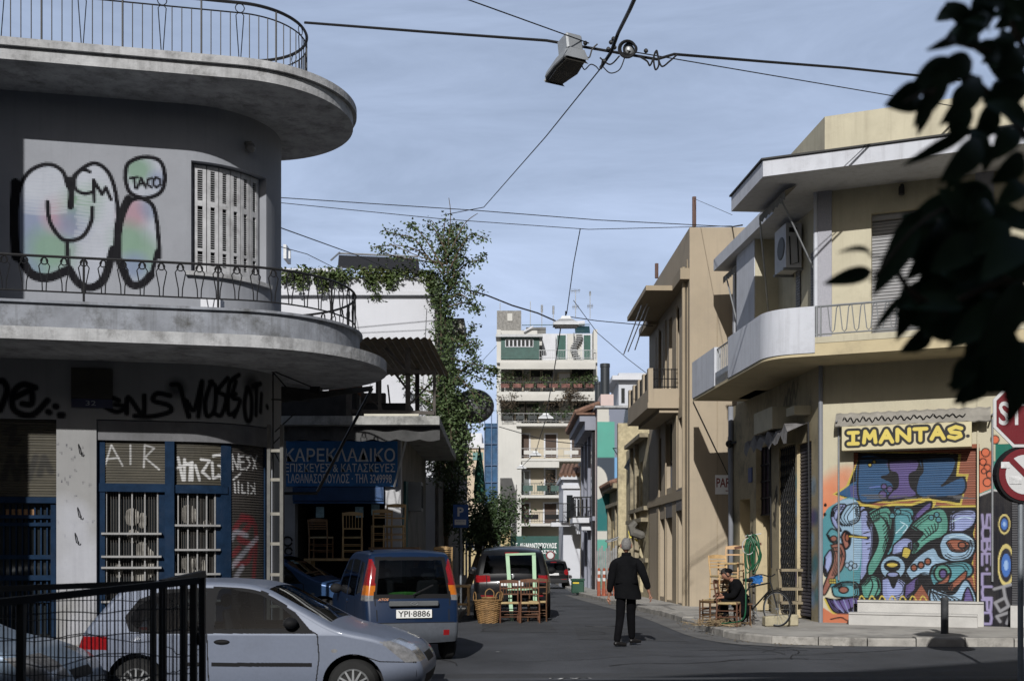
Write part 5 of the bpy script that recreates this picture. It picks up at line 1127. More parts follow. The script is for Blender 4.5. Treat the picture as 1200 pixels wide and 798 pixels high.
for y, a, b in ((424, 586, 698), (461, 584, 665), (461, 670, 699)): k.plate([FA(fu(a, .3), fzA(y, .3) - .05, .32), FA(fu(b, .3), fzA(y, .3) - .05, .32), FA(fu(b, .9) , fzA(y + 8.5, .9), .9), FA(fu(a, .9), fzA(y + 8.5, .9), .9)], (0, .03, .02))
k.build('balcony_awning', pm('sun_bleached_awning', A(190, 188, 182), .9, .08, .6), AP)
k = MB(); k.fbox(FA, fu(587), fu(632), fzA(421), fzA(396), -1.4, .1); gl = k.build('glazed_loggia', pm('green_loggia', (.03, .075, .065), .6, .25), AP)
k = MB(); k.fbox(FA, fu(592), fu(625), fzA(407), fzA(398), .1, .14); k.build('window_frame', WHITEP, gl)
k = MB(); n = 7
for i in range(n): u0 = fu(592) + (fu(625) - fu(592)) * (i + .16) / n; k.fbox(FA, u0, u0 + (fu(625) - fu(592)) * .68 / n, fzA(406.3), fzA(398.8), .141, .15)
k.build('pane', GLASS, gl)
k = MB(); k.fbox(FA, fu(581), fu(636), fzA(396), fzA(393), -1.5, .5); k.build('loggia_roof', GREYM, AP)
k = MB(); k.fbox(FA, fu(582), fu(630), fzA(393), fzA(384), -3, -1.2); k.fbox(FA, fu(630), fu(697), fzA(421), fzA(385), -3.2, -2.2); k.build('penthouse', apw, AP)
k = MB(); k.fbox(FA, fu(636), fu(652), fzA(421), fzA(387), -2.2, -1.5); k.build('stair_house', WHITEP, AP)
for a, b in ((653, 663), (684, 692)): awin(a, b, 393, 421, pm('green_door', (.015, .07, .055), .6, .2), WHITEP, -2.19, 'door')
k = MB(); 
for i in range(14): a = i * .5; k.fbox(FA, fu(672, -1.8) + .25 * math.cos(a), fu(672, -1.8) + .25 * math.cos(a) + .5, fzA(420) + i * .17, fzA(420) + i * .17 + .05, -2.1, -1.6)
k.tube([FA(fu(674), fzA(421), -1.8), FA(fu(674), fzA(385), -1.8)], .05); k.build('spiral_stair', GREYM, AP)
k = MB(); k.fbox(FA, fu(582), fu(611), fzA(385), fzA(359.5), -5, -1.5); lh = k.build('lift_house', pm('grey_pebbledash', (.20, .195, .185), .95, .35, 6, .5, 20), AP)
k = MB(); k.fbox(FA, fu(594.5), fu(600.5), fzA(372), fzA(363), -1.5, -1.42); k.build('hatch', apw, lh)
k = MB(); k.fbox(FA, fu(617), fu(641), fzA(385), fzA(375), -4, -3); k.fbox(FA, fu(612), fu(618), fzA(385), fzA(378), -4, -3.2); k.build('roof_box', pm('grey_block', (.13, .13, .125), .9, .3, 2), AP)
k = MB(); k.add([FA(fu(676), fzA(384), -2.4), FA(fu(694), fzA(384), -2.4), FA(fu(694), fzA(373), -3.2), FA(fu(676), fzA(373), -3.2)], [(0, 1, 2, 3)]); k.build('solar_panel', pm('solar_glass', (.02, .05, .06), .2, .1), AP)
k = MB(); k.tube([FA(fu(674), fzA(371), -3), FA(fu(688), fzA(370), -3)], .22, 10); k.build('water_tank', WHITEP, AP)
k = MB(); k.tube([FA(fu(612), fzA(374), -2.5), FA(fu(694), fzA(373), -2.5)], .03, 4); k.build('roof_rail', pm('green_rail', (.04, .1, .09), .6, .1), AP)
def antenna(px, y0, y1, arms, nm='antenna'):
    k = MB(); d = -3.0; k.tube([FA(fu(px, d), fzA(y0, d), d), FA(fu(px, d), fzA(y1, d), d)], .035, 5)
    for y, l in arms: k.tube([FA(fu(px - l, d), fzA(y, d), d), FA(fu(px + l, d), fzA(y - .8, d), d)], .025, 4); 
    for y, l in arms:
        for j in range(-3, 4): u = fu(px + l * j / 3.5, d); k.tube([FA(u, fzA(y, d) - .18, d), FA(u, fzA(y, d) + .18, d)], .012, 4)
    k.build(nm, GREYM, AP)
antenna(621.5, 385, 353, []); antenna(635, 384, 357, [(360, 1.2), (364, 1.2)]); antenna(648.5, 384, 359, [(361, 1.2), (366, 1.2)]); antenna(674.5, 372, 341, [(341, 5.5), (360, 4)]); antenna(691.5, 373, 344, [(344, 1), (359, 3.5)]); antenna(586, 395, 355, [])
k = MB(); k.tube([FA(fu(614), fzA(386), -1), FA(fu(625), fzA(380), -1)], .08, 6); k.build('pipe', WHITEP, AP)
gs = MB(); Yg = .5; gs.fbox(FA, fu(597), fu(657), fzA(657), fzA(628), .0, .35); gsn = gs.build('shop_sign', pm('green_shop_sign', (.012, .06, .05), .6, .2), AP)
fit_text('Γ. ΔΙΑΜΑΝΤΟΠΟΥΛΟΣ', fu(604.5, .36), fu(652.5, .36), fzA(642, .36), fzA(636, .36), FA, .36, bold=.015).build('lettering', LTR, gsn)
fit_text('ΕΚΚΛΗΣΙΑΣΤΙΚΑ', fu(612, .36), fu(652, .36), fzA(648.5, .36), fzA(644.5, .36), FA, .36, bold=.015).build('lettering', LTR, gsn)
k = MB(); k.fbox(FA, fu(597), fu(657), -2, fzA(657.3), .0, .2); k.build('shop_window', GLASS, AP)
# balcony plants of the apartment block
ra = random.Random(11)
def bplants(lst, mat, label, y, n):
    t = thing('balcony_plants', label, 'plants', tuple(FA((fu(lst[0]) + fu(lst[-1])) / 2, fzA(y), .1))); mL = MB(); mT = MB()
    for px in lst:
        b = FA(fu(px), fzA(y), ra.uniform(-.3, .25)); h = ra.uniform(.6, 1.5); mT.tube([b, b + V(ra.uniform(-.1, .1), 0, h)], .02, 4)
        for i in range(n): leaf(mL, b + V(ra.gauss(0, .28), ra.gauss(0, .15), h * ra.uniform(.3, 1.1)), .22, .13, ra)
    mL.build('foliage', mat, t); mT.build('stem', TWIG, t)
bplants([590, 597, 603, 616, 621, 640, 650, 664, 675, 680, 686, 694, 697], LEAF, 'potted plants behind the terracotta railing of the apartment block', 456, 60)
bplants([590, 598, 604, 626, 631, 636, 644, 660, 668, 680], LEAFD, 'dark climbing plants on the white panelled balcony of the apartment block', 492, 60)
bplants([644, 648, 652], pm('dry_leaf', (.09, .06, .04), .7, .4), 'small reddish plant on the glass panelled balcony of the apartment block', 577, 40)
t = thing('balcony_creeper', 'bare brown creeper under the bleached awning of the apartment block', 'climbing plant', tuple(FA(fu(675), fzA(466), .5))); mL, mT = MB(), MB()
strands(mL, mT, [[(655, 470), (665, 464), (675, 468), (690, 466)], [(660, 468), (672, 458), (680, 466)], [(640, 473), (665, 470), (700, 470)], [(586, 464), (592, 474), (600, 470)], [(600, 462), (605, 472), (590, 480)], [(666, 456), (668, 462), (672, 470)]], 91, 14, .2, .1, ra, .2, .03); mL.build('foliage', pm('brown_leaf', (.06, .045, .03), .8, .4), t); mT.build('stem', TWIG, t)
# ------------------------------------------------------------ right-hand row of buildings (street side), near to far
TANC = A(172, 158, 137)
tan = pm('tan_render', TANC, .85, .06, .9, .1, 25, dirt=.35, dcol=(.22, .19, .15), streak=.55)
tan2 = pm('tan_trim', A(162, 148, 126), .85, .06, 1, .1, 25, dirt=.3, dcol=(.15, .12, .09))
TB = thing('tan_building', 'tan rendered building with projecting balcony and deep eave past the corner shop', 'building', (6, 35, 0))
FT = Frame(4.68, 38.8, math.atan2(31 - 38.8, 4.84 - 4.68)); TL = 7.8    # street side, u towards the camera
FE = Frame(4.84, 31, 0)                                                  # end wall facing the camera
tu = lambda px, d=0: FT.uat(px, d)
m = MB(); m.prism([(4.84, 31), (12, 31), (12, 38.8), (4.68, 38.8)], -.5, 10.45) if False else None
ops = [(tu(773.5), tu(779), .15, 2.6), (tu(781.5), tu(788), .1, 3.0), (tu(795), tu(803.5), .1, 3.2), (tu(772), tu(775), 3.5, 5.2), (tu(780), tu(788), 3.5, 5.5), (tu(795), tu(803), 3.4, 5.4)]
def wall_with_holes(m, F, u0, u1, z0, z1, holes, d=0.0, dep=.3):
    us_ = sorted({u0, u1} | {h[0] for h in holes} | {h[1] for h in holes}); zs_ = sorted({z0, z1} | {h[2] for h in holes} | {h[3] for h in holes})
    for a, b in zip(us_[:-1], us_[1:]):
        for p, q in zip(zs_[:-1], zs_[1:]):
            if not any(h[0] < (a + b) / 2 < h[1] and h[2] < (p + q) / 2 < h[3] for h in holes): m.quad(F(a, p, d), F(b, p, d), F(b, q, d), F(a, q, d))
    for h in holes:
        for a in (h[0], h[1]): m.quad(F(a, h[2], d), F(a, h[2], d - dep), F(a, h[3], d - dep), F(a, h[3], d))
        m.quad(F(h[0], h[3], d), F(h[1], h[3], d), F(h[1], h[3], d - dep), F(h[0], h[3], d - dep)); m.quad(F(h[0], h[2], d), F(h[1], h[2], d), F(h[1], h[2], d - dep), F(h[0], h[2], d - dep))
hu = [(tu(a), tu(b), 6.0, 8.6) for a, b in ((768.5, 770.5), (772.5, 775), (777.5, 781), (784, 788), (791.5, 796))]
m = MB(); wall_with_holes(m, FT, 0, TL, -.5, 10.4, ops + hu)
m.quad(FE(0, -.5), FE(7, -.5), FE(7, 10.4), FE(0, 10.4)); m.quad(V(4.84, 31, 10.4), V(11.84, 31, 10.4), V(11.84, 38.8, 10.4), V(4.68, 38.8, 10.4)); m.quad(V(4.68, 38.8, -.5), V(4.68, 38.8, 10.4), V(11.84, 38.8, 10.4), V(11.84, 38.8, -.5))
m.build('wall', tan, TB)
m = MB(); m.fbox(FE, FE.uat(840), FE.uat(841), -.3, 8, 0, .02); m.fbox(FT, TL - .5, TL - .3, -.2, 9.6, 0, .02)
for a, b in ((770.5, 773), (779.5, 781), (789, 794)): m.fbox(FT, tu(a), tu(b), 0, 8.7, 0, .035)
m.fbox(FT, 0, TL - .5, 3.05, 3.3, .0, .07); m.build('wall_trim', tan2, TB)
m = MB(); m.tube([FT(TL - .35, 0, .1), FT(TL - .35, 9.4, .1)], .05, 8); m.build('drainpipe', tan2, TB, smooth=True)
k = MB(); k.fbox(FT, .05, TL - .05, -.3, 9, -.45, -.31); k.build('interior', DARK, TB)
for h in ops[4:]:
    k = MB(); k.fbox(FT, h[0], h[1], h[2], h[3], -.25, -.2); wn = k.build('window', GLASS, TB); k = MB(); k.fbox(FT, h[0], h[0] + .06, h[2], h[3], -.199, -.15); k.fbox(FT, (h[0] + h[1]) / 2 - .03, (h[0] + h[1]) / 2 + .03, h[2], h[3], -.199, -.15); k.fbox(FT, h[0], h[1], h[2] + .8, h[2] + .86, -.199, -.14); k.build('mullion', pm('dark_frame', (.03, .03, .035), .5, .1), wn)
k = MB(); k.fbox(FT, ops[2][0] - .1, ops[2][1] + .1, 2.75, 3.35, -.1, .05); k.fbox(FT, ops[1][0] - .1, ops[1][1] + .1, 2.6, 3.05, -.1, .03); k.build('shutter_box', pm('grey_box', (.12, .11, .105), .6, .2, 2), TB)
k = MB(); k.fbox(FT, ops[2][0], ops[2][1], 1.45, 2.75, -.28, -.24); dr = k.build('door', pm('white_door', (.7, .7, .72), .5, .05), TB)
k = MB(); k.fbox(FT, ops[2][0], ops[2][1], .1, 1.39, -.28, -.24); k.build('lower_panel', pm('charcoal_panel', (.05, .05, .055), .5, .1), dr)
k = MB(); k.fbox(FT, ops[2][0], ops[2][1], 1.392, 1.448, -.28, -.235); k.build('red_stripe', pm('red_stripe', (.35, .02, .02), .5, .1), dr)
k = MB(); k.fbox(FT, ops[1][0], ops[1][1], .1, 2.6, -.28, -.24); k.build('door', pm('cream_door2', A(180, 160, 125), .6, .1), TB)
for h in hu: k = MB(); k.fbox(FT, h[0], h[1], h[2], h[3], -.26, -.22); k.build('window', pm('brown_shade', (.07, .055, .045), .6, .2), TB)
# eave, balcony
k = MB(); a, b = tu(735, 1.0), tu(757, 1.0); k.fbox(FT, a, b, 9.0, 9.14, 0, 1.0); k.fbox(FT, -.02, a - .002, 8.9, 9.14, 0, .35); k.fbox(FT, b + .002, TL - .02, 9.0, 9.3, .0, .25); k.build('eave', tan2, TB)
b0, b1 = tu(737, .85), tu(761, .85); zb = FT.hit(761, 478, .85)[1]
k = MB(); k.fbox(FT, b0, b1, zb, zb + .16, 0, .9); k.fbox(FT, b0, b1, zb + .161, zb + .56, .74, .88); k.fbox(FT, b1 - .14, b1 - .002, zb + .161, zb + .56, 0, .738); k.fbox(FT, b0 + .1, b1 - .1, zb - .12, zb - .002, 0, .55)
for i in range(5): u = b0 + (b1 - b0 - .3) * i / 4; k.fbox(FT, u, u + .28, zb + .561, zb + 1.15, .74, .88)
k.build('balcony', tan, TB)
k = MB()
for i in range(7): u = .1 + i * .1; k.tube([FT(b1 - .07, zb + .56, u), FT(b1 - .07, zb + 1.15, u)], .012, 4)
for z in (.62, .85, 1.12): k.tube([FT(b1 - .07, zb + z, .02), FT(b1 - .07, zb + z, .74)], .014, 4)
for i in range(4):
    u = b0 + (b1 - b0 - .3) * i / 4
    for j in range(8): k.tube([FT(u + .3 + j * .14, zb + .56, .81), FT(u + .3 + j * .14, zb + 1.1, .81)], .02, 4)
    k.tube([FT(u + .28, zb + 1.1, .81), FT(u + 1.4, zb + 1.1, .81)], .02, 4)
k.build('balcony_railing', BLACKM, TB)
k = MB()
for x0, y0, x1, y1 in ((766, 343, 744, 410), (760, 352, 736, 412), (752, 358, 731, 415)): k.tube([at(x0, y0, 34), at(x1, y1, 36.5)], .02, 5)
k.build('awning_strut', pm('pale_steel', (.45, .45, .45), .4, .1, metal=.3), TB)
k = MB(); k.tube([at(813.5, 266, 31.3), at(813.5, 231, 31.3)], .06, 6); k.tube([at(769.5, 326, 35), at(769.5, 309, 35)], .06, 6); k.build('roof_post', pm('rusty_post', (.10, .06, .05), .8, .3), TB)
pk = thing('parking_sign', 'white board reading PAR in red on the tan end wall', 'sign', (5.7, 31, 0))
k = MB(); u0, z0 = FE.hit(838, 579); u1, z1 = FE.hit(866, 556.5); k.fbox(FE, u0, u1, z0, z1, .0, .03); k.build('board', pm('white_board', (.75, .75, .75), .6, .05), pk)
fit_text('PARKING', u0 + .03, u0 + .03 + (FE.uat(855) - u0) * 2.3, FE.hit(838, 571)[1], FE.hit(838, 560)[1], FE, .034, bold=.02).build('lettering', pm('brick_red_ink', (.22, .05, .04), .6, .1), pk)
k = MB(); k.fbox(FE, FE.uat(850), u1, FE.hit(838, 575.5)[1], FE.hit(838, 574.5)[1], .03, .033); k.build('arrow', MATS['brick_red_ink'], pk)
# rough old houses
rough = pm('rough_plaster', A(190, 178, 146), .95, .25, 5, .9, 14, dirt=.45, dcol=(.12, .10, .08), dsc=1.6)
OH = thing('old_rough_house', 'derelict house with rough cream plaster next to the tan building', 'building', (5, 42, 0))
FO = Frame(4.62, 46.0, math.atan2(38.9 - 46.0, 4.68 - 4.62)); OL = 7.1
ou = lambda px, d=0: FO.uat(px, d)
m = MB(); wall_with_holes(m, FO, 0, OL, -1, 5.6, [(OL - 2.6, OL - 1.6, .1, 2.4), (OL - 2.4, OL - 1.7, 3.2, 4.8), (.8, 1.6, .1, 2.5)]); m.quad(V(4.62, 46, -1), V(10, 46, -1), V(10, 46, 5.6), V(4.62, 46, 5.6)); m.quad(FO(0, 5.6), FO(OL, 5.6), V(10, 38.9, 5.6), V(10, 46, 5.6)); m.build('wall', rough, OH)
m = MB(); m.fbox(FO, 0, OL, -1, 5.5, -.6, -.4); m.build('interior', DARK, OH)
m = MB(); zt = FO.hit(733, 497)[1]; p = at(731, 497, 47); m.box((4.35, 46.6, -1), (9, 47.1, p.z)); m.box((4.75, 38.85, -.5), (9, 39.3, at(765, 497, 39).z)); m.build('gable_wall', rough, OH)
m = MB()
for z, d in ((2.6, .25), (3.0, .15), (5.5, .3), (1.2, .1)): m.fbox(FO, 2, OL - .2, z, z + .14, 0, d)
m.fbox(FO, OL - 3.2, OL - 2.9, -.3, 5.5, 0, .15); m.fbox(FO, 2.2, 2.5, -.3, 5.5, 0, .12); m.build('cornice', pm('eroded_stone', A(150, 140, 118), .95, .35, 4, .6, 12, dirt=.5, dcol=(.08, .07, .06)), OH)
m = MB(); pts = [at(748, 513, 43), at(742, 545, 43), at(731, 550, 44.5), at(737, 525, 44)]; m.plate([at(745, 533, 43.2), at(744, 556, 43.2), at(731, 548, 44.8), at(738, 535, 44.5)], (.02, .05, .02)); m.build('hanging_sheet', pm('black_sheet', (.015, .015, .015), .7, .2), OH)
m = MB(); c = at(752, 617, 39.5); m.tube([c + V(-.2, 0, .15), c + V(-.35, 0, 0), c + V(-.3, 0, -.2), c + V(0, 0, -.3), c + V(.1, 0, -.28)], [.1, .15, .17, .15, .1], 8); m.build('round_bracket', pm('dark_stone', (.10, .095, .085), .9, .3), OH)
m = MB()
for a, b in (((737, 619), (748, 622)), ((737, 622), (739, 630)), ((744, 631), (747, 634))): m.bar(at(*a, 40.5), at(*b, 40.5), .06)
m.build('yellow_spray', pm('yellow_paint', (.6, .5, .06), .6, .1), OH)
RH = thing('ruined_low_house', 'low ruined house with tiled eave and doorway in front of the mural wall', 'building', (5, 49, 0))
FR2 = Frame(4.45, 51.8, math.atan2(47.2 - 51.8, 4.55 - 4.45)); 
m = MB(); wall_with_holes(m, FR2, 0, 4.6, -1, 4.2, [(1.5, 2.6, -.3, 2.6)]); m.quad(V(4.55, 47.2, -1), V(9, 47.2, -1), V(9, 47.2, 4.2), V(4.55, 47.2, 4.2)); m.build('wall', pm('old_cream', A(185, 168, 130), .95, .3, 3, .6, 12, dirt=.6, dcol=(.08, .07, .06), dsc=1.4), RH)
m = MB(); m.fbox(FR2, 1.5, 2.6, -.3, 2.6, -.4, -.3); m.build('doorway', DARK, RH)
m = MB(); m.fbox(FR2, -.1, 4.6, 4.2, 4.4, -.4, .35); m.fbox(FR2, 0, 4.6, 3.5, 3.65, 0, .2); m.fbox(FR2, 3.2, 3.5, -.3, 3.5, 0, .15); m.fbox(FR2, .3, .6, -.3, 3.5, 0, .15); m.build('cornice', MATS['eroded_stone'], RH)
m = MB(); TILE = pm('roof_tile', (.15, .085, .06), .85, .5, 6, .4, 12)
for i in range(12): u = -.1 + i * .38; m.tube([FR2(u, 4.42, .45), FR2(u, 5.0, -1.2)], .13, 6)
m.fbox(FR2, -.1, 4.6, 4.402, 4.45, -1, .3); m.build('roof', TILE, RH)
m = MB(); m.tube([at(716, 633, 46), at(725, 629, 46)], .03); m.plate([at(709, 634, 46), at(723, 630, 46), at(724, 632, 46), at(712, 636, 46)], (0, .1, .03)); m.build('door_canopy', GREYM, RH)
# mural house: end wall painted in large flat areas
MH = thing('mural_house', 'house with a large geometric teal and white mural on its end wall', 'building', (6, 56, 0))
FM = Frame(at(700, 645, 52).x, 52, 0); zM = FM.hit(720, 478)[1]
cM = Canvas(0, 4.2, -1.2, zM, .035, A(128, 134, 150), FM.hit)
TQ, TD, NV, CW_, SKY = A(92, 165, 150), A(35, 108, 108), A(62, 72, 84), A(200, 198, 190), A(120, 170, 215)
for p, c in (([(699, 470), (713, 470), (714, 494), (699, 494)], CW_), ([(699, 494), (720, 494), (720, 536), (699, 536)], TQ), ([(699, 536), (720, 536), (720, 578), (699, 578)], NV), ([(720, 536), (740, 536), (740, 560), (720, 560)], SKY), ([(699, 577), (740, 577), (740, 600), (720, 622), (699, 622)], TD), ([(740, 600), (740, 622), (715, 622)], SKY), ([(699, 622), (745, 622), (745, 632), (699, 632)], CW_), ([(699, 632), (745, 632), (745, 690), (699, 690)], TQ), ([(733, 478), (745, 478), (745, 510), (730, 500)], NV)): cM.fill(p, c)
cM.fill([(699 + 13 * math.sin(math.pi * i / 30), 565.5 - 19.5 * math.cos(math.pi * i / 30)) for i in range(31)], CW_)
cM.mesh('mural_wall', lambda u, z: FM(u, z), pm('mural_paint', (.5, .5, .5), .8, .05, 1, .1, 20, vcol=True, dirt=.1, dcol=(.2, .2, .2)), MH)
m = MB(); m.box((FM.o.x, 52.01, -1.5), (FM.o.x + 7, 53, zM)); m.box((FM.o.x - .02, 53.01, -1.5), (FM.o.x + 7, 62, zM)); m.build('wall', pm('pinkish_wall', A(185, 172, 170), .85, .08, .8), MH)
m = MB(); m.box((FM.o.x - .1, 51.9, zM), (FM.o.x + 7.1, 62, zM + .1)); m.box((at(724, 520, 51.8).x, 51.5, at(724, 516, 51.8).z), (at(740, 510, 51.8).x, 51.95, at(724, 511, 51.8).z)); m.build('coping', conc, MH)
FN = Frame(FM.o.x - .02, 62, math.atan2(-9, .02))
m = MB()
for u in (1.0, 3.6, 6.2):
    m.fbox(FN, u, u + 1.1, 3.6, 6.4, .0, .06); m.fbox(FN, u, u + 1.1, -.5, 2.3, .0, .06)
m.build('window', GLASS, MH)
GN_ = pm('blue_grey_facade', A(140, 143, 155), .8, .1, 1, dirt=.3, dcol=(.1, .1, .12))
m = MB(); m.fbox(FN, 0, 9, zM - .9, zM - .5, 0, .5); m.fbox(FN, 0, 9, zM - .498, zM - .2, 0, .75); m.fbox(FN, .1, 8.9, 3.0, 3.2, 0, .15)
for u in (.1, 2.6, 5.2, 8.2): m.fbox(FN, u, u + .5, -.8, zM - .9, 0, .14)
m.build('cornice', GN_, MH)
m = MB(); m.fbox(FN, -.1, 9.1, zM - .198, zM - .1, -.2, .9)
for i in range(22): u = .1 + i * .42; m.tube([FN(u, zM - .08, .95), FN(u, zM + .35, -.2)], .14, 6)
m.build('tiled_eave', TILE, MH)
m = MB(); m.fbox(FN, 4.2, 6.8, 2.95, 3.2, .0, .95); m.fbox(FN, 4.5, 6.5, 2.6, 2.94, 0, .5); m.build('balcony', WHITEP, MH)
m = MB()
for i in range(14): u = 4.25 + i * .19; m.tube([FN(u, 3.2, .9), FN(u, 4.2, .9)], .02, 4)
for i in range(5): d = .1 + i * .2; m.tube([FN(6.75, 3.2, d), FN(6.75, 4.2, d)], .025, 4); m.tube([FN(4.25, 3.2, d), FN(4.25, 4.2, d)], .025, 4)
for z in (3.25, 3.7, 4.2): m.tube([FN(4.2, z, .9), FN(6.78, z, .9), FN(6.78, z, 0)], .025, 4)
m.build('balcony_railing', BLACKM, MH)
m = MB(); m.tube([FN(8.8, -.8, .1), FN(8.8, zM - .9, .1)], .07, 6); m.build('drainpipe', BLACKM, MH)
# white gabled house further down
WG = thing('white_gabled_house', 'narrow white house with small tiled pediment and balcony down the street', 'building', (4, 68, -.5))
Y = 64.0; F = Frame(at(662, 645, Y).x, Y, 0)
a, z1 = F.hit(658, 562); b = F.uat(681)
m = MB(); m.fbox(F, F.uat(660), b + 3, -2, z1, -6, 0); m.build('wall', pm('clean_white', A(205, 208, 216), .85, .04, 1, dirt=.15, dcol=(.35, .35, .37)), WG)
m = MB(); m.fbox(F, F.uat(657), F.uat(683), z1, z1 + .2, -6, .3); m.fbox(F, F.uat(658), F.uat(682), z1 - .5, z1 - .3, -.0, .15); m.build('cornice', WHITEP, WG)
m = MB(); 
for i in range(6): u = F.uat(657) + i * .24; m.tube([F(u, z1 + .25, .35), F(u + .3, z1 + .95, -2)], .13, 6)
m.build('roof', TILE, WG)
m = MB(); m.fbox(F, F.uat(664), F.uat(671), F.hit(660, 612)[1], F.hit(660, 580)[1], .0, .05); m.build('window', GLASS, WG)
m = MB(); zz = F.hit(660, 612, .8)[1]; m.fbox(F, F.uat(646, .8), F.uat(673, .8), zz - .22, zz, -.2, .8); m.build('balcony', WHITEP, WG)
m = MB(); 
for i in range(9): u = F.uat(660, .75) + i * .1; m.tube([F(u, zz, .75), F(u, zz + 1.05, .75)], .018, 4)
for z in (.05, 1.05): m.tube([F(F.uat(647, .75), zz + z, .75), F(F.uat(672.5, .75), zz + z, .75), F(F.uat(672.5, .75), zz + z, 0)], .025, 4)
m.build('balcony_railing', BLACKM, WG)
YH = thing('yellow_house', 'narrow yellow house with iron balcony between white house and mural house', 'building', (4.2, 63, -.4))
Y = 62.6; F = Frame(at(681, 645, Y).x, Y, 0); z1 = F.hit(685, 545)[1]
m = MB(); m.fbox(F, 0, 3, -2, z1, -.9, 0); m.build('wall', pm('ochre_wall', A(186, 170, 130), .85, .08, 1), YH)
m = MB(); m.fbox(F, -.1, 3, z1, z1 + .15, -.9, .15); m.build('cornice', conc, YH)
m = MB(); m.fbox(F, F.uat(683), F.uat(688), F.hit(685, 640)[1], F.hit(685, 600)[1], 0, .04); m.build('door', BRS, YH)
m = MB(); zz = F.hit(670, 607, .9)[1]; m.fbox(F, F.uat(668, .9), F.uat(690, .9), zz - .3, zz, 0, .9); m.build('balcony', pm('ochre_slab', A(190, 170, 120), .85, .1), YH)
m = MB()
for i in range(9): u = F.uat(670, .85) + i * .11; m.tube([F(u, zz, .85), F(u, zz + 1.1, .85)], .018, 4)
for z in (.05, 1.1): m.tube([F(F.uat(668.5, .85), zz + z, .85), F(F.uat(690, .85), zz + z, .85)], .025, 4)
m.build('balcony_railing', BLACKM, YH)
# houses showing above the mural house
UH = thing('white_upper_house', 'white house with classical cornice rising behind the mural house', 'building', (8, 60, 0))
Y = 66.0; F = Frame(at(725, 645, Y).x, Y, 0); m = MB(); m.fbox(F, 0, 6, -1, F.hit(730, 437)[1], -5, 0); m.build('wall', pm('cool_white', A(195, 198, 205), .85, .05, 1), UH)  # one even, slightly greyer white over the whole wall
m = MB(); m.fbox(F, -.4, 6, F.hit(730, 446)[1], F.hit(730, 441)[1], -5, .4); m.build('cornice', WHITEP, UH)
m = MB(); m.fbox(F, F.uat(728), F.uat(732), F.hit(730, 472)[1], F.hit(730, 455)[1], 0, .05); m.build('window', GLASS, UH)
PB = thing('pink_roof_box', 'pale pink rooftop box beside the dark flue pipe', 'rooftop box', (5.6, 58, zM))
Y = 57.0; a, b = at(704, 475, Y), at(719, 462, Y); m = MB(); m.box((a.x, Y, zM), (b.x, Y + 2, b.z)); m.build('box', pm('pale_pink', A(205, 185, 180), .85, .05), PB)
FP = thing('flue_pipe', 'tall dark flue pipe standing behind the pink rooftop box', 'chimney', tuple(at(709, 478, 59)))
m = MB(); a = at(709, 478, 59); b = at(709, 431, 59); m.tube([(a.x, 59, zM), b], .24, 12); m.lathe(b, [(.24, 0), (.26, .02), (.26, .2), (.2, .2)], 12); m.build('pipe', pm('dark_flue', (.03, .035, .04), .5, .1, metal=.3), FP, smooth=True)
FP2 = thing('flue_pipe', 'short dark flue pipe against the apartment block edge', 'chimney', tuple(at(701.5, 480, 60)))
m = MB(); a = at(701.5, 480, 60); b = at(701.5, 451, 60); m.tube([(a.x, 60, zM), b], .2, 12); m.lathe(b, [(.2, 0), (.22, .02), (.22, .15), (.16, .15)], 12); m.build('pipe', MATS['dark_flue'], FP2, smooth=True)
# ------------------------------------------------------------ vehicles
def inpoly(x, y, poly):
    p = np.array(poly, float); q = np.roll(p, -1, 0); ins = np.zeros(np.shape(x), bool)
    for (x0, y0), (x1, y1) in zip(p, q):
        if y0 == y1: continue
        ins ^= ((y0 > y) != (y1 > y)) & (x < (x1 - x0) * (y - y0) / (y1 - y0) + x0)
    return ins
def nearline(x, y, pts, w):
    D = np.full(np.shape(x), 1e9)
    for (x0, y0), (x1, y1) in zip(pts[:-1], pts[1:]):
        dx, dy = x1 - x0, y1 - y0; t = np.clip(((x - x0) * dx + (y - y0) * dy) / (dx * dx + dy * dy + 1e-12), 0, 1)
        D = np.minimum(D, np.hypot(x - x0 - t * dx, y - y0 - t * dy))
    return D < w
def resample(P, step):
    P = np.array(P); d = np.r_[0, np.cumsum(np.hypot(*np.diff(P, axis=0).T))]; n = int(d[-1] / step)
    s = np.linspace(0, d[-1], n); return np.c_[np.interp(s, d, P[:, 0]), np.interp(s, d, P[:, 1])]
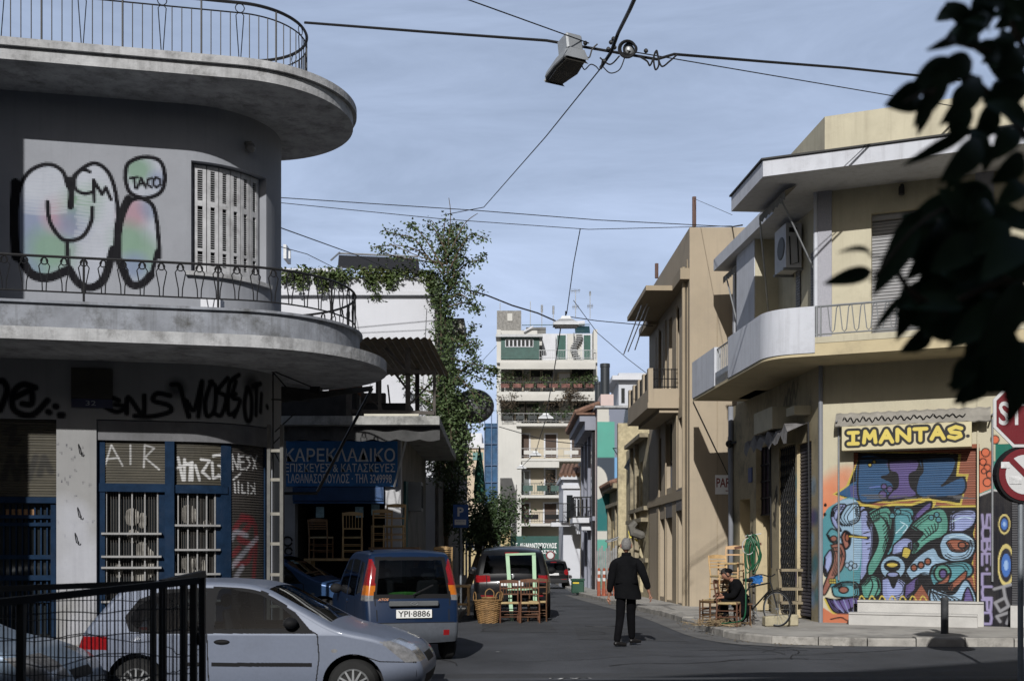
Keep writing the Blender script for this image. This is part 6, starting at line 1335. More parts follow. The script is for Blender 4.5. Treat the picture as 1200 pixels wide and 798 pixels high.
def car_body(prof, zb, W, tumble, belt, plan, step=.012, rad=.07, crown=.03):
    """prof: side outline over the top from rear-bottom to front-bottom (x forward, z up). Returns point/face arrays with a region tag per face
    (0 side, 1 rounded shoulder, 2 top band) for a skin whose half width is plan(x) * tumble(z)."""
    P = resample(sm(prof, n=10), step)
    T = np.gradient(P, axis=0); T /= np.linalg.norm(T, axis=1)[:, None] + 1e-9
    N = np.c_[-T[:, 1], T[:, 0]]                        # outward (path runs rear -> front over the top)
    k = 9; N = np.array([np.convolve(np.pad(N[:, i], k, 'edge'), np.ones(2 * k + 1) / (2 * k + 1), 'valid') for i in (0, 1)]).T; N /= np.linalg.norm(N, axis=1)[:, None]
    Pin = P - N * rad
    halfw = lambda x, z: W / 2 * plan(x) * tumble(z)
    V_, F_, Rg = [], [], []
    def grid(G, reg, flip=False):
        n, m_ = G.shape[:2]; k0 = sum(len(v) for v in V_); V_.append(G.reshape(-1, 3))
        I = np.arange(n * m_).reshape(n, m_) + k0; q = np.stack([I[:-1, :-1], I[1:, :-1], I[1:, 1:], I[:-1, 1:]], -1).reshape(-1, 4)
        F_.append(q[:, ::-1] if flip else q); Rg.append(np.full(len(q), reg))
    we = halfw(Pin[:, 0], Pin[:, 1]) - rad
    nv = int(W / step / 1.6); s = np.linspace(-1, 1, nv)
    X = P[:, 0][:, None] + N[:, 0][:, None] * crown * (1 - s[None] ** 2) * 1; Z = P[:, 1][:, None] + N[:, 1][:, None] * crown * (1 - s[None] ** 2)
    grid(np.stack([X, we[:, None] * s[None], Z], -1), 2, True)
    for sg in (1, -1):
        a = np.linspace(0, math.pi / 2, 7)
        X = Pin[:, 0][:, None] + N[:, 0][:, None] * rad * np.cos(a)[None]; Z = Pin[:, 1][:, None] + N[:, 1][:, None] * rad * np.cos(a)[None]
        grid(np.stack([X, sg * (we[:, None] + rad * np.sin(a)[None]), Z], -1), 1, sg > 0)
        xs = np.arange(Pin[:, 0].min() + .002, Pin[:, 0].max(), step)
        # top and bottom of the inset outline per column
        top = np.full(len(xs), -9.0); bot = np.full(len(xs), zb)
        for (x0, z0), (x1, z1) in zip(Pin[:-1], Pin[1:]):
            lo, hi = min(x0, x1) - 1e-6, max(x0, x1) + 1e-6; mk = (xs >= lo) & (xs <= hi)
            if mk.any():
                t = (xs[mk] - x0) / (x1 - x0 + 1e-12); zz = z0 + np.clip(t, 0, 1) * (z1 - z0)
                top[mk] = np.maximum(top[mk], zz)
        # the ends lean: find the lowest outline z at columns beyond the bottom ends
        r0, r1 = Pin[0], Pin[-1]
        for i, x in enumerate(xs):
            if x < r0[0] or x > r1[0]:
                c = [z0 + (x - x0) / (x1 - x0 + 1e-12) * (z1 - z0) for (x0, z0), (x1, z1) in zip(Pin[:-1], Pin[1:]) if min(x0, x1) <= x <= max(x0, x1)]
                if c: bot[i] = max(zb, min(c))
        m_ = int(1.2 / step); t = np.linspace(0, 1, m_); X = np.repeat(xs[:, None], m_, 1); Z = bot[:, None] + (top - bot)[:, None] * t[None]
        grid(np.stack([X, sg * halfw(X, Z), Z], -1), 0, sg < 0)
    return np.concatenate(V_), np.concatenate(F_), np.concatenate(Rg)
def split_car(root, Vt, Ft, Rg, classes, mats, default, wheels, wr):
    C = Vt[Ft].mean(1); x, y, z = C.T; lab = np.full(len(Ft), default, dtype=object)
    for nm, fn in classes: lab[fn(x, y, z, Rg)] = nm
    keep = np.ones(len(Ft), bool)
    for wx, wz in wheels: keep &= ~((np.hypot(x - wx, z - wz) < wr) & (Rg < 2))
    keep &= z > -9
    objs = {}
    for nm in dict.fromkeys([default] + [c[0] for c in classes]):
        sel = (lab == nm) & keep
        if not sel.any(): continue
        f = Ft[sel]; u, inv = np.unique(f, return_inverse=True); me = bpy.data.meshes.new(nm)
        me.from_pydata(Vt[u].tolist(), [], inv.reshape(-1, 4).tolist()); me.polygons.foreach_set('use_smooth', [True] * len(f)); me.materials.append(mats[nm]); me.update()
        o = bpy.data.objects.new(nm, me); finish(o, root); objs[nm] = o
    return objs
TYRE = pm('tyre_rubber', (.012, .012, .012), .85, .2, 10, .2, 40)
ALLOY = pm('alloy_rim', (.42, .43, .44), .35, .1, 8, 0, metal=.7)
def wheel(root, x, y, z, r, side, spokes=12, wdt=.19):
    M = Matrix(((1, 0, 0), (0, 0, side), (0, 1, 0)))
    m = MB(); m.lathe((x, y, z), [(r * .62, -wdt / 2), (r * .9, -wdt / 2), (r, -wdt * .3), (r, wdt * .3), (r * .9, wdt / 2), (r * .66, wdt / 2), (r * .62, wdt * .4)], 32, M); t = m.build('wheel', TYRE, root, local=True, smooth=True)
    m = MB(); m.lathe((x, y, z), [(r * .66, wdt * .45), (r * .64, wdt * .5), (r * .58, wdt * .46), (r * .57, wdt * .1)], 32, M, cap=False)
    for i in range(spokes):
        a = 2 * math.pi * i / spokes; d = V(math.cos(a), 0, math.sin(a)); s_ = V(-math.sin(a), 0, math.cos(a)); o = V(x, y + side * wdt * .36, z)
        m.hexa([o + d * r * .1 - s_ * r * .05, o + d * r * .6 - s_ * r * .035, o + d * r * .6 + s_ * r * .035, o + d * r * .1 + s_ * r * .05] + [q + V(0, side * .025, 0) for q in (o + d * r * .1 - s_ * r * .05, o + d * r * .6 - s_ * r * .035, o + d * r * .6 + s_ * r * .035, o + d * r * .1 + s_ * r * .05)])
    m.lathe((x, y + side * wdt * .36, z), [(r * .14, 0), (r * .13, .03), (.01, .04)], 16, M); m.build('rim', ALLOY, t, local=True)
    m = MB(); m.lathe((x, y, z), [(r * .6, -wdt * .2), (r * .1, -wdt * .2)], 24, M); m.build('brake_disc', DARK, t, local=True)
def underside(root, x0, x1, W, z0, z1):
    m = MB(); m.box((x0, -W / 2, z0), (x1, W / 2, z1)); m.build('underbody', DARK, root, local=True)
def interior(root, zf, x0, rows, wheel_x, w_=.48, zs=.55):
    m = MB(); m.box((-1.0, -.55, zf - .02), (1.0, .55, zf)); m.build('floor_pan', DARK, root, local=True)
    sm_ = pm('seat_cloth', (.03, .03, .034), .9, .3, 8)
    for x in rows:
        for s in (-1, 1):
            m = MB(); m.box((x - .22, s * .34 - .22, zs - .1), (x + .25, s * .34 + .22, zs + .02)); m.hexa([V(x - .34, s * .34 - .2, zs), V(x - .34, s * .34 + .2, zs), V(x - .2, s * .34 + .2, zs), V(x - .2, s * .34 - .2, zs), V(x - .44, s * .34 - .16, zs + .52), V(x - .44, s * .34 + .16, zs + .52), V(x - .36, s * .34 + .16, zs + .52), V(x - .36, s * .34 - .16, zs + .52)]); m.box((x - .46, s * .34 - .11, zs + .55), (x - .38, s * .34 + .11, zs + .7)); m.build('car_seat', sm_, root, local=True, bevel=.03)
    m = MB(); m.box((wheel_x + .15, -.6, zs + .08), (wheel_x + .5, .6, zs + .3)); m.build('dashboard', TRIM, root, local=True, bevel=.04)
    m = MB(); m.tube([V(wheel_x + .07 * math.cos(a * .3), .34 + .18 * math.sin(a * .3), zs + .27 + .17 * math.cos(a * .3)) for a in range(22)], .014, 6); m.tube([(wheel_x, .34, zs + .27), (wheel_x + .2, .34, zs + .2)], .02, 6); m.build('steering_wheel', TRIM, root, local=True)
def paint(name, col, metal=.35, rough=.32): return pm(name, col, rough, .04, 30, 0, metal=metal, coat=.18, spec=.35, dirt=.15, dcol=(.05, .05, .05), dsc=2)
CARGL = tinted('car_glass', (.30, .33, .34))
TRIM = pm('black_trim', (.009, .009, .01), .7, .1, bump=0, spec=.15)
REDL = pm('red_lens', (.20, .008, .01), .15, .2, 20, 0, coat=.8); AMBL = pm('amber_lens', (.42, .12, .012), .15, .1, 20, 0, coat=.8); CLEARL = pm('clear_lens', (.16, .16, .165), .15, .3, 20, 0, coat=.5)
# ---- silver three-door hatchback
def hatchback(name, label, loc, rz, pm_, group=None):
    t = thing(name, label, 'car', loc, rz, group)
    prof = [(-1.93, .22), (-1.97, .5), (-1.95, .72), (-1.87, .9), (-1.70, 1.12), (-1.52, 1.33), (-1.34, 1.41), (-.9, 1.44), (-.3, 1.44), (.15, 1.38), (.62, 1.14), (1.02, .94), (1.45, .84), (1.78, .72), (1.93, .58), (1.98, .42), (1.93, .22)]
    plan = lambda x: 1 - .10 * np.clip((np.abs(x) - 1.0) / 1.0, 0, 1) ** 2.2
    tum = lambda z: np.where(z < .85, 1 - .06 * np.clip((.55 - z) / .4, 0, 1) ** 2, 1 - .26 * np.clip((z - .85) / .6, 0, 1) ** 1.15)
    Vt, Ft, Rg = car_body(prof, .2, 1.68, tum, .9, plan, step=.0065)
    sw = sm([(.62, .93), (.48, 1.08), (.16, 1.28), (-.1, 1.34), (-.36, 1.345), (-.37, .92)], False, 5); qw = [tuple(p) for p in sm([(-.5, 1.335), (-.9, 1.32), (-1.2, 1.22), (-1.33, 1.06), (-1.28, .94), (-1.1, .905), (-.5, .91)], False, 5)]
    swf = [tuple(p) for p in sw]; cl = [
        ('lower_trim', lambda x, y, z, r: (z < .28) & (abs(x) < 1.2)),
        ('door_gap', lambda x, y, z, r: (r == 0) & (nearline(x, z, [(.78, .3), (.82, .6), (.8, .86), (.68, .93)], .007) | nearline(x, z, [(-.43, .3), (-.45, .9)], .007) | nearline(x, z, [(.8, .3), (-.43, .3)], .007))),
        ('door_gap', lambda x, y, z, r: (r < 2) & nearline(x, z, [(1.9, .55), (1.5, .56), (1.32, .62)], .006)),
        ('side_strip', lambda x, y, z, r: (r == 0) & (z > .5) & (z < .545) & (((x > -.4) & (x < .74)) | ((x < -.47) & (x > -.75)))),
        ('window_surround', lambda x, y, z, r: (r < 2) & (inpoly(x, z, [(.76, .87), (.52, 1.12), (.17, 1.335), (-.1, 1.38), (-.4, 1.385), (-.42, .87)]) | inpoly(x, z, [(-.4, 1.385), (-.95, 1.36), (-1.27, 1.25), (-1.41, 1.05), (-1.34, .89), (-1.1, .865), (-.4, .87)]))),
        ('side_window', lambda x, y, z, r: (r < 2) & (inpoly(x, z, swf) | inpoly(x, z, qw))),
        ('windscreen', lambda x, y, z, r: (r == 2) & (x > .2) & (x < .92) & (z > .99) & (abs(y) < .64)),
        ('rear_window', lambda x, y, z, r: (r == 2) & (x < -1.48) & (z > .95) & (z < 1.34) & (abs(y) < .56)),
        ('tail_light', lambda x, y, z, r: (x < -1.6) & (z > .68) & (z < .83) & (abs(y) > .48)),
        ('headlight', lambda x, y, z, r: (x > 1.5) & inpoly(x, z, [(1.5, .78), (1.72, .80), (1.95, .66), (1.97, .56), (1.78, .55)]) & (abs(y) > .36)),
        ('grille', lambda x, y, z, r: (r == 2) & (x > 1.8) & (((abs(y) < .3) & (z > .52) & (z < .62)) | ((abs(y) < .55) & (z > .28) & (z < .4)))),
        ('indicator', lambda x, y, z, r: (r == 0) & (np.hypot((x - .99) / 1.6, z - .68) < .022))]
    mats = dict(body=pm_, door_gap=DARK, lower_trim=TRIM, side_strip=TRIM, window_surround=TRIM, side_window=CARGL, windscreen=CARGL, rear_window=CARGL, tail_light=REDL, headlight=CLEARL, grille=TRIM, indicator=CLEARL)
    split_car(t, Vt, Ft, Rg, cl, mats, 'body', [(1.2, .3), (-1.26, .3)], .345)
    for x in (1.2, -1.26):
        for s in (1, -1):
            wheel(t, x, s * .73, .29, .29, s); m = MB(); a = [math.pi * i / 14 for i in range(15)]
            m.add([V(x + .36 * math.cos(q), s * .80, .3 + .36 * math.sin(q)) for q in a] + [V(x + .36 * math.cos(q), s * .45, .3 + .36 * math.sin(q)) for q in a], [(i, i + 1, i + 16, i + 15) for i in range(14)]); m.build('wheel_arch', DARK, t, local=True)
    underside(t, -1.8, 1.8, 1.2, .2, .5)
    for s in (1, -1):
        m = MB(); m.ball((.5, s * .86, .99), .085, .1, .065, 12, 8); m.bar((.52, s * .74, .95), (.52, s * .84, .98), .05); m.build('door_mirror', TRIM, t, local=True, smooth=True)
        m = MB(); m.ball((-.28, s * .838, .775), .095, .028, .03, 12, 8); m.build('door_handle', TRIM, t, local=True, smooth=True)
    interior(t, .5, 0, (.05, -.85), .48, zs=.6)
    m = MB(); m.bar((-1.55, -.5, 1.385), (-1.55, .5, 1.385), .14, .03); m.build('spoiler', pm_, t, local=True)
    m = MB(); m.tube([(.78, .5, 1.05), (.72, -.1, 1.07)], .012, 5); m.build('wiper', TRIM, t, local=True)
    return t
hatchback('silver_hatchback', 'silver three-door hatchback parked behind the wire fence in the foreground', (-2.95, 13.6, -.2), R(-2), paint('silver_paint', (.13, .15, .20), .1, .5))
hatchback('pale_blue_car', 'pale blue car at the bottom left corner behind the wire fence', (-6.35, 11.5, -.2), R(3), paint('pale_blue_paint', (.16, .21, .28), .2, .4))
hatchback('blue_car', 'small blue car half hidden behind the ladder and the tall blue hatchback', (-4.65, 22.6, .1), R(-8), paint('mid_blue_paint', (.03, .07, .16), .3, .3))
# ---- tall blue city car seen from behind
def tall_car():
    t = thing('blue_city_car', 'tall dark blue city car seen from behind with a white number plate', 'car', (-1.93, 18.05, -.02), R(90 + 17))
    prof = [(-1.70, .3), (-1.75, .42), (-1.74, .62), (-1.69, .9), (-1.60, 1.3), (-1.5, 1.51), (-1.33, 1.59), (-.6, 1.61), (.1, 1.57), (.55, 1.3), (.85, 1.02), (1.3, .93), (1.6, .78), (1.72, .5), (1.68, .28)]
    plan = lambda x: 1 - .09 * np.clip((np.abs(x) - 1.0) / .75, 0, 1) ** 2.4
    tum = lambda z: np.where(z < .9, 1 - .05 * np.clip((.6 - z) / .4, 0, 1) ** 2, 1 - .2 * np.clip((z - .9) / .72, 0, 1) ** 1.2)
    Vt, Ft, Rg = car_body(prof, .26, 1.46, tum, .9, plan, step=.011, rad=.07, crown=.035)
    yw = lambda z: .60 - .13 * (z - .95)
    rear = lambda x, r: (x < -1.4) & (r >= 1)
    cl = [('bumper', lambda x, y, z, r: (z < .58) & (x < -1.0)), ('bumper', lambda x, y, z, r: (z < .52) & (x > 1.1)),
          ('door_gap', lambda x, y, z, r: (r == 0) & (nearline(x, z, [(-.25, .35), (-.22, .9)], .007) | nearline(x, z, [(.62, .35), (.66, .95)], .007) | nearline(x, z, [(-1.0, .4), (-.98, .9)], .006))),
          ('door_gap', lambda x, y, z, r: rear(x, r) & (r == 2) & (nearline(abs(y), z, [(.52, .6), (.55, .92)], .006) | ((abs(z - .585) < .006)))),
          ('window_surround', lambda x, y, z, r: (r == 2) & (x < -1.4) & (z > .93) & (z < 1.53) & (abs(y) < yw(z) + .0)),
          ('rear_window', lambda x, y, z, r: (r == 2) & (x < -1.4) & (z > .99) & (z < 1.48) & (abs(y) < yw(z) - .07)),
          ('side_window', lambda x, y, z, r: (r < 2) & (inpoly(x, z, [(.62, .98), (.42, 1.28), (.15, 1.48), (-.2, 1.5), (-.2, .95)]) | inpoly(x, z, [(-.28, 1.5), (-.92, 1.48), (-.95, .95), (-.28, .95)]) | inpoly(x, z, [(-1.02, 1.47), (-1.3, 1.44), (-1.4, 1.02), (-1.03, .97)]))),
          ('tail_light', lambda x, y, z, r: (x < -1.38) & (z > 1.12) & (z < 1.5) & (abs(y) > yw(z) - .035 + .07 * np.clip((z - 1.35) / .15, 0, 1)) & (x < -1.45 - .0 * z)),
          ('indicator', lambda x, y, z, r: (x < -1.44) & (z > .98) & (z <= 1.12) & (abs(y) > yw(z) - .035)),
          ('reversing_light', lambda x, y, z, r: (x < -1.44) & (z > .9) & (z <= .98) & (abs(y) > yw(z) - .035)),
          ('windscreen', lambda x, y, z, r: (r == 2) & (x > .1) & (x < .8) & (z > 1.03) & (abs(y) < .55)),
          ('number_recess', lambda x, y, z, r: (r == 2) & (x < -1.6) & (z > .62) & (z < .81) & (abs(y) < .34)),
          ('fog_light', lambda x, y, z, r: (r == 2) & (x < -1.6) & (z > .4) & (z < .48) & (y < -.44) & (y > -.53))]
    body = paint('navy_paint', (.004, .015, .045), .1, .4)
    mats = dict(body=body, bumper=pm('grey_bumper', (.062, .07, .085), .7, .1, 20, .05, dirt=.3, dcol=(.05, .05, .05)), door_gap=DARK, window_surround=TRIM, rear_window=CARGL, side_window=CARGL, tail_light=REDL, indicator=AMBL, reversing_light=CLEARL, windscreen=CARGL, number_recess=body, fog_light=REDL)
    split_car(t, Vt, Ft, Rg, cl, mats, 'body', [(1.15, .28), (-1.2, .28)], .32)
    for x in (1.15, -1.2):
        for s in (1, -1): wheel(t, x, s * .63, .27, .27, s, 9, .17)
    underside(t, -1.6, 1.6, 1.0, .26, .55)
    interior(t, .55, 0, (.0, -.8), .45, zs=.66)
    m = MB(); m.bar((-1.775, -.36, .86), (-1.775, .36, .86), .05, .075); m.build('boot_handle', pm('grey_garnish', (.09, .095, .1), .5, .1), t, local=True, bevel=.01)
    m = MB(); m.box((-1.80, -.26, .655), (-1.785, .26, .775)); pl = m.build('number_plate', pm('white_plate', (.68, .68, .66), .5, .05), t, local=True)
    FPl = lambda u, z, d=0: V(-1.80 - d, -u, z)
    fit_text('YPI·8886', -.235, .235, .672, .758, FPl, .003, bold=.012).build('number', pm('black_ink', (.01, .01, .01), .6, 0, bump=0), pl, local=True)
    fit_text('ATOS', -.52, -.36, .905, .94, lambda u, z, d=0: V(-1.752 - d + .02 * 0, -u, z), .004, bold=.02, shear=.3).build('badge', pm('copper_badge', (.55, .25, .12), .4, .1), t, local=True)
    m = MB(); m.tube([V(-1.805, .05 * math.cos(a / 3), .86 + .022 * math.sin(a / 3)) for a in range(20)], .005, 4); m.tube([V(-1.805, .02, .845), V(-1.805, .012, .86), V(-1.805, -.012, .86), V(-1.805, -.02, .875)], .005, 4); m.build('emblem', ALLOY, t, local=True)
    m = MB(); m.tube([(-1.735, -.02, .96), (-1.74, .0, .98), (-1.70, -.3, 1.12)], .014, 5); m.build('rear_wiper', TRIM, t, local=True)
    for s in (1, -1): m = MB(); m.ball((.5, s * .79, 1.02), .07, .1, .08, 10, 8); m.build('door_mirror', TRIM, t, local=True, smooth=True); 
    for s in (1, -1): m = MB(); m.ball((-.3, s * .735, .86), .07, .02, .03, 10, 6); m.build('door_handle', body, t, local=True, smooth=True)
    m = MB(); m.tube([(-1.0, .5, 1.6), (-1.25, .5, 1.63)], .015, 5); m.build('aerial', TRIM, t, local=True)
    m = MB(); m.ball((-1.68, .12, 1.0), .012, .25, .03, 10, 6); m.build('parcel', pm('green_packet', (.1, .35, .06), .6, .6, 10), t, local=True)
tall_car()
# ---- dark SUV and far small black car, both seen from behind
def suv(name, label, loc, rz, L, W, H, body, lamp, far=False):
    t = thing(name, label, 'car', loc, rz); h = H / 1.66; e = L / 2
    prof = [(-e + .05, .35), (-e - .0, .55), (-e, .85 * h), (-e + .08, 1.0 * h), (-e + .28, 1.42 * h), (-e + .55, 1.6 * h), (-e + 1.2, H), (-.1, H), (.45, 1.52 * h), (1.05, 1.1 * h), (e - .3, .98 * h), (e - .05, .8 * h), (e, .5), (e - .06, .32)]
    plan = lambda x: 1 - .11 * np.clip((np.abs(x) - e + .8) / .8, 0, 1) ** 2.2
    tum = lambda z: np.where(z < .95 * h, 1 - .05 * np.clip((.6 - z) / .4, 0, 1) ** 2, 1 - .24 * np.clip((z - .95 * h) / (.7 * h), 0, 1) ** 1.2)
    Vt, Ft, Rg = car_body(prof, .3, W, tum, 1, plan, step=.014, rad=.09, crown=.06); yy = W / 2
    cl = [('bumper', lambda x, y, z, r: (z < .62 * h) & (x < -e + .6)),
          ('rear_window', lambda x, y, z, r: (r == 2) & (x < -e + .75) & (z > 1.08 * h) & (z < 1.5 * h) & (abs(y) < yy * .74 - .2 * (z - 1.08 * h))),
          ('side_window', lambda x, y, z, r: (r < 2) & inpoly(x, z, [(-e + .5, 1.1 * h), (-e + .75, 1.45 * h), (-.1, 1.54 * h), (.4, 1.42 * h), (.85, 1.08 * h)])),
          ('tail_light', lamp(e, h, yy)),
          ('brake_light', lambda x, y, z, r: (r == 2) & (x < -e + .7) & (z > 1.535 * h) & (z < 1.575 * h) & (abs(y) < .16)),
          ('reflector', lambda x, y, z, r: (r == 2) & (x < -e + .2) & (z > .55 * h) & (z < .585 * h) & (abs(y) > yy * .45) & (abs(y) < yy * .8)),
          ('door_gap', lambda x, y, z, r: (r == 2) & (x < -e + .4) & nearline(abs(y), z, [(yy * .62, .62 * h), (yy * .66, 1.02 * h)], .01))]
    mats = dict(body=body, bumper=TRIM if not far else pm('grey_black_bumper', (.03, .03, .032), .6, .1), rear_window=CARGL, side_window=CARGL, tail_light=REDL, brake_light=REDL, reflector=REDL, door_gap=DARK)
    interior(t, .6, 0, (.1, -.9), .6, zs=.8 * h)
    wx = e - .85; ww = .36 * h
    split_car(t, Vt, Ft, Rg, cl, mats, 'body', [(wx, ww), (-wx, ww)], ww + .06)
    for x in (wx, -wx):
        for s in (1, -1): wheel(t, x, s * (yy - .12), ww, ww, s, 7, .24)
    underside(t, -e + .2, e - .2, W * .8, .3, .6)
    for s in (1, -1):
        m = MB(); m.ball((.75, s * (yy + .1), 1.1 * h), .09, .13, .09, 10, 8); m.build('door_mirror', pm('bright_mirror', (.5, .5, .5), .3, .1, metal=.5) if (s > 0 and not far) else TRIM, t, local=True, smooth=True)
    m = MB(); m.box((-e - .075, -.26, .8 * h), (-e - .055, .26, .8 * h + .12)); m.build('number_plate', pm('eu_plate', (.6, .6, .6), .5, .1), t, local=True)
    return t
blk = paint('black_paint', (.006, .006, .007), .0, .3)
lampA = lambda e, h, yy: (lambda x, y, z, r: (x < -e + .3) & (z > .88 * h) & (z < 1.04 * h) & (abs(y) > yy * .56))
lampB = lambda e, h, yy: (lambda x, y, z, r: (x < -e + .3) & (np.hypot(abs(y) - yy * .82, z - .98 * h) < .15))
t = suv('black_suv', 'black estate car parked at the kerb behind the baskets and chairs', (0.0, 28.6, gz(28)), R(90), 4.4, 1.82, 1.66, blk, lampA)
m = MB(); e = 2.2
for y in (.62, .70): m.tube([(-e + .6, y, 1.66), (-e + .9, y, 1.71), (.2, y, 1.70)], .02, 5) if y > .65 else None
m.tube([(-e + .6, -.70, 1.64), (-e + .9, -.70, 1.71), (.2, -.70, 1.70)], .02, 5); m.build('roof_rail', TRIM, t, local=True)
m = MB(); M_ = Matrix(((0, 0, -1), (1, 0, 0), (0, 1, 0))); m.lathe((-e - .02, 0, 1.02), [(.055, 0), (.055, .03), (.04, .035)], 16, M_); m.build('emblem', ALLOY, t, local=True)
suv('small_black_car', 'small black hatchback with round red tail light far down the street', (2.2, 62.5, gz(61)), R(91), 3.7, 1.68, 1.52, blk, lampB, True)
# ------------------------------------------------------------ chairs, tables, baskets
def chair(name, label, loc, rz, wood, seatmat, group, slats_n=3, H=.9, spind=False, tilt=None):
    t = thing(name, label, 'chair', loc, rz, group)
    w, d, sh = .42, .38, .45
    for sx in (-1, 1):
        m = MB(); m.tube([(sx * w / 2, d / 2, 0), (sx * w / 2 * .98, d / 2, sh + .02)], .017, 7); m.build('leg', wood, t, local=True, smooth=True)
        m = MB(); m.tube([(sx * w / 2 * .92, -d / 2 - .03, 0), (sx * w / 2 * .92, -d / 2, sh), (sx * w / 2 * .95, -d / 2 - .07, H)], .017, 7); m.build('rear_leg', wood, t, local=True, smooth=True)
    m = MB(); m.hexa([V(-w / 2, -d / 2, sh - .03), V(w / 2, -d / 2, sh - .03), V(w / 2 + .01, d / 2 + .01, sh - .03), V(-w / 2 - .01, d / 2 + .01, sh - .03), V(-w / 2, -d / 2, sh + .01), V(w / 2, -d / 2, sh + .01), V(w / 2 + .01, d / 2 + .01, sh + .015), V(-w / 2 - .01, d / 2 + .01, sh + .015)]); m.build('seat', seatmat, t, local=True, bevel=.012)
    m = MB()
    for z in (.14, .26):
        m.tube([(-w / 2, d / 2, z), (w / 2, d / 2, z)], .01, 5); m.tube([(-w / 2 * .92, -d / 2, z + .03), (w / 2 * .92, -d / 2, z + .03)], .01, 5)
        for sx in (-1, 1): m.tube([(sx * w / 2, d / 2, z + .04), (sx * w / 2 * .92, -d / 2, z + .04)], .01, 5)
    m.build('stretcher', wood, t, local=True)
    m = MB()
    for i in range(slats_n):
        z = sh + .16 + (H - .06 - sh - .16) * i / max(1, slats_n - 1); y = -d / 2 - .07 * (z - sh) / (H - sh); hh = .06 if i == slats_n - 1 else .03
        n = 6
        for k in range(n):
            xa, xb = -w * .46 + w * .92 * k / n, -w * .46 + w * .92 * (k + 1) / n; ca, cb = -.03 * math.sin(math.pi * k / n), -.03 * math.sin(math.pi * (k + 1) / n)
            ta, tb = (.02 * math.sin(math.pi * k / n), .02 * math.sin(math.pi * (k + 1) / n)) if i == slats_n - 1 else (0, 0)
            m.hexa([V(xa, y + ca - .008, z), V(xb, y + cb - .008, z), V(xb, y + cb + .008, z), V(xa, y + ca + .008, z), V(xa, y + ca - .008, z + hh + ta), V(xb, y + cb - .008, z + hh + tb), V(xb, y + cb + .008, z + hh + tb), V(xa, y + ca + .008, z + hh + ta)])
    if spind:
        for k in range(5): x = -w * .3 + w * .15 * k; m.tube([(x, -d / 2 - .035, sh + .17), (x, -d / 2 - .085, H - .05)], .008, 5)
    m.build('backrest', wood, t, local=True); return t
RUSH = pm('rush_seat', (.35, .26, .13), .9, .3, 14, .5, 60)
RUSTW = pm('red_brown_wood', (.10, .042, .022), .5, .25, 9, .1, 40)
BLOND = pm('blond_wood', (.46, .30, .14), .6, .2, 9, .1, 40)
# inside / in front of the chair shop
def bench(name, label, x0, x1, ztop, Y, d, mat, leg=.07, cat='table', zb=0.0):
    t = thing(name, label, cat, ((x0 + x1) / 2, Y, zb)); m = MB(); m.box((x0, Y - d / 2, ztop - .05), (x1, Y + d / 2, ztop)); m.build('tabletop', mat, t)
    for x in (x0 + leg, x1 - leg):
        for y in (Y - d / 2 + .06, Y + d / 2 - .06): m = MB(); m.bar((x, y, zb), (x, y, ztop - .051), leg); m.build('leg', mat, t)
    m = MB(); m.bar((x0 + leg, Y - d / 2 + .06, zb + .25), (x1 - leg, Y - d / 2 + .06, zb + .25), .05); m.build('stretcher', mat, t); return t
Ys = 24.2; xx = lambda px: at(px, 645, Ys).x
zz = lambda py: at(0, py, Ys).z
bench('work_table', 'long wooden table carrying two chairs in the shop doorway', xx(359), xx(431), zz(654), Ys, .6, BLOND, .09, zb=.135)
bench('stacked_table', 'dark wooden table under the pair of blond chairs by the white pillar', xx(433), xx(492), zz(641), Ys + .1, .6, pm('walnut_wood', (.16, .09, .045), .5, .3, 8), .07, zb=.135)
g = 'chairs piled up in front of the chair shop'
chair('ladder_back_chair', 'wooden chair with spindle back standing on the long table', (xx(413), Ys, zz(654)), R(8), BLOND, RUSH, g, 2, .96, True)
chair('ladder_back_chair', 'low chair with woven back at the left end of the long table', (xx(376), Ys, zz(654)), R(-6), pm('brown_wood', (.2, .11, .05), .5, .25, 9), pm('pale_rush', (.4, .33, .2), .9, .3, 14, .5, 60), g, 4, .82)
chair('ladder_back_chair', 'blond chair on the dark table nearest the white pillar', (xx(462), Ys + .1, zz(641)), R(178), BLOND, RUSH, g, 2, .92)
c = chair('ladder_back_chair', 'blond chair on the dark table at its left end', (xx(447), Ys + .1, zz(641)), R(10), pm('golden_wood', (.38, .24, .11), .6, .2, 9), RUSH, g, 3, .78)
bench('low_table', 'pale topped low table below the rush armchair by the side wall', xx(500), xx(548), .82, 26.0, .5, BLOND, .05, zb=gz(26) + .135)
chair('ladder_back_chair', 'pale wooden chair with woven rush back on the low table', (at(519, 645, 25.9).x, 26.0, .82), R(4), BLOND, RUSH, g, 5, .86)
m = MB(); Yq = 24.0; m.box((xx(362), Yq - .5, .14), (xx(430), Yq - .1, .35)); tag(m.build('wooden_step', pm('dark_plank', (.06, .045, .03), .8, .3, 5), None), 'dark plank step in front of the long table', 'step')
m = MB(); m.lathe((xx(366), 23.9, .14), [(.14, 0), (.17, .2), (.1, .5), (.13, .6)], 10); tag(m.build('clay_urn', pm('dark_clay', (.08, .05, .035), .8, .2), None, smooth=True), 'dark clay urn beside the long table', 'urn')
m = MB(); zz_ = at(0, 682, 23.4); m.box((at(372, 0, 23.4).x - .35, 23.2, .13), (at(372, 0, 23.4).x + .4, 23.7, zz_.z)); tag(m.build('marble_block', MARB, None, bevel=.02), 'white marble slab stack under the long table', 'slab')
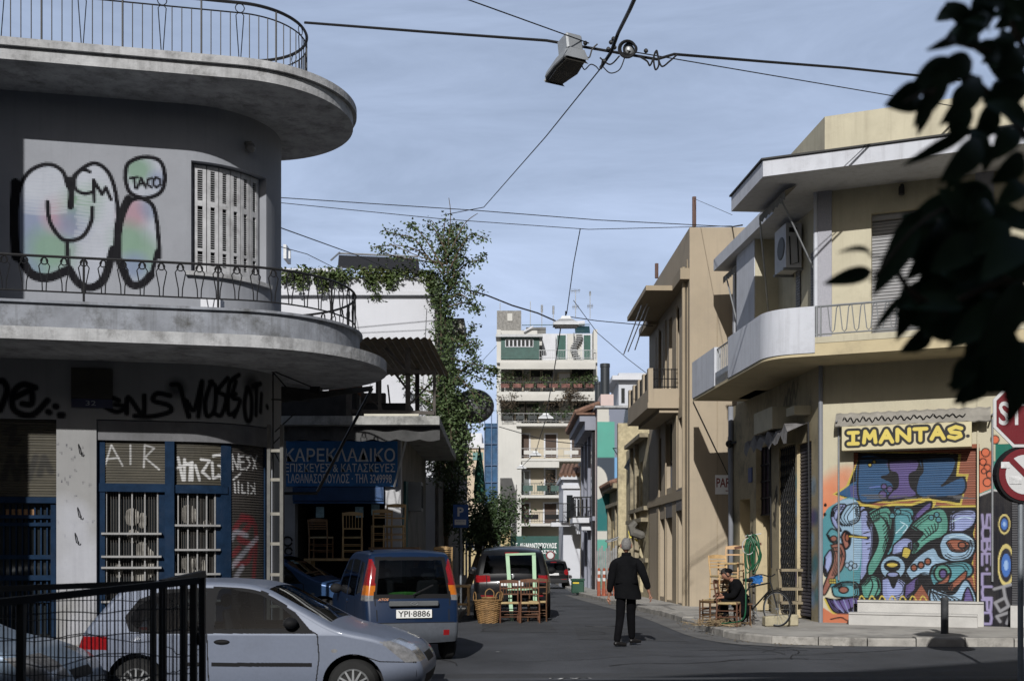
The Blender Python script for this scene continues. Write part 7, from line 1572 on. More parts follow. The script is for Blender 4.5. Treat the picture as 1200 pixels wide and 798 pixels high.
# basket and chairs leaning by the SUV
def basket(label, loc, r0, r1, h, handles, group):
    t = thing('wicker_basket', label, 'basket', loc, 0, group); m = MB(); n, k = 36, 22; vs = []; fs = []
    for i in range(k + 1):
        z = h * i / k; rr = r0 + (r1 - r0) * i / k
        for j in range(n):
            a = 2 * math.pi * j / n; w_ = .008 * (1 if (j // 2 + i) % 2 else -1); vs.append(V((rr + w_) * math.cos(a), (rr + w_) * math.sin(a), z))
    for i in range(k):
        for j in range(n): fs.append((i * n + j, i * n + (j + 1) % n, (i + 1) * n + (j + 1) % n, (i + 1) * n + j))
    m.add(vs, fs); m.tube([V(r1 * math.cos(a / 4), r1 * math.sin(a / 4), h) for a in range(26)], .016, 6); m.tube([V((r0 + .6 * (r1 - r0)) * 1.02 * math.cos(a / 4), (r0 + .6 * (r1 - r0)) * 1.02 * math.sin(a / 4), h * .6) for a in range(26)], .012, 6)
    m.lathe((0, 0, 0), [(r0, 0), (.01, .01)], n); m.build('wicker', WICK, t, local=True)
    for a in handles:
        c = V(r1 * math.cos(a), r1 * math.sin(a), h); s_ = V(-math.sin(a), math.cos(a), 0) * .09
        m = MB(); m.tube(sm([c - s_, c - s_ + V(0, 0, .12), c + V(0, 0, .19), c + s_ + V(0, 0, .12), c + s_], n=4), .012, 6); m.build('handle', WICK, t, local=True)
WICK = pm('wicker', (.20, .115, .045), .75, .4, 10, .4, 40)
b = at(572, 730, 25.2)
basket('large wicker basket in front of the black car', (b.x, 25.2, .0), .22, .31, .5, (R(200), R(20), R(320)), 'wicker baskets')
basket('smaller wicker basket with tall handle standing inside the large one', (b.x + .03, 25.2, .22), .13, .17, .34, (R(90),), 'wicker baskets')
g2 = 'wooden chairs behind the black car'
p = at(597, 728, 25.3); chair('rush_chair', 'red brown chair next to the basket behind the black car', (p.x, 25.3, 0), R(182), RUSTW, RUSH, g2, 3, .93, True)
p = at(621, 728, 25.3); chair('rush_chair', 'red brown chair to the right behind the black car', (p.x, 25.3, 0), R(180), pm('russet_wood', (.12, .055, .03), .5, .25, 9), RUSH, g2, 3, .95, True)
p = at(630, 726, 25.8); chair('rush_chair', 'darker chair tucked behind the right hand chair by the black car', (p.x, 25.85, 0), R(176), WOODD, RUSH, g2, 3, .95)
MINT = pm('mint_paint', (.30, .46, .30), .6, .12, 6, .1, dirt=.2, dcol=(.2, .25, .18), dsc=3)
fr = thing('mint_frame', 'mint green wooden door frame leaning against the black car', 'door frame', (at(608, 728, 25.9).x, 25.9, 0))
Ya, Yb = 25.85, 26.25
for x0, x1 in ((600, 594.5), (627, 625.5)): m = MB(); m.bar(at(x0, 728 if x0 < 610 else 706, Ya), at(x1, 649, Yb), .085, .05); m.build('jamb', MINT, fr)
m = MB(); m.bar(at(592.5, 649.5, Yb), at(627.5, 648.5, Yb), .09, .05); m.build('head_rail', MINT, fr)
m = MB(); m.bar(at(600, 690, Yb - .2), at(627, 690, Yb - .2), .07, .05); m.build('lock_rail', MINT, fr)
# ------------------------------------------------------------ right pavement: piled chairs, seated man, hose, bicycle, rack
pz_ = .14
g3 = 'chairs piled on the right pavement'
def gp(px, Y): p = at(px, 645, Y); return p.x
chair('repair_chair', 'dark chair at the back of the pile on the right pavement', (gp(838, 23.3), 23.3, pz_), R(60), WOODD, RUSH, g3, 3, .88)
chair('repair_chair', 'red brown chair with rush seat in front of the seated man', (gp(855, 22.0), 22.1, pz_), R(250), RUSTW, RUSH, g3, 3, .88)
chair('repair_chair', 'dark chair with curved back at the left of the pile', (gp(834, 22.9), 22.7, pz_), R(110), WOODD, pm('dark_seat', (.12, .07, .03), .8, .3), g3, 3, .86)
chair('repair_chair', 'unfinished blond chair frame stacked on top of the pile', (gp(848, 23.1), 23.1, pz_ + .5), R(200), BLOND, RUSH, g3, 4, .86)
chair('repair_chair', 'bare blond frame upside down beside the seated man', (gp(858, 23.4), 23.5, pz_ + .75), R(150), pm('raw_beech', (.5, .32, .17), .6, .2, 9), RUSH, g3, 2, .8)
rr = random.Random(4); m = MB()
for i in range(80): a = V(gp(838, 22) + rr.gauss(0, .22), 22 + rr.gauss(0, .12), pz_ + abs(rr.gauss(0, .06))); m.tube([a, a + V(rr.uniform(-.15, .15), rr.uniform(-.1, .1), rr.uniform(-.03, .1)), a + V(rr.uniform(-.3, .3), rr.uniform(-.2, .2), rr.uniform(-.03, .06))], .006, 3)
tag(m.build('rush_bundle', pm('rush_straw', (.22, .16, .09), .9, .4, 6), None), 'loose bundle of rush straw on the pavement beside the chairs', 'straw')
HOSE = pm('green_hose', (.008, .07, .03), .5, .15, 5)
m = MB(); Yh = 22.2; hz = lambda x, y, Y=Yh: at(x, y, Y)
hp = [(846, 730, 21.3), (858, 729, 21.5), (868, 727, 21.7), (873, 720, 21.9), (874, 700, 22.1), (874, 660, 22.3), (875, 640, 22.4), (879, 629, 22.5), (886, 627, 22.5), (890, 640, 22.5), (889, 655, 22.5), (882, 668, 22.5)]
m.tube([Vector(q) for q in sm([tuple(hz(x, y, Y)) for x, y, Y in hp], n=6)], .014, 6)
for k in range(7):
    x0 = 878 + rr.uniform(-3, 6); m.tube([Vector(q) for q in sm([tuple(hz(x0, 630 + rr.uniform(-4, 3), 22.5)), tuple(hz(x0 + rr.uniform(4, 9), 640, 22.45)), tuple(hz(x0 + rr.uniform(3, 9), 660 + rr.uniform(-8, 8), 22.5)), tuple(hz(x0 - 1, 668 + rr.uniform(-8, 10), 22.55)), tuple(hz(x0 - 3, 645, 22.5)), tuple(hz(x0, 631, 22.5))], n=6)], .012, 6)
tag(m.build('garden_hose', HOSE, None, smooth=True), 'bright green hose looped on a stand and trailing to the kerb', 'hose')
st = thing('hose_stand', 'rusty upright with crossbar holding the green hose', 'stand', (gp(882, 22.6), 22.6, pz_))
m = MB(); m.bar((gp(883, 22.6), 22.6, pz_), at(883, 628, 22.6), .04); m.build('post', RUSTY, st)
m = MB(); m.bar(at(861, 642, 22.6), at(892, 637, 22.6), .05); m.build('crossbar', RUSTW, st)
m = MB(); m.tube([at(873, 628, 22.55), at(892, 625, 22.55)], .012); m.tube([V(gp(877, 22.5) + .12 * math.cos(a / 3), 22.5, at(0, 640, 22.5).z + .16 * math.sin(a / 3)) for a in range(20)], .01, 5); m.build('wire_hoop', pm('pale_wire', (.4, .4, .4), .5, .1), st)
m = MB(); c = at(886, 678, 22.45); m.add([c + V(rr.uniform(-.16, .16), rr.uniform(-.05, .05), rr.uniform(-.14, .1)) for _ in range(24)], [(i, (i * 5 + 3) % 24, (i * 7 + 11) % 24) for i in range(24) if len({i, (i * 5 + 3) % 24, (i * 7 + 11) % 24}) == 3]); tag(m.build('blue_bag', pm('blue_plastic', (.02, .12, .35), .5, .3, 8, .5, 10), None, smooth=True), 'crumpled blue plastic bag hanging under the hose', 'bag')
# bicycle, front wheel towards the camera
bk = thing('bicycle', 'black bicycle leaning by the shop wall with its front wheel towards the kerb', 'bicycle', (gp(886, 22.3), 22.3, pz_), R(-52))
BIKE = pm('bicycle_black', (.012, .012, .013), .4, .1, bump=0)
def bwheel(x):
    m = MB(); r_ = .33; m.tube([V(x + r_ * math.cos(a * .2), 0, .34 + r_ * math.sin(a * .2)) for a in range(33)], .017, 7); w_ = m.build('wheel', TYRE, bk, local=True, smooth=True)
    m = MB(); m.tube([V(x + .31 * math.cos(a * .2), 0, .34 + .31 * math.sin(a * .2)) for a in range(33)], .008, 5); m.tube([(x, -.04, .34), (x, .04, .34)], .02, 8)
    for i in range(16): a = i * math.pi / 8; m.tube([(x, .02 * (-1) ** i, .34), (x + .31 * math.cos(a), 0, .34 + .31 * math.sin(a))], .0025, 3)
    m.build('spokes', GREYM, w_, local=True)
    m = MB(); m.tube([V(x + .37 * math.cos(a), 0, .34 + .37 * math.sin(a)) for a in (.3, .7, 1.1, 1.5, 1.9, 2.3, 2.7)], .014, 5); m.build('mudguard', BIKE, w_, local=True)
bwheel(.52); bwheel(-.52)
m = MB()
for a, b in (((-.1, 0, .3), (-.2, 0, .82)), ((-.1, 0, .3), (.36, 0, .72)), ((-.17, 0, .74), (.34, 0, .84)), ((-.52, 0, .34), (-.1, 0, .3)), ((-.52, 0, .34), (-.17, 0, .74)), ((.34, 0, .9), (.44, 0, .6)), ((.44, 0, .6), (.52, 0, .34))): m.tube([a, b], .016, 7)
m.build('frame', BIKE, bk, local=True)
m = MB(); m.tube(sm([(.2, -.27, .98), (.3, -.2, 1.0), (.34, 0, .96), (.3, .2, 1.0), (.2, .27, .98)], n=5), .013, 6); m.tube([(.34, 0, .88), (.34, 0, .96)], .014, 6); m.build('handlebar', BIKE, bk, local=True)
m = MB(); m.ball((-.21, 0, .88), .13, .07, .04, 10, 6); m.build('saddle', BIKE, bk, local=True, smooth=True)
m = MB(); m.tube([V(-.1 + .09 * math.cos(a / 3), .03, .3 + .09 * math.sin(a / 3)) for a in range(20)], .008, 5); m.tube([(-.1, .03, .3), (-.02, .1, .16)], .01, 5); m.tube([(-.1, -.03, .3), (-.18, -.1, .44)], .01, 5); m.build('crank', GREYM, bk, local=True)
# wooden rack and stone block
rk = thing('wooden_rack', 'old wooden shelf rack standing beside the lattice gate', 'rack', (gp(925, 22.6), 22.6, pz_))
OLDW = pm('grey_old_wood', (.20, .165, .11), .85, .3, 6)
for x in (913, 937):
    m = MB(); m.bar(at(x + (3 if x < 920 else 0), 714, 22.6), at(x, 667, 22.6), .06, .05); m.build('upright', OLDW, rk)
for y in (668, 690, 706): m = MB(); a = at(913, y, 22.6); b_ = at(938, y, 22.6); m.box((a.x, 22.4, a.z - .02), (b_.x, 22.85, a.z + .03)); m.build('shelf', OLDW, rk)
m = MB(); a, b_ = at(897, 731, 21.9), at(936, 717, 22.1); m.hexa([V(a.x, 21.9, pz_), V(b_.x, 22.1, pz_), V(b_.x, 22.35, pz_), V(a.x, 22.2, pz_), V(a.x, 21.9, .33), V(b_.x, 22.1, .36), V(b_.x, 22.35, .36), V(a.x, 22.2, .33)])
tag(m.build('stone_block', pm('yellow_stone', (.36, .32, .22), .9, .25, 4, .3, dirt=.4, dcol=(.1, .09, .07)), None, bevel=.02), 'long pale stone block on the pavement below the rack', 'stone')
# bollard
bo = thing('bollard', 'short dark bollard at the kerb in front of the mural steps', 'bollard', (at(1107, 743, 20.1).x, 20.1, .1))
m = MB(); c = at(1107, 743, 20.1); m.lathe((c.x, 20.1, .1), [(.065, 0), (.065, .62), (.07, .63), (.07, .66), (.05, .68)], 14); m.build('post', pm('worn_dark_iron', (.035, .038, .042), .6, .5, 4, .1, dirt=.5, dcol=(.12, .12, .12), dsc=5), bo, smooth=True)
# signs
SIGNB = pm('sign_blue', (.012, .06, .22), .45, .1, 4); SIGNW = pm('sign_white', (.5, .5, .5), .45, .05); SIGNR = pm('sign_red', (.13, .01, .015), .45, .1, 4)  # red and white darkened to stand in for shade on the stop sign
GALV = pm('galvanised_post', (.22, .24, .26), .5, .15, 6, metal=.4)
def sign_post(x, Y, z0, z1, t, r_=.03): m = MB(); m.tube([(x, Y, z0), (x, Y, z1)], r_, 10); m.build('post', GALV, t, smooth=True)
Yp = 28.6; x = at(540, 645, Yp).x; t = thing('parking_sign', 'blue P parking sign on a galvanised post by the chair shop', 'sign', (x, Yp, gz(Yp) + .13)); sign_post(x, Yp, gz(Yp), at(0, 592, Yp).z, t)
F = Frame(x, Yp - .05, 0); u0, z0 = F.hit(531, 618); u1, z1 = F.hit(549, 591); m = MB(); m.fbox(F, u0, u1, z0, z1, 0, .02); bd = m.build('board', SIGNB, t)
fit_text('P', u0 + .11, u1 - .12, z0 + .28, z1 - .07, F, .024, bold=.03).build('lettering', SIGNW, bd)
m = MB(); m.fbox(F, u0 + .04, u1 - .06, z0 + .07, z0 + .2, .021, .026); m.build('notice', SIGNW, bd)
fit_text('ΜΟΝΟ ΓΙΑ', u0 + .08, u1 - .1, z0 + .14, z0 + .18, F, .028).build('lettering', SIGNB, bd)
Yp = 40.0; x = at(550.5, 645, Yp).x; t = thing('small_blue_sign', 'small blue street sign on a dark pole behind the parking sign', 'sign', (x, Yp, gz(Yp))); sign_post(x, Yp, gz(Yp), at(0, 633, Yp).z, t, .05)
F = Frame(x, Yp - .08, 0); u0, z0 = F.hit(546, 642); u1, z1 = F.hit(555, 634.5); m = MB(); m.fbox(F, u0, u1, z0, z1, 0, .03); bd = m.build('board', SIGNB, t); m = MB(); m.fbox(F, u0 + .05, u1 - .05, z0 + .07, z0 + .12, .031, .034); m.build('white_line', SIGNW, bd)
Yp = 14.4; x = at(1196, 645, Yp).x; t = thing('stop_sign', 'red octagonal stop sign with a round no entry sign below at the right edge', 'sign', (x, Yp, -.1)); sign_post(x, Yp, -.15, at(0, 440, Yp).z, t, .035)
F = Frame(x, Yp - .06, 0); c = F.hit(1203, 484.5); r_ = .46
def ngon(m, c, r_, n, d0, d1, a0=0.0, sx=1.0): m.plate([F(c[0] + sx * r_ * math.cos(a0 + 2 * math.pi * i / n), c[1] + r_ * math.sin(a0 + 2 * math.pi * i / n), d0) for i in range(n)], F.n * (d1 - d0))
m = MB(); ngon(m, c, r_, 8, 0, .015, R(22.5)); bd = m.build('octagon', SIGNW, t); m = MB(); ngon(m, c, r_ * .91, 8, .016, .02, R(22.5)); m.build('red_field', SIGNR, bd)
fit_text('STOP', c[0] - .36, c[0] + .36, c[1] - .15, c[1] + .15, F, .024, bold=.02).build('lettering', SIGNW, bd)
c = F.hit(1201, 556); m = MB(); ngon(m, c, .36, 32, -.12, .0); bd = m.build('round_sign_box', TRIM, t)
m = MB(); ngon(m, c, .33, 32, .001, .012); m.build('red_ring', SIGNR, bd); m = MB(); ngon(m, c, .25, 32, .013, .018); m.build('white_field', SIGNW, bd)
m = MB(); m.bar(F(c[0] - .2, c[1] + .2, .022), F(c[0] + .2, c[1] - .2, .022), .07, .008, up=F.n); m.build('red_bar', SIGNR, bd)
m = MB(); m.fbox(F, c[0] - .31, c[0] - .2, c[1] + .08, c[1] + .16, .019, .024); m.fbox(F, c[0] - .2, c[0] - .05, c[1] - .12, c[1] - .02, .023, .026); m.build('sticker', pm('sticker_grey', (.5, .5, .5), .6, .4, 12), bd)
Yp = 75.0; x = at(645, 645, Yp).x; t = thing('no_left_turn_sign', 'small round red and white traffic sign far down the street', 'sign', (x, Yp, gz(Yp))); sign_post(x, Yp, gz(Yp), at(0, 647, Yp).z, t, .04)
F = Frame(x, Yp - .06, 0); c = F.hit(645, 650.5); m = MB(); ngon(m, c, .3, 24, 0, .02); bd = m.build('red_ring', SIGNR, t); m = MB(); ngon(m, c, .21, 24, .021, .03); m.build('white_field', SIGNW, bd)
# wheelie bin and barrier posts down the street
Yb_ = 47.0; t = thing('litter_bin', 'dark green street bin with yellow lettering at the far kerb', 'bin', (at(677, 645, Yb_).x, Yb_, gz(Yb_)))
x0, x1 = at(670, 0, Yb_).x, at(684.5, 0, Yb_).x; m = MB(); m.box((x0, Yb_, gz(Yb_) + .1), (x1, Yb_ + .5, .35)); m.build('body', pm('bin_green', (.01, .05, .03), .5, .2), t, bevel=.03); m = MB(); m.box((x0 - .03, Yb_ - .03, .353), (x1 + .03, Yb_ + .5, .44)); m.build('lid', MATS['bin_green'], t, bevel=.02)
m = MB(); m.box((x0 + .05, Yb_ - .012, .24), (x0 + .3, Yb_ - .002, .3)); m.build('yellow_band', pm('yellow_lettering', (.6, .45, .03), .6, .1), t)
Yf = 42.0; t = thing('site_barrier', 'grey metal hoarding with orange and white posts on the far pavement', 'barrier', (at(708, 645, Yf).x, Yf, gz(Yf) + .13)); HO = pm('hoarding_grey', (.2, .2, .2), .7, .4, 3)
m = MB(); F = Frame(at(699, 645, Yf).x, Yf, 0)
for i in range(9): u = i * .085; m.fbox(F, u, u + .07, .55, F.hit(700, 645 - (i % 3) * 3)[1], -.02 * (i % 2), .02)
m.build('hoarding', HO, t)
for i, px in enumerate((702, 708, 714)):
    m = MB(); b = at(px, 0, Yf - .3); zb = gz(Yf) + .13
    m.lathe((b.x, Yf - .3, zb), [(.07, 0), (.06, .1), (.05, 1.0), (.03, 1.03)], 10); ps = m.build('post', pm('orange_post', (.28, .07, .035), .6, .3), t)
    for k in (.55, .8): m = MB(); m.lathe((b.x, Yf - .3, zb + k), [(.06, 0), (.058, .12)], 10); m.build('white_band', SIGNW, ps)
m = MB()
for i in range(9): u = i * .085; m.fbox(F, u + .02, u + .05, gz(Yf) + .13, .549, .0, .03)
m.build('orange_net', MATS['orange_post'], t)
# ------------------------------------------------------------ wire fence in the foreground
FEN = pm('dark_galvanised', (.012, .014, .016), .55, .3, 6, metal=.2)
def fence(name, label, a, b, h0, h1, posts, n, zg):
    t = thing(name, label, 'fence', tuple((a + b) / 2), 0, 'wire fence panels in the foreground'); f = lambda s, z: a.lerp(b, s) + V(0, 0, zg + z - a.lerp(b, s).z)
    H = lambda s: h0 + (h1 - h0) * s
    m = MB(); m.bar(f(0, H(0)), f(1, H(1)), .05, .045); m.build('top_rail', FEN, t); m = MB(); m.bar(f(0, .12), f(1, .12), .04); m.build('bottom_rail', FEN, t)
    for s in posts: m = MB(); m.bar(f(s, 0), f(s, H(s) - .02), .042, .04); m.build('post', FEN, t)
    m = MB(); rf = random.Random(2)
    for i in range(n): s = i / n; j = rf.uniform(-.15, .15) / n; m.tube([f(s, .12), f(s + j + (.12 * rf.uniform(-1, 1) / n), .7), f(s, H(s))], .0035, 4)
    for k in range(9): z = .25 + k * .145; m.tube([f(i / 12, z + rf.uniform(-.012, .012) + (.0 if k % 3 else .03 * math.sin(i))) for i in range(13)], .0035, 4)
    m.build('mesh', FEN, t); return t
zg = -.2
def fpt(px, py, Y): p = at(px, py, Y); return V(p.x, Y, zg)
hh = lambda py, Y: at(0, py, Y).z - zg
fence('wire_fence', 'nearer dark wire fence panel at the lower left with a wide post', fpt(-60, 0, 6.6), fpt(232, 0, 7.7), hh(712, 6.6), hh(680, 7.7), (.26, .98), 62, zg)
fence('wire_fence', 'rear dark wire fence panel behind the nearer one at the lower left', fpt(-60, 0, 9.0), fpt(182, 0, 8.8), hh(692, 9.0), hh(683, 8.8), (.99,), 26, zg)
fence('wire_fence', 'short end panel of the dark wire fence turning away at its right corner', fpt(190, 0, 7.6), fpt(238, 0, 8.2), hh(683, 7.6), hh(672, 8.2), (.02, .5, .98), 9, zg)
m = MB(); p = at(230, 748, 7.7); m.ball(p, .035, .03, .05, 8, 6); m.tube([p + V(-.02, 0, .05), p + V(0, 0, .1), p + V(.02, 0, .05)], .007, 5); tag(m.build('padlock', TRIM, None), 'dark padlock hanging at the corner of the wire fence', 'padlock')
# ------------------------------------------------------------ people
def skin(name, verts, edges, radii, mat, parent, sub=2, root=0):
    me = bpy.data.meshes.new(name + '_cage'); W = WM[parent].inverted(); me.from_pydata([tuple(W @ Vector(v)) for v in verts], edges, []); o = bpy.data.objects.new(name + '_cage', me); COL.objects.link(o)
    md = o.modifiers.new('skin', 'SKIN'); md.use_smooth_shade = True
    for i, r_ in enumerate(radii): me.skin_vertices[0].data[i].radius = r_ if isinstance(r_, tuple) else (r_, r_); me.skin_vertices[0].data[i].use_root = (i == root)
    o.modifiers.new('sub', 'SUBSURF').levels = sub; o.modifiers['sub'].render_levels = sub
    dg = bpy.context.evaluated_depsgraph_get(); ev = o.evaluated_get(dg); m2 = bpy.data.meshes.new_from_object(ev)
    bpy.data.objects.remove(o); m2.name = name; m2.materials.clear(); m2.materials.append(mat); m2.polygons.foreach_set('use_smooth', [True] * len(m2.polygons))
    r = bpy.data.objects.new(name, m2); return finish(r, parent)
SKIN = pm('skin', (.30, .15, .10), .55, .1, 20, .05, 80); HAIRG = pm('grey_hair', (.16, .155, .15), .9, .3, 40, .4, 90); HAIRD = pm('dark_hair', (.015, .012, .01), .7, .3, 40, .4, 90)
CLOTH = pm('black_cloth', (.005, .0052, .006), .95, .4, 4, .6, 9, spec=.08); CLOTH2 = pm('black_trousers', (.004, .004, .005), .95, .35, 5, .5, 10, spec=.08); SHOE = pm('black_leather', (.01, .009, .009), .4, .2, 8)
def head(c, yaw, pitch, hair, parent, scale=1.0, bald=False):
    """head as one mesh with brow, nose, mouth, chin and ears; c is the centre, +y is the face before the rotation"""
    M = Matrix.Rotation(yaw, 3, 'Z') @ Matrix.Rotation(pitch, 3, 'X'); n, k = 28, 22; vs = []; fs = []
    for i in range(k + 1):
        t = math.pi * i / k; z = -.12 * math.cos(t)
        for j in range(n):
            a = 2 * math.pi * j / n; rr = math.sin(t) + 1e-4; x = .078 * rr * math.cos(a); y = .098 * rr * math.sin(a)
            f = max(0, math.sin(a))
            if z < 0: x *= 1 - .28 * (-z / .12) * 1; y = y * (1 - .12 * (-z / .12)) if y > 0 else y * (1 - .5 * (-z / .12))
            nose = math.exp(-((x / .013) ** 2) - ((z + .012) / .024) ** 2) * .03 * (f > .6); brow = math.exp(-((z - .028) / .012) ** 2 - (x / .05) ** 2) * .007 * (f > .5); eye = -math.exp(-((abs(x) - .03) / .013) ** 2 - ((z - .006) / .011) ** 2) * .010 * (f > .5); lip = math.exp(-((z + .055) / .008) ** 2 - (x / .02) ** 2) * .006 * (f > .6); chin = math.exp(-((z + .098) / .015) ** 2 - (x / .02) ** 2) * .01 * (f > .5)
            y += nose + brow + eye + lip + chin; vs.append(V(x, y, z))
    for i in range(k):
        for j in range(n): fs.append((i * n + j, i * n + (j + 1) % n, (i + 1) * n + (j + 1) % n, (i + 1) * n + j))
    m = MB(); m.add([c + M @ (p * scale) for p in vs], fs)
    for s in (-1, 1):
        q = V(s * .078, -.008, -.005); w_ = []
        for b in range(13): a = b * .5236; w_.append(q + V(s * (.008 + .006 * math.cos(a)), .016 * math.cos(a) - .004, .03 * math.sin(a)))
        m.tube([c + M @ (p * scale) for p in w_], .0075 * scale, 6); m.ball(c + M @ (q * scale), .012 * scale, .014 * scale, .026 * scale, 8, 6)
    hd_ = m.build('head', SKIN, parent, smooth='all')
    hv = MB(); vs2 = []; fs2 = []; rr_ = random.Random(8)
    for i in range(15):
        t = math.pi * (.36 + .64 * i / 14); z = -.12 * math.cos(t)
        for j in range(n):
            a = 2 * math.pi * j / n; g_ = math.sin(t) + 1e-4; front = math.sin(a) > .35; lim = .055 if front else -.075
            zz_ = max(z, lim + (.02 * abs(math.cos(a)) if front else 0)); s_ = math.sqrt(max(1e-4, 1 - (zz_ / .128) ** 2)); th = 1.07 + rr_.uniform(-.012, .02)
            vs2.append(V(.078 * s_ * math.cos(a) * th * (1 - .12 * max(0, -zz_ / .12)), (.098 * s_ * math.sin(a)) * th * (1 if math.sin(a) > 0 else 1 - .25 * max(0, -zz_ / .12)), zz_ * 1.06))
    for i in range(14):
        for j in range(n): fs2.append((i * n + j, i * n + (j + 1) % n, (i + 1) * n + (j + 1) % n, (i + 1) * n + j))
    hv.add([c + M @ (p * scale) for p in vs2], fs2); hv.build('hair', hair, parent, smooth='all')
    e = MB()
    for s in (-1, 1): e.ball(c + M @ (V(s * .03, .085, .006) * scale), .009 * scale, None, None, 8, 6)
    e.build('eyes', pm('eye_dark', (.03, .02, .015), .2, 0, bump=0), hd_)
def hand(parent, wrist, d, palm_n, mat=None, curl=.5, thumb_side=1):
    """palm and five bent fingers; d is the direction from wrist to knuckles, palm_n the way the palm faces"""
    d = d.normalized(); n = (palm_n - d * palm_n.dot(d)).normalized(); s = d.cross(n)
    vs = [wrist - d * .015, wrist + d * .04, wrist + d * .078]; ed = [(0, 1), (1, 2)]; ra = [(.024, .019), (.034, .016), (.036, .014)]
    for i, (off, L) in enumerate(((-.03, .066), (-.010, .076), (.011, .072), (.030, .056))):
        k = len(vs); p = wrist + d * .075 + s * off * thumb_side * -1; a = 0.0; dd = d
        vs.append(p); ra.append(.0095); ed.append((2, k))
        for j, seg in enumerate((.45, .32, .26)):
            a += curl * (.5 + .3 * j); dd = d * math.cos(a) + n * math.sin(a); p = p + dd * L * seg; vs.append(p); ra.append(.0088 - .001 * j); ed.append((k + j, k + j + 1))
    k = len(vs); tdir = (d * .6 + s * thumb_side * .8 + n * .3).normalized(); p = wrist + d * .02 + s * thumb_side * .028
    vs += [p, p + tdir * .034, p + (tdir * .8 + d * .5 + n * .3).normalized() * .064]; ra += [.012, .011, .009]; ed += [(1, k), (k, k + 1), (k + 1, k + 2)]
    return vs, ed, ra
def person(label, base, rz): return thing('person', label, 'person', base, rz)
# --- man walking away from the camera
B = V(at(734, 756, 19.0).x, 19.0, 0)
wk = person('grey haired man in black jacket and trousers walking up the middle of the road', tuple(B), 0)
L = lambda x, y, z: B + V(x, y, z)
hipL, hipR = L(-.085, 0, .90), L(.085, 0, .90)
# left foot forward and planted, right foot behind with the heel lifting
kneeL, ankL, toeL = L(-.10, .0, .50), L(-.17, -.10, .10), L(.0, -.02, .03)
kneeR, ankR, toeR = L(.09, .14, .50), L(.12, .24, .12), L(.28, .32, .06)
body_v = [L(0, 0, .95), L(0, .01, 1.18), L(0, .0, 1.40), L(0, .0, 1.50), L(0, .02, 1.57), hipL, kneeL, ankL, hipR, kneeR, ankR, L(-.19, 0, 1.42), L(-.26, -.02, 1.12), L(-.285, .06, .86), L(.19, 0, 1.42), L(.30, -.03, 1.14), L(.385, .03, .90)]
body_e = [(0, 1), (1, 2), (2, 3), (3, 4), (0, 5), (5, 6), (6, 7), (0, 8), (8, 9), (9, 10), (2, 11), (11, 12), (12, 13), (2, 14), (14, 15), (15, 16)]
body_r = [(.13, .1), (.13, .1), (.15, .1), .06, .055, .085, .055, .04, .085, .055, .04, .05, .04, .027, .05, .04, .027]
for side, wr, dr in ((-1, 13, L(-.285, .06, .86) - L(-.26, -.02, 1.12)), (1, 16, L(.385, .03, .90) - L(.30, -.03, 1.14))):
    hv_, he_, hr_ = hand(wk, body_v[wr] + dr.normalized() * .03, dr, V(-side * 1.0, .2, 0), curl=.55, thumb_side=1 if side < 0 else -1)
    k = len(body_v); body_v += hv_; body_e += [(a + k, b + k) for a, b in he_] + [(wr, k)]; body_r += hr_
skin('body', body_v, body_e, body_r, SKIN, wk, 1)
head(L(0.0, .03, 1.685), R(-4), R(4), HAIRG, wk, 1.04)
jv = [L(0, .0, .96), L(0, -.0, 1.06), L(0, .0, 1.20), L(0, -.01, 1.36), L(0, .0, 1.46), L(0, .01, 1.53), L(-.13, 0, 1.44), L(-.205, 0, 1.39), L(-.255, -.03, 1.13), L(-.28, .04, .90), L(.13, 0, 1.44), L(.21, 0, 1.39), L(.30, -.04, 1.15), L(.375, .02, .95)]
je = [(0, 1), (1, 2), (2, 3), (3, 4), (4, 5), (3, 6), (6, 7), (7, 8), (8, 9), (3, 10), (10, 11), (11, 12), (12, 13)]
skin('jacket', jv, je, [(.15, .11), (.19, .14), (.20, .145), (.20, .135), (.12, .10), (.075, .08), .10, .088, .07, .055, .10, .088, .07, .055], CLOTH, wk, 2, 2)
tv = [L(0, 0, 1.0), L(0, 0, .90), hipL, kneeL, ankL + V(0, 0, -.03), hipR, kneeR, ankR + V(0, 0, -.02)]
skin('trousers', tv, [(0, 1), (1, 2), (2, 3), (3, 4), (1, 5), (5, 6), (6, 7)], [(.16, .13), (.155, .13), .10, .078, .062, .10, .078, .062], CLOTH2, wk, 2)
for a, t_ in ((ankL, toeL), (ankR, toeR)):
    h_ = a + V(-.05, -.03, -.055)
    skin('shoe', [h_, a + V(0, 0, -.03), a.lerp(t_, .55) + V(0, 0, -.015), t_], [(0, 1), (1, 2), (2, 3)], [(.04, .04), (.045, .045), (.047, .036), (.04, .026)], SHOE, wk, 2)
m = MB(); vs = []; rp = random.Random(6)
for i, (z, rx, ry) in enumerate(((1.20, .185, .135), (1.10, .20, .145), (1.0, .212, .155), (.92, .22, .162), (.85, .226, .168), (.80, .224, .166))):
    for j in range(32): a = 2 * math.pi * j / 32; k = 1 + (.012 * math.sin(5 * a + i) + rp.uniform(-.01, .01)) * (i > 1); vs.append(L(rx * k * math.cos(a) + .006 * i * (i > 2), ry * k * math.sin(a), z + .012 * math.sin(2 * a) * (i > 3)))
m.add(vs, [(i * 32 + j, i * 32 + (j + 1) % 32, (i + 1) * 32 + (j + 1) % 32, (i + 1) * 32 + j) for i in range(5) for j in range(32)]); m.build('jacket_hem', CLOTH, wk, smooth='all')
m = MB(); m.lathe(L(0, .005, 1.52), [(.085, 0), (.078, .045), (.07, .05)], 14); m.build('collar', CLOTH, wk, smooth=True)
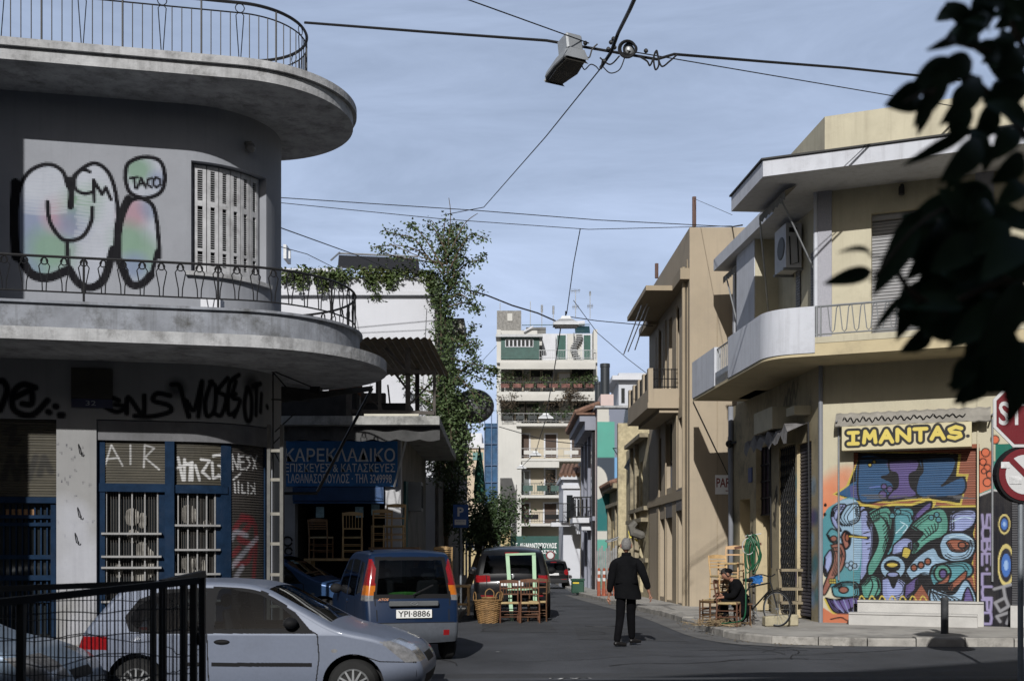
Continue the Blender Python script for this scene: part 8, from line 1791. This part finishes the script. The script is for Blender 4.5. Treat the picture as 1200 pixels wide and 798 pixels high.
# --- man seated among the chairs, bent forward over his work, facing left
B = V(gp(868, 22.4), 22.4, pz_)
sp = person('man in dark coat and cap seated bent forward among the piled chairs', tuple(B), 0)
L = lambda x, y, z: B + V(x, y, z * (.88 if z > .5 else 1))                # faces -x
bv = [L(.02, 0, .48), L(-.04, 0, .72), L(-.12, 0, .92), L(-.17, 0, 1.0), L(-.21, 0, 1.04), L(-.02, -.1, .48), L(-.36, -.13, .50), L(-.32, -.13, .1), L(-.02, .1, .48), L(-.34, .14, .50), L(-.38, .14, .1), L(-.11, -.19, .88), L(-.2, -.24, .66), L(-.4, -.13, .62), L(-.11, .19, .88), L(-.2, .24, .66), L(-.4, .1, .66)]
be = body_e[:16]; br = [(.12, .12), (.12, .1), (.14, .1), .06, .05, .08, .055, .04, .08, .055, .04, .05, .04, .027, .05, .04, .027]
for wr, frm in ((13, 12), (16, 15)):
    dr = bv[wr] - bv[frm]; hv_, he_, hr_ = hand(sp, bv[wr] + dr.normalized() * .03, dr, V(0, 0, -1), curl=.6, thumb_side=1 if wr == 13 else -1); k = len(bv); bv += hv_; be = be + [(a + k, b + k) for a, b in he_] + [(wr, k)]; br = br + hr_
skin('body', bv, be, br, SKIN, sp, 1)
head(L(-.28, 0, 1.13), R(90), R(-38), HAIRD, sp, 1.0)
skin('coat', [L(.03, 0, .44), L(-.0, 0, .6), L(-.05, 0, .76), L(-.12, 0, .9), L(-.17, 0, .98), L(-.1, -.12, .92), L(-.1, -.2, .87), L(-.2, -.25, .66), L(-.36, -.15, .63), L(-.1, .12, .92), L(-.1, .2, .87), L(-.2, .25, .66), L(-.36, .12, .66)], [(0, 1), (1, 2), (2, 3), (3, 4), (3, 5), (5, 6), (6, 7), (7, 8), (3, 9), (9, 10), (10, 11), (11, 12)], [(.17, .17), (.165, .16), (.17, .15), (.17, .12), (.09, .08), .1, .09, .072, .055, .1, .09, .072, .055], CLOTH, sp, 2, 2)
skin('coat_skirt', [L(.06, 0, .5), L(.05, -.02, .3), L(.0, -.04, .14)], [(0, 1), (1, 2)], [(.17, .17), (.17, .2), (.15, .19)], CLOTH, sp, 2)
skin('trousers', [L(.03, 0, .47), L(-.02, -.1, .48), L(-.36, -.13, .50), L(-.32, -.13, .1), L(-.02, .1, .48), L(-.34, .14, .50), L(-.38, .14, .1)], [(0, 1), (1, 2), (2, 3), (0, 4), (4, 5), (5, 6)], [(.15, .13), .105, .082, .065, .105, .082, .065], CLOTH2, sp, 2)
for s, x in ((-.13, -.32), (.14, -.38)): skin('shoe', [L(x + .05, s, .05), L(x, s, .06), L(x - .12, s, .04), L(x - .19, s, .035)], [(0, 1), (1, 2), (2, 3)], [(.04, .04), (.045, .045), (.045, .035), (.038, .026)], SHOE, sp, 2)
m = MB(); m.ball(L(-.26, 0, 1.2), .105, .095, .06, 14, 8); m.ball(L(-.35, 0, 1.15), .07, .07, .012, 10, 6); m.build('cap', CLOTH, sp, smooth='all')
m = MB(); m.box(tuple(L(-.14, -.17, .40)), tuple(L(.2, .17, .43))); sto = m.build('stool', WOODD, None); tag(sto, 'low dark stool under the seated man', 'stool')
stl = MB()
for dx in (-.1, .16):
    for dy in (-.13, .13): stl.tube([L(dx, dy, 0), L(dx, dy, .4)], .018, 6)
stl.build('legs', WOODD, sto)
# ------------------------------------------------------------ overhead wires and lamps
def cable(label, pts, r_, sag=0.0, name='cable', group='overhead cables', n=14):
    P = [Vector(p) for p in pts]; m = MB(); Q = []
    for a, b in zip(P[:-1], P[1:]):
        for i in range(n): t = i / n; Q.append(a.lerp(b, t) - V(0, 0, sag * 4 * t * (1 - t)))
    Q.append(P[-1]); m.tube(Q, r_, 5); return tag(m.build(name, WIREM, None, smooth=True), label, 'cable', group)
J = at(722, 62, 17.0)
m_ = [at(357, 27, 18.8), at(500, 38, 18), at(640, 48, 17.2), J]
cable('thick cable from the curved roof railing to the wire junction', m_, .022)
cable('thick cable from the wire junction to the cream building roof', [J, at(770, 70, 17.2), at(790, 64, 17.4), at(900, 73, 18.5), at(990, 80, 19.6), at(1125, 94, 21.5)], .022)
cable('thin wire from the wire junction to the cream building', [at(735, 60, 17), at(900, 88, 19), at(1125, 126, 22)], .009)
cable('thin wire coming in from the top edge to the hanging street lamp', [at(540, -3, 14.5), at(690, 51, 17)], .009)
c = cable('twisted cable bundle rising from the wire junction to the top edge', [at(746, -6, 14.2), at(738, 12, 14.8), at(724, 40, 16.5), at(716, 62, 17), at(704, 80, 17.4)], .028)
cable('thin wire running from the wire junction down to the far cross wire', [at(706, 78, 17.3), at(640, 160, 22), at(567, 243, 30), at(520, 252, 31.5)], .011)
cable('upper cross wire between the white house and the tan building', [at(300, 230, 29.5), at(560, 247, 30.5), at(700, 258, 31), at(858, 266, 31.2)], .012)
cable('lower cross wire between the white house and the tan building', [at(300, 235, 29.5), at(520, 257, 30.3), at(690, 269, 31), at(858, 265, 31.2)], .010)
cable('slanting wire behind the corner building above the terrace', [at(320, 264, 22), at(420, 300, 28), at(490, 330, 33)], .012)
cable('lower slanting wire behind the corner building', [at(320, 287, 24), at(360, 298, 28), at(400, 318, 33)], .010)
cable('double cable from the climber to the second street lamp', [at(535, 336, 34), at(570, 346, 34.5), at(600, 358, 34.5), at(630, 367, 34.5), at(655, 378, 34.5)], .025)
cable('thin suspension wire above the second street lamp', [at(680, 268, 31), at(672, 310, 32.5), at(664, 368, 34.5)], .014)
cable('wire from the second street lamp to the tan building', [at(665, 371, 34.6), at(700, 376, 35), at(765, 382, 36.5)], .014)
cable('thin wire slanting from the second lamp down to the tan balcony', [at(672, 352, 33), at(700, 390, 34), at(735, 420, 34.5), at(770, 447, 34.6)], .010)
cable('sagging wire crossing in front of the apartment block', [at(585, 500, 60), at(640, 516, 58), at(700, 523, 54), at(738, 527, 50)], .022)
cable('wire between the lower lamps in front of the apartment block', [at(640, 490, 55), at(632, 515, 60), at(628, 530, 70), at(612, 546, 80)], .02)
cable('wire slanting left from the vine to the apartment roof', [at(490, 470, 34), at(540, 450, 45), at(582, 405, 60)], .012)
cable('wire hanging from the second lamp to the third lamp', [at(657, 384, 35), at(650, 430, 42), at(640, 486, 55)], .02)
cable('faint wire on the tan end wall', [at(812, 470, 30.94), at(853, 556, 30.94)], .012)
cable('stay wire from the rusty roof post', [at(813.5, 233, 31.2), at(858, 252, 26)], .006)
cable('insulator wire fixed to the eave of the cream building', [at(858, 266, 31), at(870, 264, 29.3)], .02)
# loops of spare cable at the junction
m = MB(); lp = lambda pts, r_=.012: m.tube([Vector(q) for q in sm([tuple(at(x, y, 17)) for x, y in pts], n=6)], r_, 5)
lp([(672, 62), (676, 55), (682, 62), (690, 68), (694, 58), (700, 52)]); lp([(681, 75), (685, 82), (692, 76), (698, 78), (703, 82), (706, 70)], .009); lp([(706, 78), (715, 86), (726, 82), (732, 68)], .009); lp([(703, 68), (715, 76), (726, 66)], .012)
for r_, dx in ((9, 0), (7, 2), (10, -1), (6, 4)): m.tube([at(736 + dx + r_ * math.cos(a / 3), 58 + r_ * math.sin(a / 3), 17 + .02 * dx) for a in range(20)], .017, 5)
lp([(748, 66), (758, 72), (762, 77), (768, 62), (770, 61), (772, 76), (768, 82), (766, 70), (769, 61), (775, 78), (785, 72), (794, 64)], .014)
for x, y in ((686, 51), (716, 50), (719, 46), (708, 72), (720, 56), (713, 58), (757, 60)): m.ball(at(x, y, 17), .035, None, None, 6, 5)
tag(m.build('cable_loops', WIREM, None), 'tangle of spare cable loops and clamps at the wire junction', 'cable')
m = MB(); c0 = at(737, 60, 17.1); m.ball(c0, .09, .07, .1, 10, 8); tag(m.build('junction_box', GREYM, None, smooth=True), 'small grey junction box inside the cable loops', 'box')
# hanging street lamps
LG = 'street lamps hanging on wires along the street'
LH_ = pm('lamp_housing', (.28, .295, .31), .45, .12, 4, metal=.3, dirt=.2, dcol=(.08, .08, .08)); LD_ = pm('lamp_glass', (.03, .028, .024), .25, .2, 5)
def big_lamp():
    c = at(664, 79, 17.0); t = thing('street_lamp', 'large grey street lamp hanging by the cable junction against the sky', 'street lamp', tuple(c), R(-32), LG)
    # body: tapered long box, lens below, gear box on top
    def loft(m, secs):
        vs = []; n = 4
        for x, z0, z1, w_ in secs: vs += [V(x, -w_, z0), V(x, w_, z0), V(x, w_ * .75, z1), V(x, -w_ * .75, z1)]
        fs = [(0, 1, 2, 3), tuple(range(len(vs) - 4, len(vs)))[::-1]]
        for i in range(len(secs) - 1):
            for j in range(4): fs.append((i * 4 + j, i * 4 + (j + 1) % 4, i * 4 + 4 + (j + 1) % 4, i * 4 + 4 + j))
        m.add(vs, fs)
    m = MB(); loft(m, [(-.46, -.02, .05, .17), (-.38, -.02, .11, .23), (.0, -.02, .15, .25), (.28, -.02, .16, .23), (.36, -.02, .12, .2)]); m.build('housing', LH_, t, local=True, bevel=.02)
    m = MB(); m.box((.0, -.16, .13), (.34, .16, .44)); m.build('gear_box', LH_, t, local=True, bevel=.03)
    m = MB(); loft(m, [(-.43, -.06, -.021, .16), (.0, -.09, -.021, .23), (.32, -.06, -.021, .19)]); m.build('lens', LD_, t, local=True, bevel=.03)
    m = MB(); m.tube([(.05, 0, .42), (.05, 0, .50)], .02, 6); m.tube([(.2, 0, .42), (.2, 0, .48)], .02, 6); m.build('hanger', TRIM, t, local=True)
    t.scale = (.86, .86, .86); t.rotation_euler = (0, R(-10), R(-62)); WM[t] = Matrix.LocRotScale(t.location, t.rotation_euler, t.scale)
big_lamp()
def pan_lamp(px, py, Y, w_, label):
    c = at(px, py, Y); t = thing('street_lamp', label, 'street lamp', tuple(c), 0, LG); k = w_ / 2
    m = MB(); vs = [V(-k, -k * .6, 0), V(k, -k * .6, 0), V(k, k * .6, 0), V(-k, k * .6, 0), V(-k * .9, -k * .5, k * .22), V(k * .9, -k * .5, k * .22), V(k * .9, k * .5, k * .22), V(-k * .9, k * .5, k * .22), V(-k * .42, -k * .25, k * .55), V(k * .42, -k * .25, k * .55), V(k * .42, k * .25, k * .55), V(-k * .42, k * .25, k * .55), V(-k * .3, -k * .2, k * .75), V(k * .3, -k * .2, k * .75), V(k * .3, k * .2, k * .75), V(-k * .3, k * .2, k * .75)]
    fs = [(3, 2, 1, 0), (12, 13, 14, 15)] + [(4 * a + j, 4 * a + (j + 1) % 4, 4 * a + 4 + (j + 1) % 4, 4 * a + 4 + j) for a in range(3) for j in range(4)]
    m.add(vs, fs); m.build('housing', pm('pale_lamp_housing', (.42, .43, .44), .5, .1, 4, metal=.2), t, local=True)
    m = MB(); m.box((-k * .85, -k * .5, -k * .12), (k * .85, k * .5, -.003)); m.build('lens', LD_, t, local=True)
    m = MB(); m.tube([(0, 0, k * .75), (0, 0, k * 1.15)], k * .06, 6); m.build('hanger', TRIM, t, local=True)
pan_lamp(663, 382, 34.5, .78, 'pale hanging street lamp in front of the apartment block roof')
pan_lamp(639.5, 491, 55, .75, 'pale hanging street lamp in front of the panelled balcony of the apartment block')
pan_lamp(627.5, 534, 70, .75, 'pale hanging street lamp between brown shutters of the apartment block')
pan_lamp(611, 549, 80, .72, 'lowest pale hanging street lamp at the left of the apartment balconies')
# ------------------------------------------------------------ dark leafy branch near the camera, upper right
OT = thing('bitter_orange_tree', 'dark blurred leaves of a street tree hanging in from the upper right', 'tree', (1.75, 2.1, -.2))
ro = random.Random(21); mL, mT = MB(), MB(); Y0 = 2.1
mT2 = MB(); tr = [V(1.75, 2.1, -.2), V(1.72, 2.12, 1.0), V(1.6, 2.1, 1.9)]; mT2.tube(tr, [.07, .06, .05], 10); mT2.build('trunk', TWIG, OT, smooth=True)
def branch(pts, r_=.006): P = [at(x, y, Y) for x, y, Y in sm(pts, n=5)]; mT.tube(P, [r_ * (1 - .6 * i / len(P)) for i in range(len(P))], 5)
K0 = (1300, 330, 2.1)
branch([(1660, 600, 2.1), (1450, 420, 2.12), K0, (1180, 330, 2.1), (1090, 360, 2.05), (1040, 300, 2.0)], .012); branch([K0, (1230, 200, 2.1), (1160, 110, 2.05), (1120, 90, 2.05), (1090, 110, 2.0)], .009); branch([K0, (1240, 120, 2.15), (1190, 40, 2.1), (1170, -30, 2.1)], .009); branch([(1180, 330, 2.1), (1130, 250, 2.1), (1080, 260, 2.0), (1020, 330, 1.95)]); branch([(1110, 370, 2.05), (1075, 345, 2.03), (1045, 318, 2.02), (1018, 320, 2.05)], .004); branch([(1060, 330, 2.03), (1040, 305, 2.03), (1018, 300, 2.05)], .003); branch([(1120, 95, 2.05), (1080, 110, 2.0), (1060, 120, 1.98)], .004); branch([(1160, 60, 2.05), (1110, 50, 2.0)], .004)
def big_leaf(x0, y0, x1, y1, w_, Y=None, tilt=None):
    Y = Y or 2.05 + ro.uniform(-.06, .1); a = at(x0, y0, Y); b = at(x1, y1, Y + ro.uniform(-.03, .03)); d = b - a; Ln = d.length; d.normalize(); tl = tilt if tilt is not None else ro.uniform(-.5, .5)
    s = V(-d.z, tl, d.x).normalized() * w_ / FPX * Y; n = d.cross(s).normalized(); n = n if n.y < 0 else -n; k = 8; vs = []
    for i in range(k + 1):
        t = i / k; ww = math.sin(math.pi * min(1, t ** .8 * 1.0)) ** .8 if 0 < t < 1 else .02; c_ = a + d * Ln * t + n * (.012 * math.sin(math.pi * t)); vs += [c_ - s * ww * .5 + n * .006 * ww, c_, c_ + s * ww * .5 + n * .006 * ww]
    mL.add(vs, [(3 * i + j, 3 * i + j + 1, 3 * i + 4 + j, 3 * i + 3 + j) for i in range(k) for j in (0, 1)])
for L_ in ((1135, 44, 1112, 38, 14), (1160, 20, 1115, 38, 20), (1148, 40, 1146, -10, 30), (1185, 20, 1150, -20, 30), (1120, 46, 1084, 60, 13), (1160, 40, 1128, 26, 18), (1175, 45, 1150, 75, 26), (1120, 70, 1062, 118, 34), (1078, 108, 1036, 124, 36), (1140, 72, 1085, 90, 32), (1110, 85, 1070, 150, 24), (1085, 112, 1075, 160, 18), (1150, 90, 1100, 148, 30), (1130, 120, 1118, 170, 28), (1165, 120, 1140, 170, 30), (1140, 150, 1056, 195, 16), (1200, 60, 1165, 90, 30), (1200, 100, 1150, 120, 34), (1190, 150, 1160, 190, 30),
           (1145, 165, 1108, 225, 22), (1150, 165, 1100, 215, 34), (1155, 215, 1130, 290, 34), (1130, 230, 1060, 268, 30), (1090, 250, 1040, 290, 34), (1075, 262, 1022, 348, 30), (1022, 318, 964, 333, 20), (1022, 300, 980, 297, 9), (1058, 345, 1022, 390, 10), (1062, 330, 1050, 400, 30), (1110, 255, 1060, 330, 34), (1125, 270, 1070, 345, 40), (1150, 280, 1090, 320, 40), (1140, 310, 1080, 370, 44), (1165, 300, 1120, 380, 44), (1180, 320, 1100, 400, 46), (1190, 350, 1110, 410, 40), (1200, 330, 1140, 420, 46), (1140, 380, 1128, 480, 20), (1190, 390, 1150, 460, 40), (1200, 400, 1170, 450, 40), (1200, 440, 1160, 450, 30), (1200, 420, 1178, 500, 26), (1185, 430, 1180, 478, 24), (1130, 360, 1055, 360, 30), (1160, 360, 1082, 395, 36),
           (1200, 180, 1160, 215, 30), (1200, 215, 1165, 245, 26), (1200, 250, 1150, 270, 34), (1205, 280, 1150, 330, 44), (1210, 310, 1160, 300, 40), (1160, 240, 1130, 262, 24), (1180, 260, 1140, 300, 36), (1210, 350, 1170, 380, 44), (1170, 340, 1130, 340, 44), (1120, 330, 1070, 350, 36), (1175, 8, 1130, -10, 26), (1200, 0, 1175, 30, 24)): big_leaf(*L_)
for i in range(80):                                                # the crown goes on beyond the frame
    x, y = ro.uniform(1195, 1560), ro.uniform(-120, 520); a = ro.uniform(0, 6.28); big_leaf(x, y, x + 60 * math.cos(a), y + 60 * math.sin(a), 30, ro.uniform(1.9, 2.5))
for i in range(8):
    x, y = ro.uniform(1130, 1210), ro.uniform(270, 440); a = ro.uniform(1.4, 4); big_leaf(x, y, x + 60 * math.cos(a), y + 60 * math.sin(a), 36, 2.2)
for i in range(6):
    x, y = ro.uniform(1110, 1200), ro.uniform(0, 130); a = ro.uniform(1.4, 4); big_leaf(x, y, x + 40 * math.cos(a), y + 40 * math.sin(a), 22, 2.2)
def inside(p, poly): return inpoly(np.array([p[0]]), np.array([p[1]]), poly)[0]
for poly, n, L0 in (([(1062, 275), (1120, 255), (1200, 190), (1205, 445), (1150, 440), (1105, 400), (1075, 360)], 34, 50), ([(1130, 10), (1210, -10), (1210, 200), (1150, 190), (1120, 110)], 14, 40)):
    k = 0
    while k < n:
        x, y = ro.uniform(1050, 1210), ro.uniform(-10, 450)
        if inside((x, y), poly):
            a = ro.uniform(1.2, 4.4); big_leaf(x, y, x + L0 * math.cos(a), y + L0 * math.sin(a), L0 * .55, ro.uniform(2.05, 2.3)); k += 1
mL.build('crown', pm('orange_leaf', (.022, .05, .018), .45, .3, 9, 0), OT, smooth='all'); mT.build('branch', TWIG, OT)
# ------------------------------------------------------------ pieces that are parts of their own: one mesh each
def split_islands(o):
    me = o.data; n = len(me.vertices); par = list(range(n))
    def find(a):
        while par[a] != a: par[a] = par[par[a]]; a = par[a]
        return a
    for e in me.edges:
        a, b = find(e.vertices[0]), find(e.vertices[1])
        if a != b: par[a] = b
    groups = {}
    for p in me.polygons: groups.setdefault(find(p.vertices[0]), []).append(p.index)
    if len(groups) < 2 or len(groups) > 12: return
    kids = list(o.children); base = o.name.split('.')[0]
    for g in list(groups.values())[1:]:
        vi = sorted({v for f in g for v in me.polygons[f].vertices}); ix = {v: i for i, v in enumerate(vi)}
        m2 = bpy.data.meshes.new(base); m2.from_pydata([tuple(me.vertices[v].co) for v in vi], [], [tuple(ix[v] for v in me.polygons[f].vertices) for f in g])
        m2.polygons.foreach_set('use_smooth', [me.polygons[f].use_smooth for f in g]); m2.materials.append(me.materials[0])
        q = bpy.data.objects.new(base, m2); COL.objects.link(q); q.parent = o.parent; q.location = o.location; q.rotation_euler = o.rotation_euler
    bm = bmesh.new(); bm.from_mesh(me); bm.faces.ensure_lookup_table(); keep = set(list(groups.values())[0])
    bmesh.ops.delete(bm, geom=[f for f in bm.faces if f.index not in keep], context='FACES'); bm.to_mesh(me); bm.free()
SPLIT = {'white_pier', 'awning_arm', 'white_panel', 'side_window', 'headlight', 'tail_light', 'indicator', 'reversing_light', 'rolled_awning', 'reflector', 'roof_post', 'awning_strut', 'shutter_box', 'window_shutter', 'pillar', 'notice', 'hook', 'balcony_awning', 'eyes', 'tarpaulin', 'arm', 'door_panel', 'bolt', 'roof_box', 'sticker', 'side_door', 'drainpipe', 'balcony_box', 'gable_wall', 'wheel_arch', 'penthouse', 'bumper', 'window_surround', 'bracket', 'shop_window'}
for o in [o for o in bpy.data.objects if o.type == 'MESH' and o.parent is not None and o.name.split('.')[0] in SPLIT]: split_islands(o)
for o in [o for o in bpy.data.objects if o.type == 'MESH' and o.parent is not None and o.name.split('.')[0] == 'window' and o.parent.get('label', '').startswith(('dark narrow', 'house with'))]: split_islands(o)
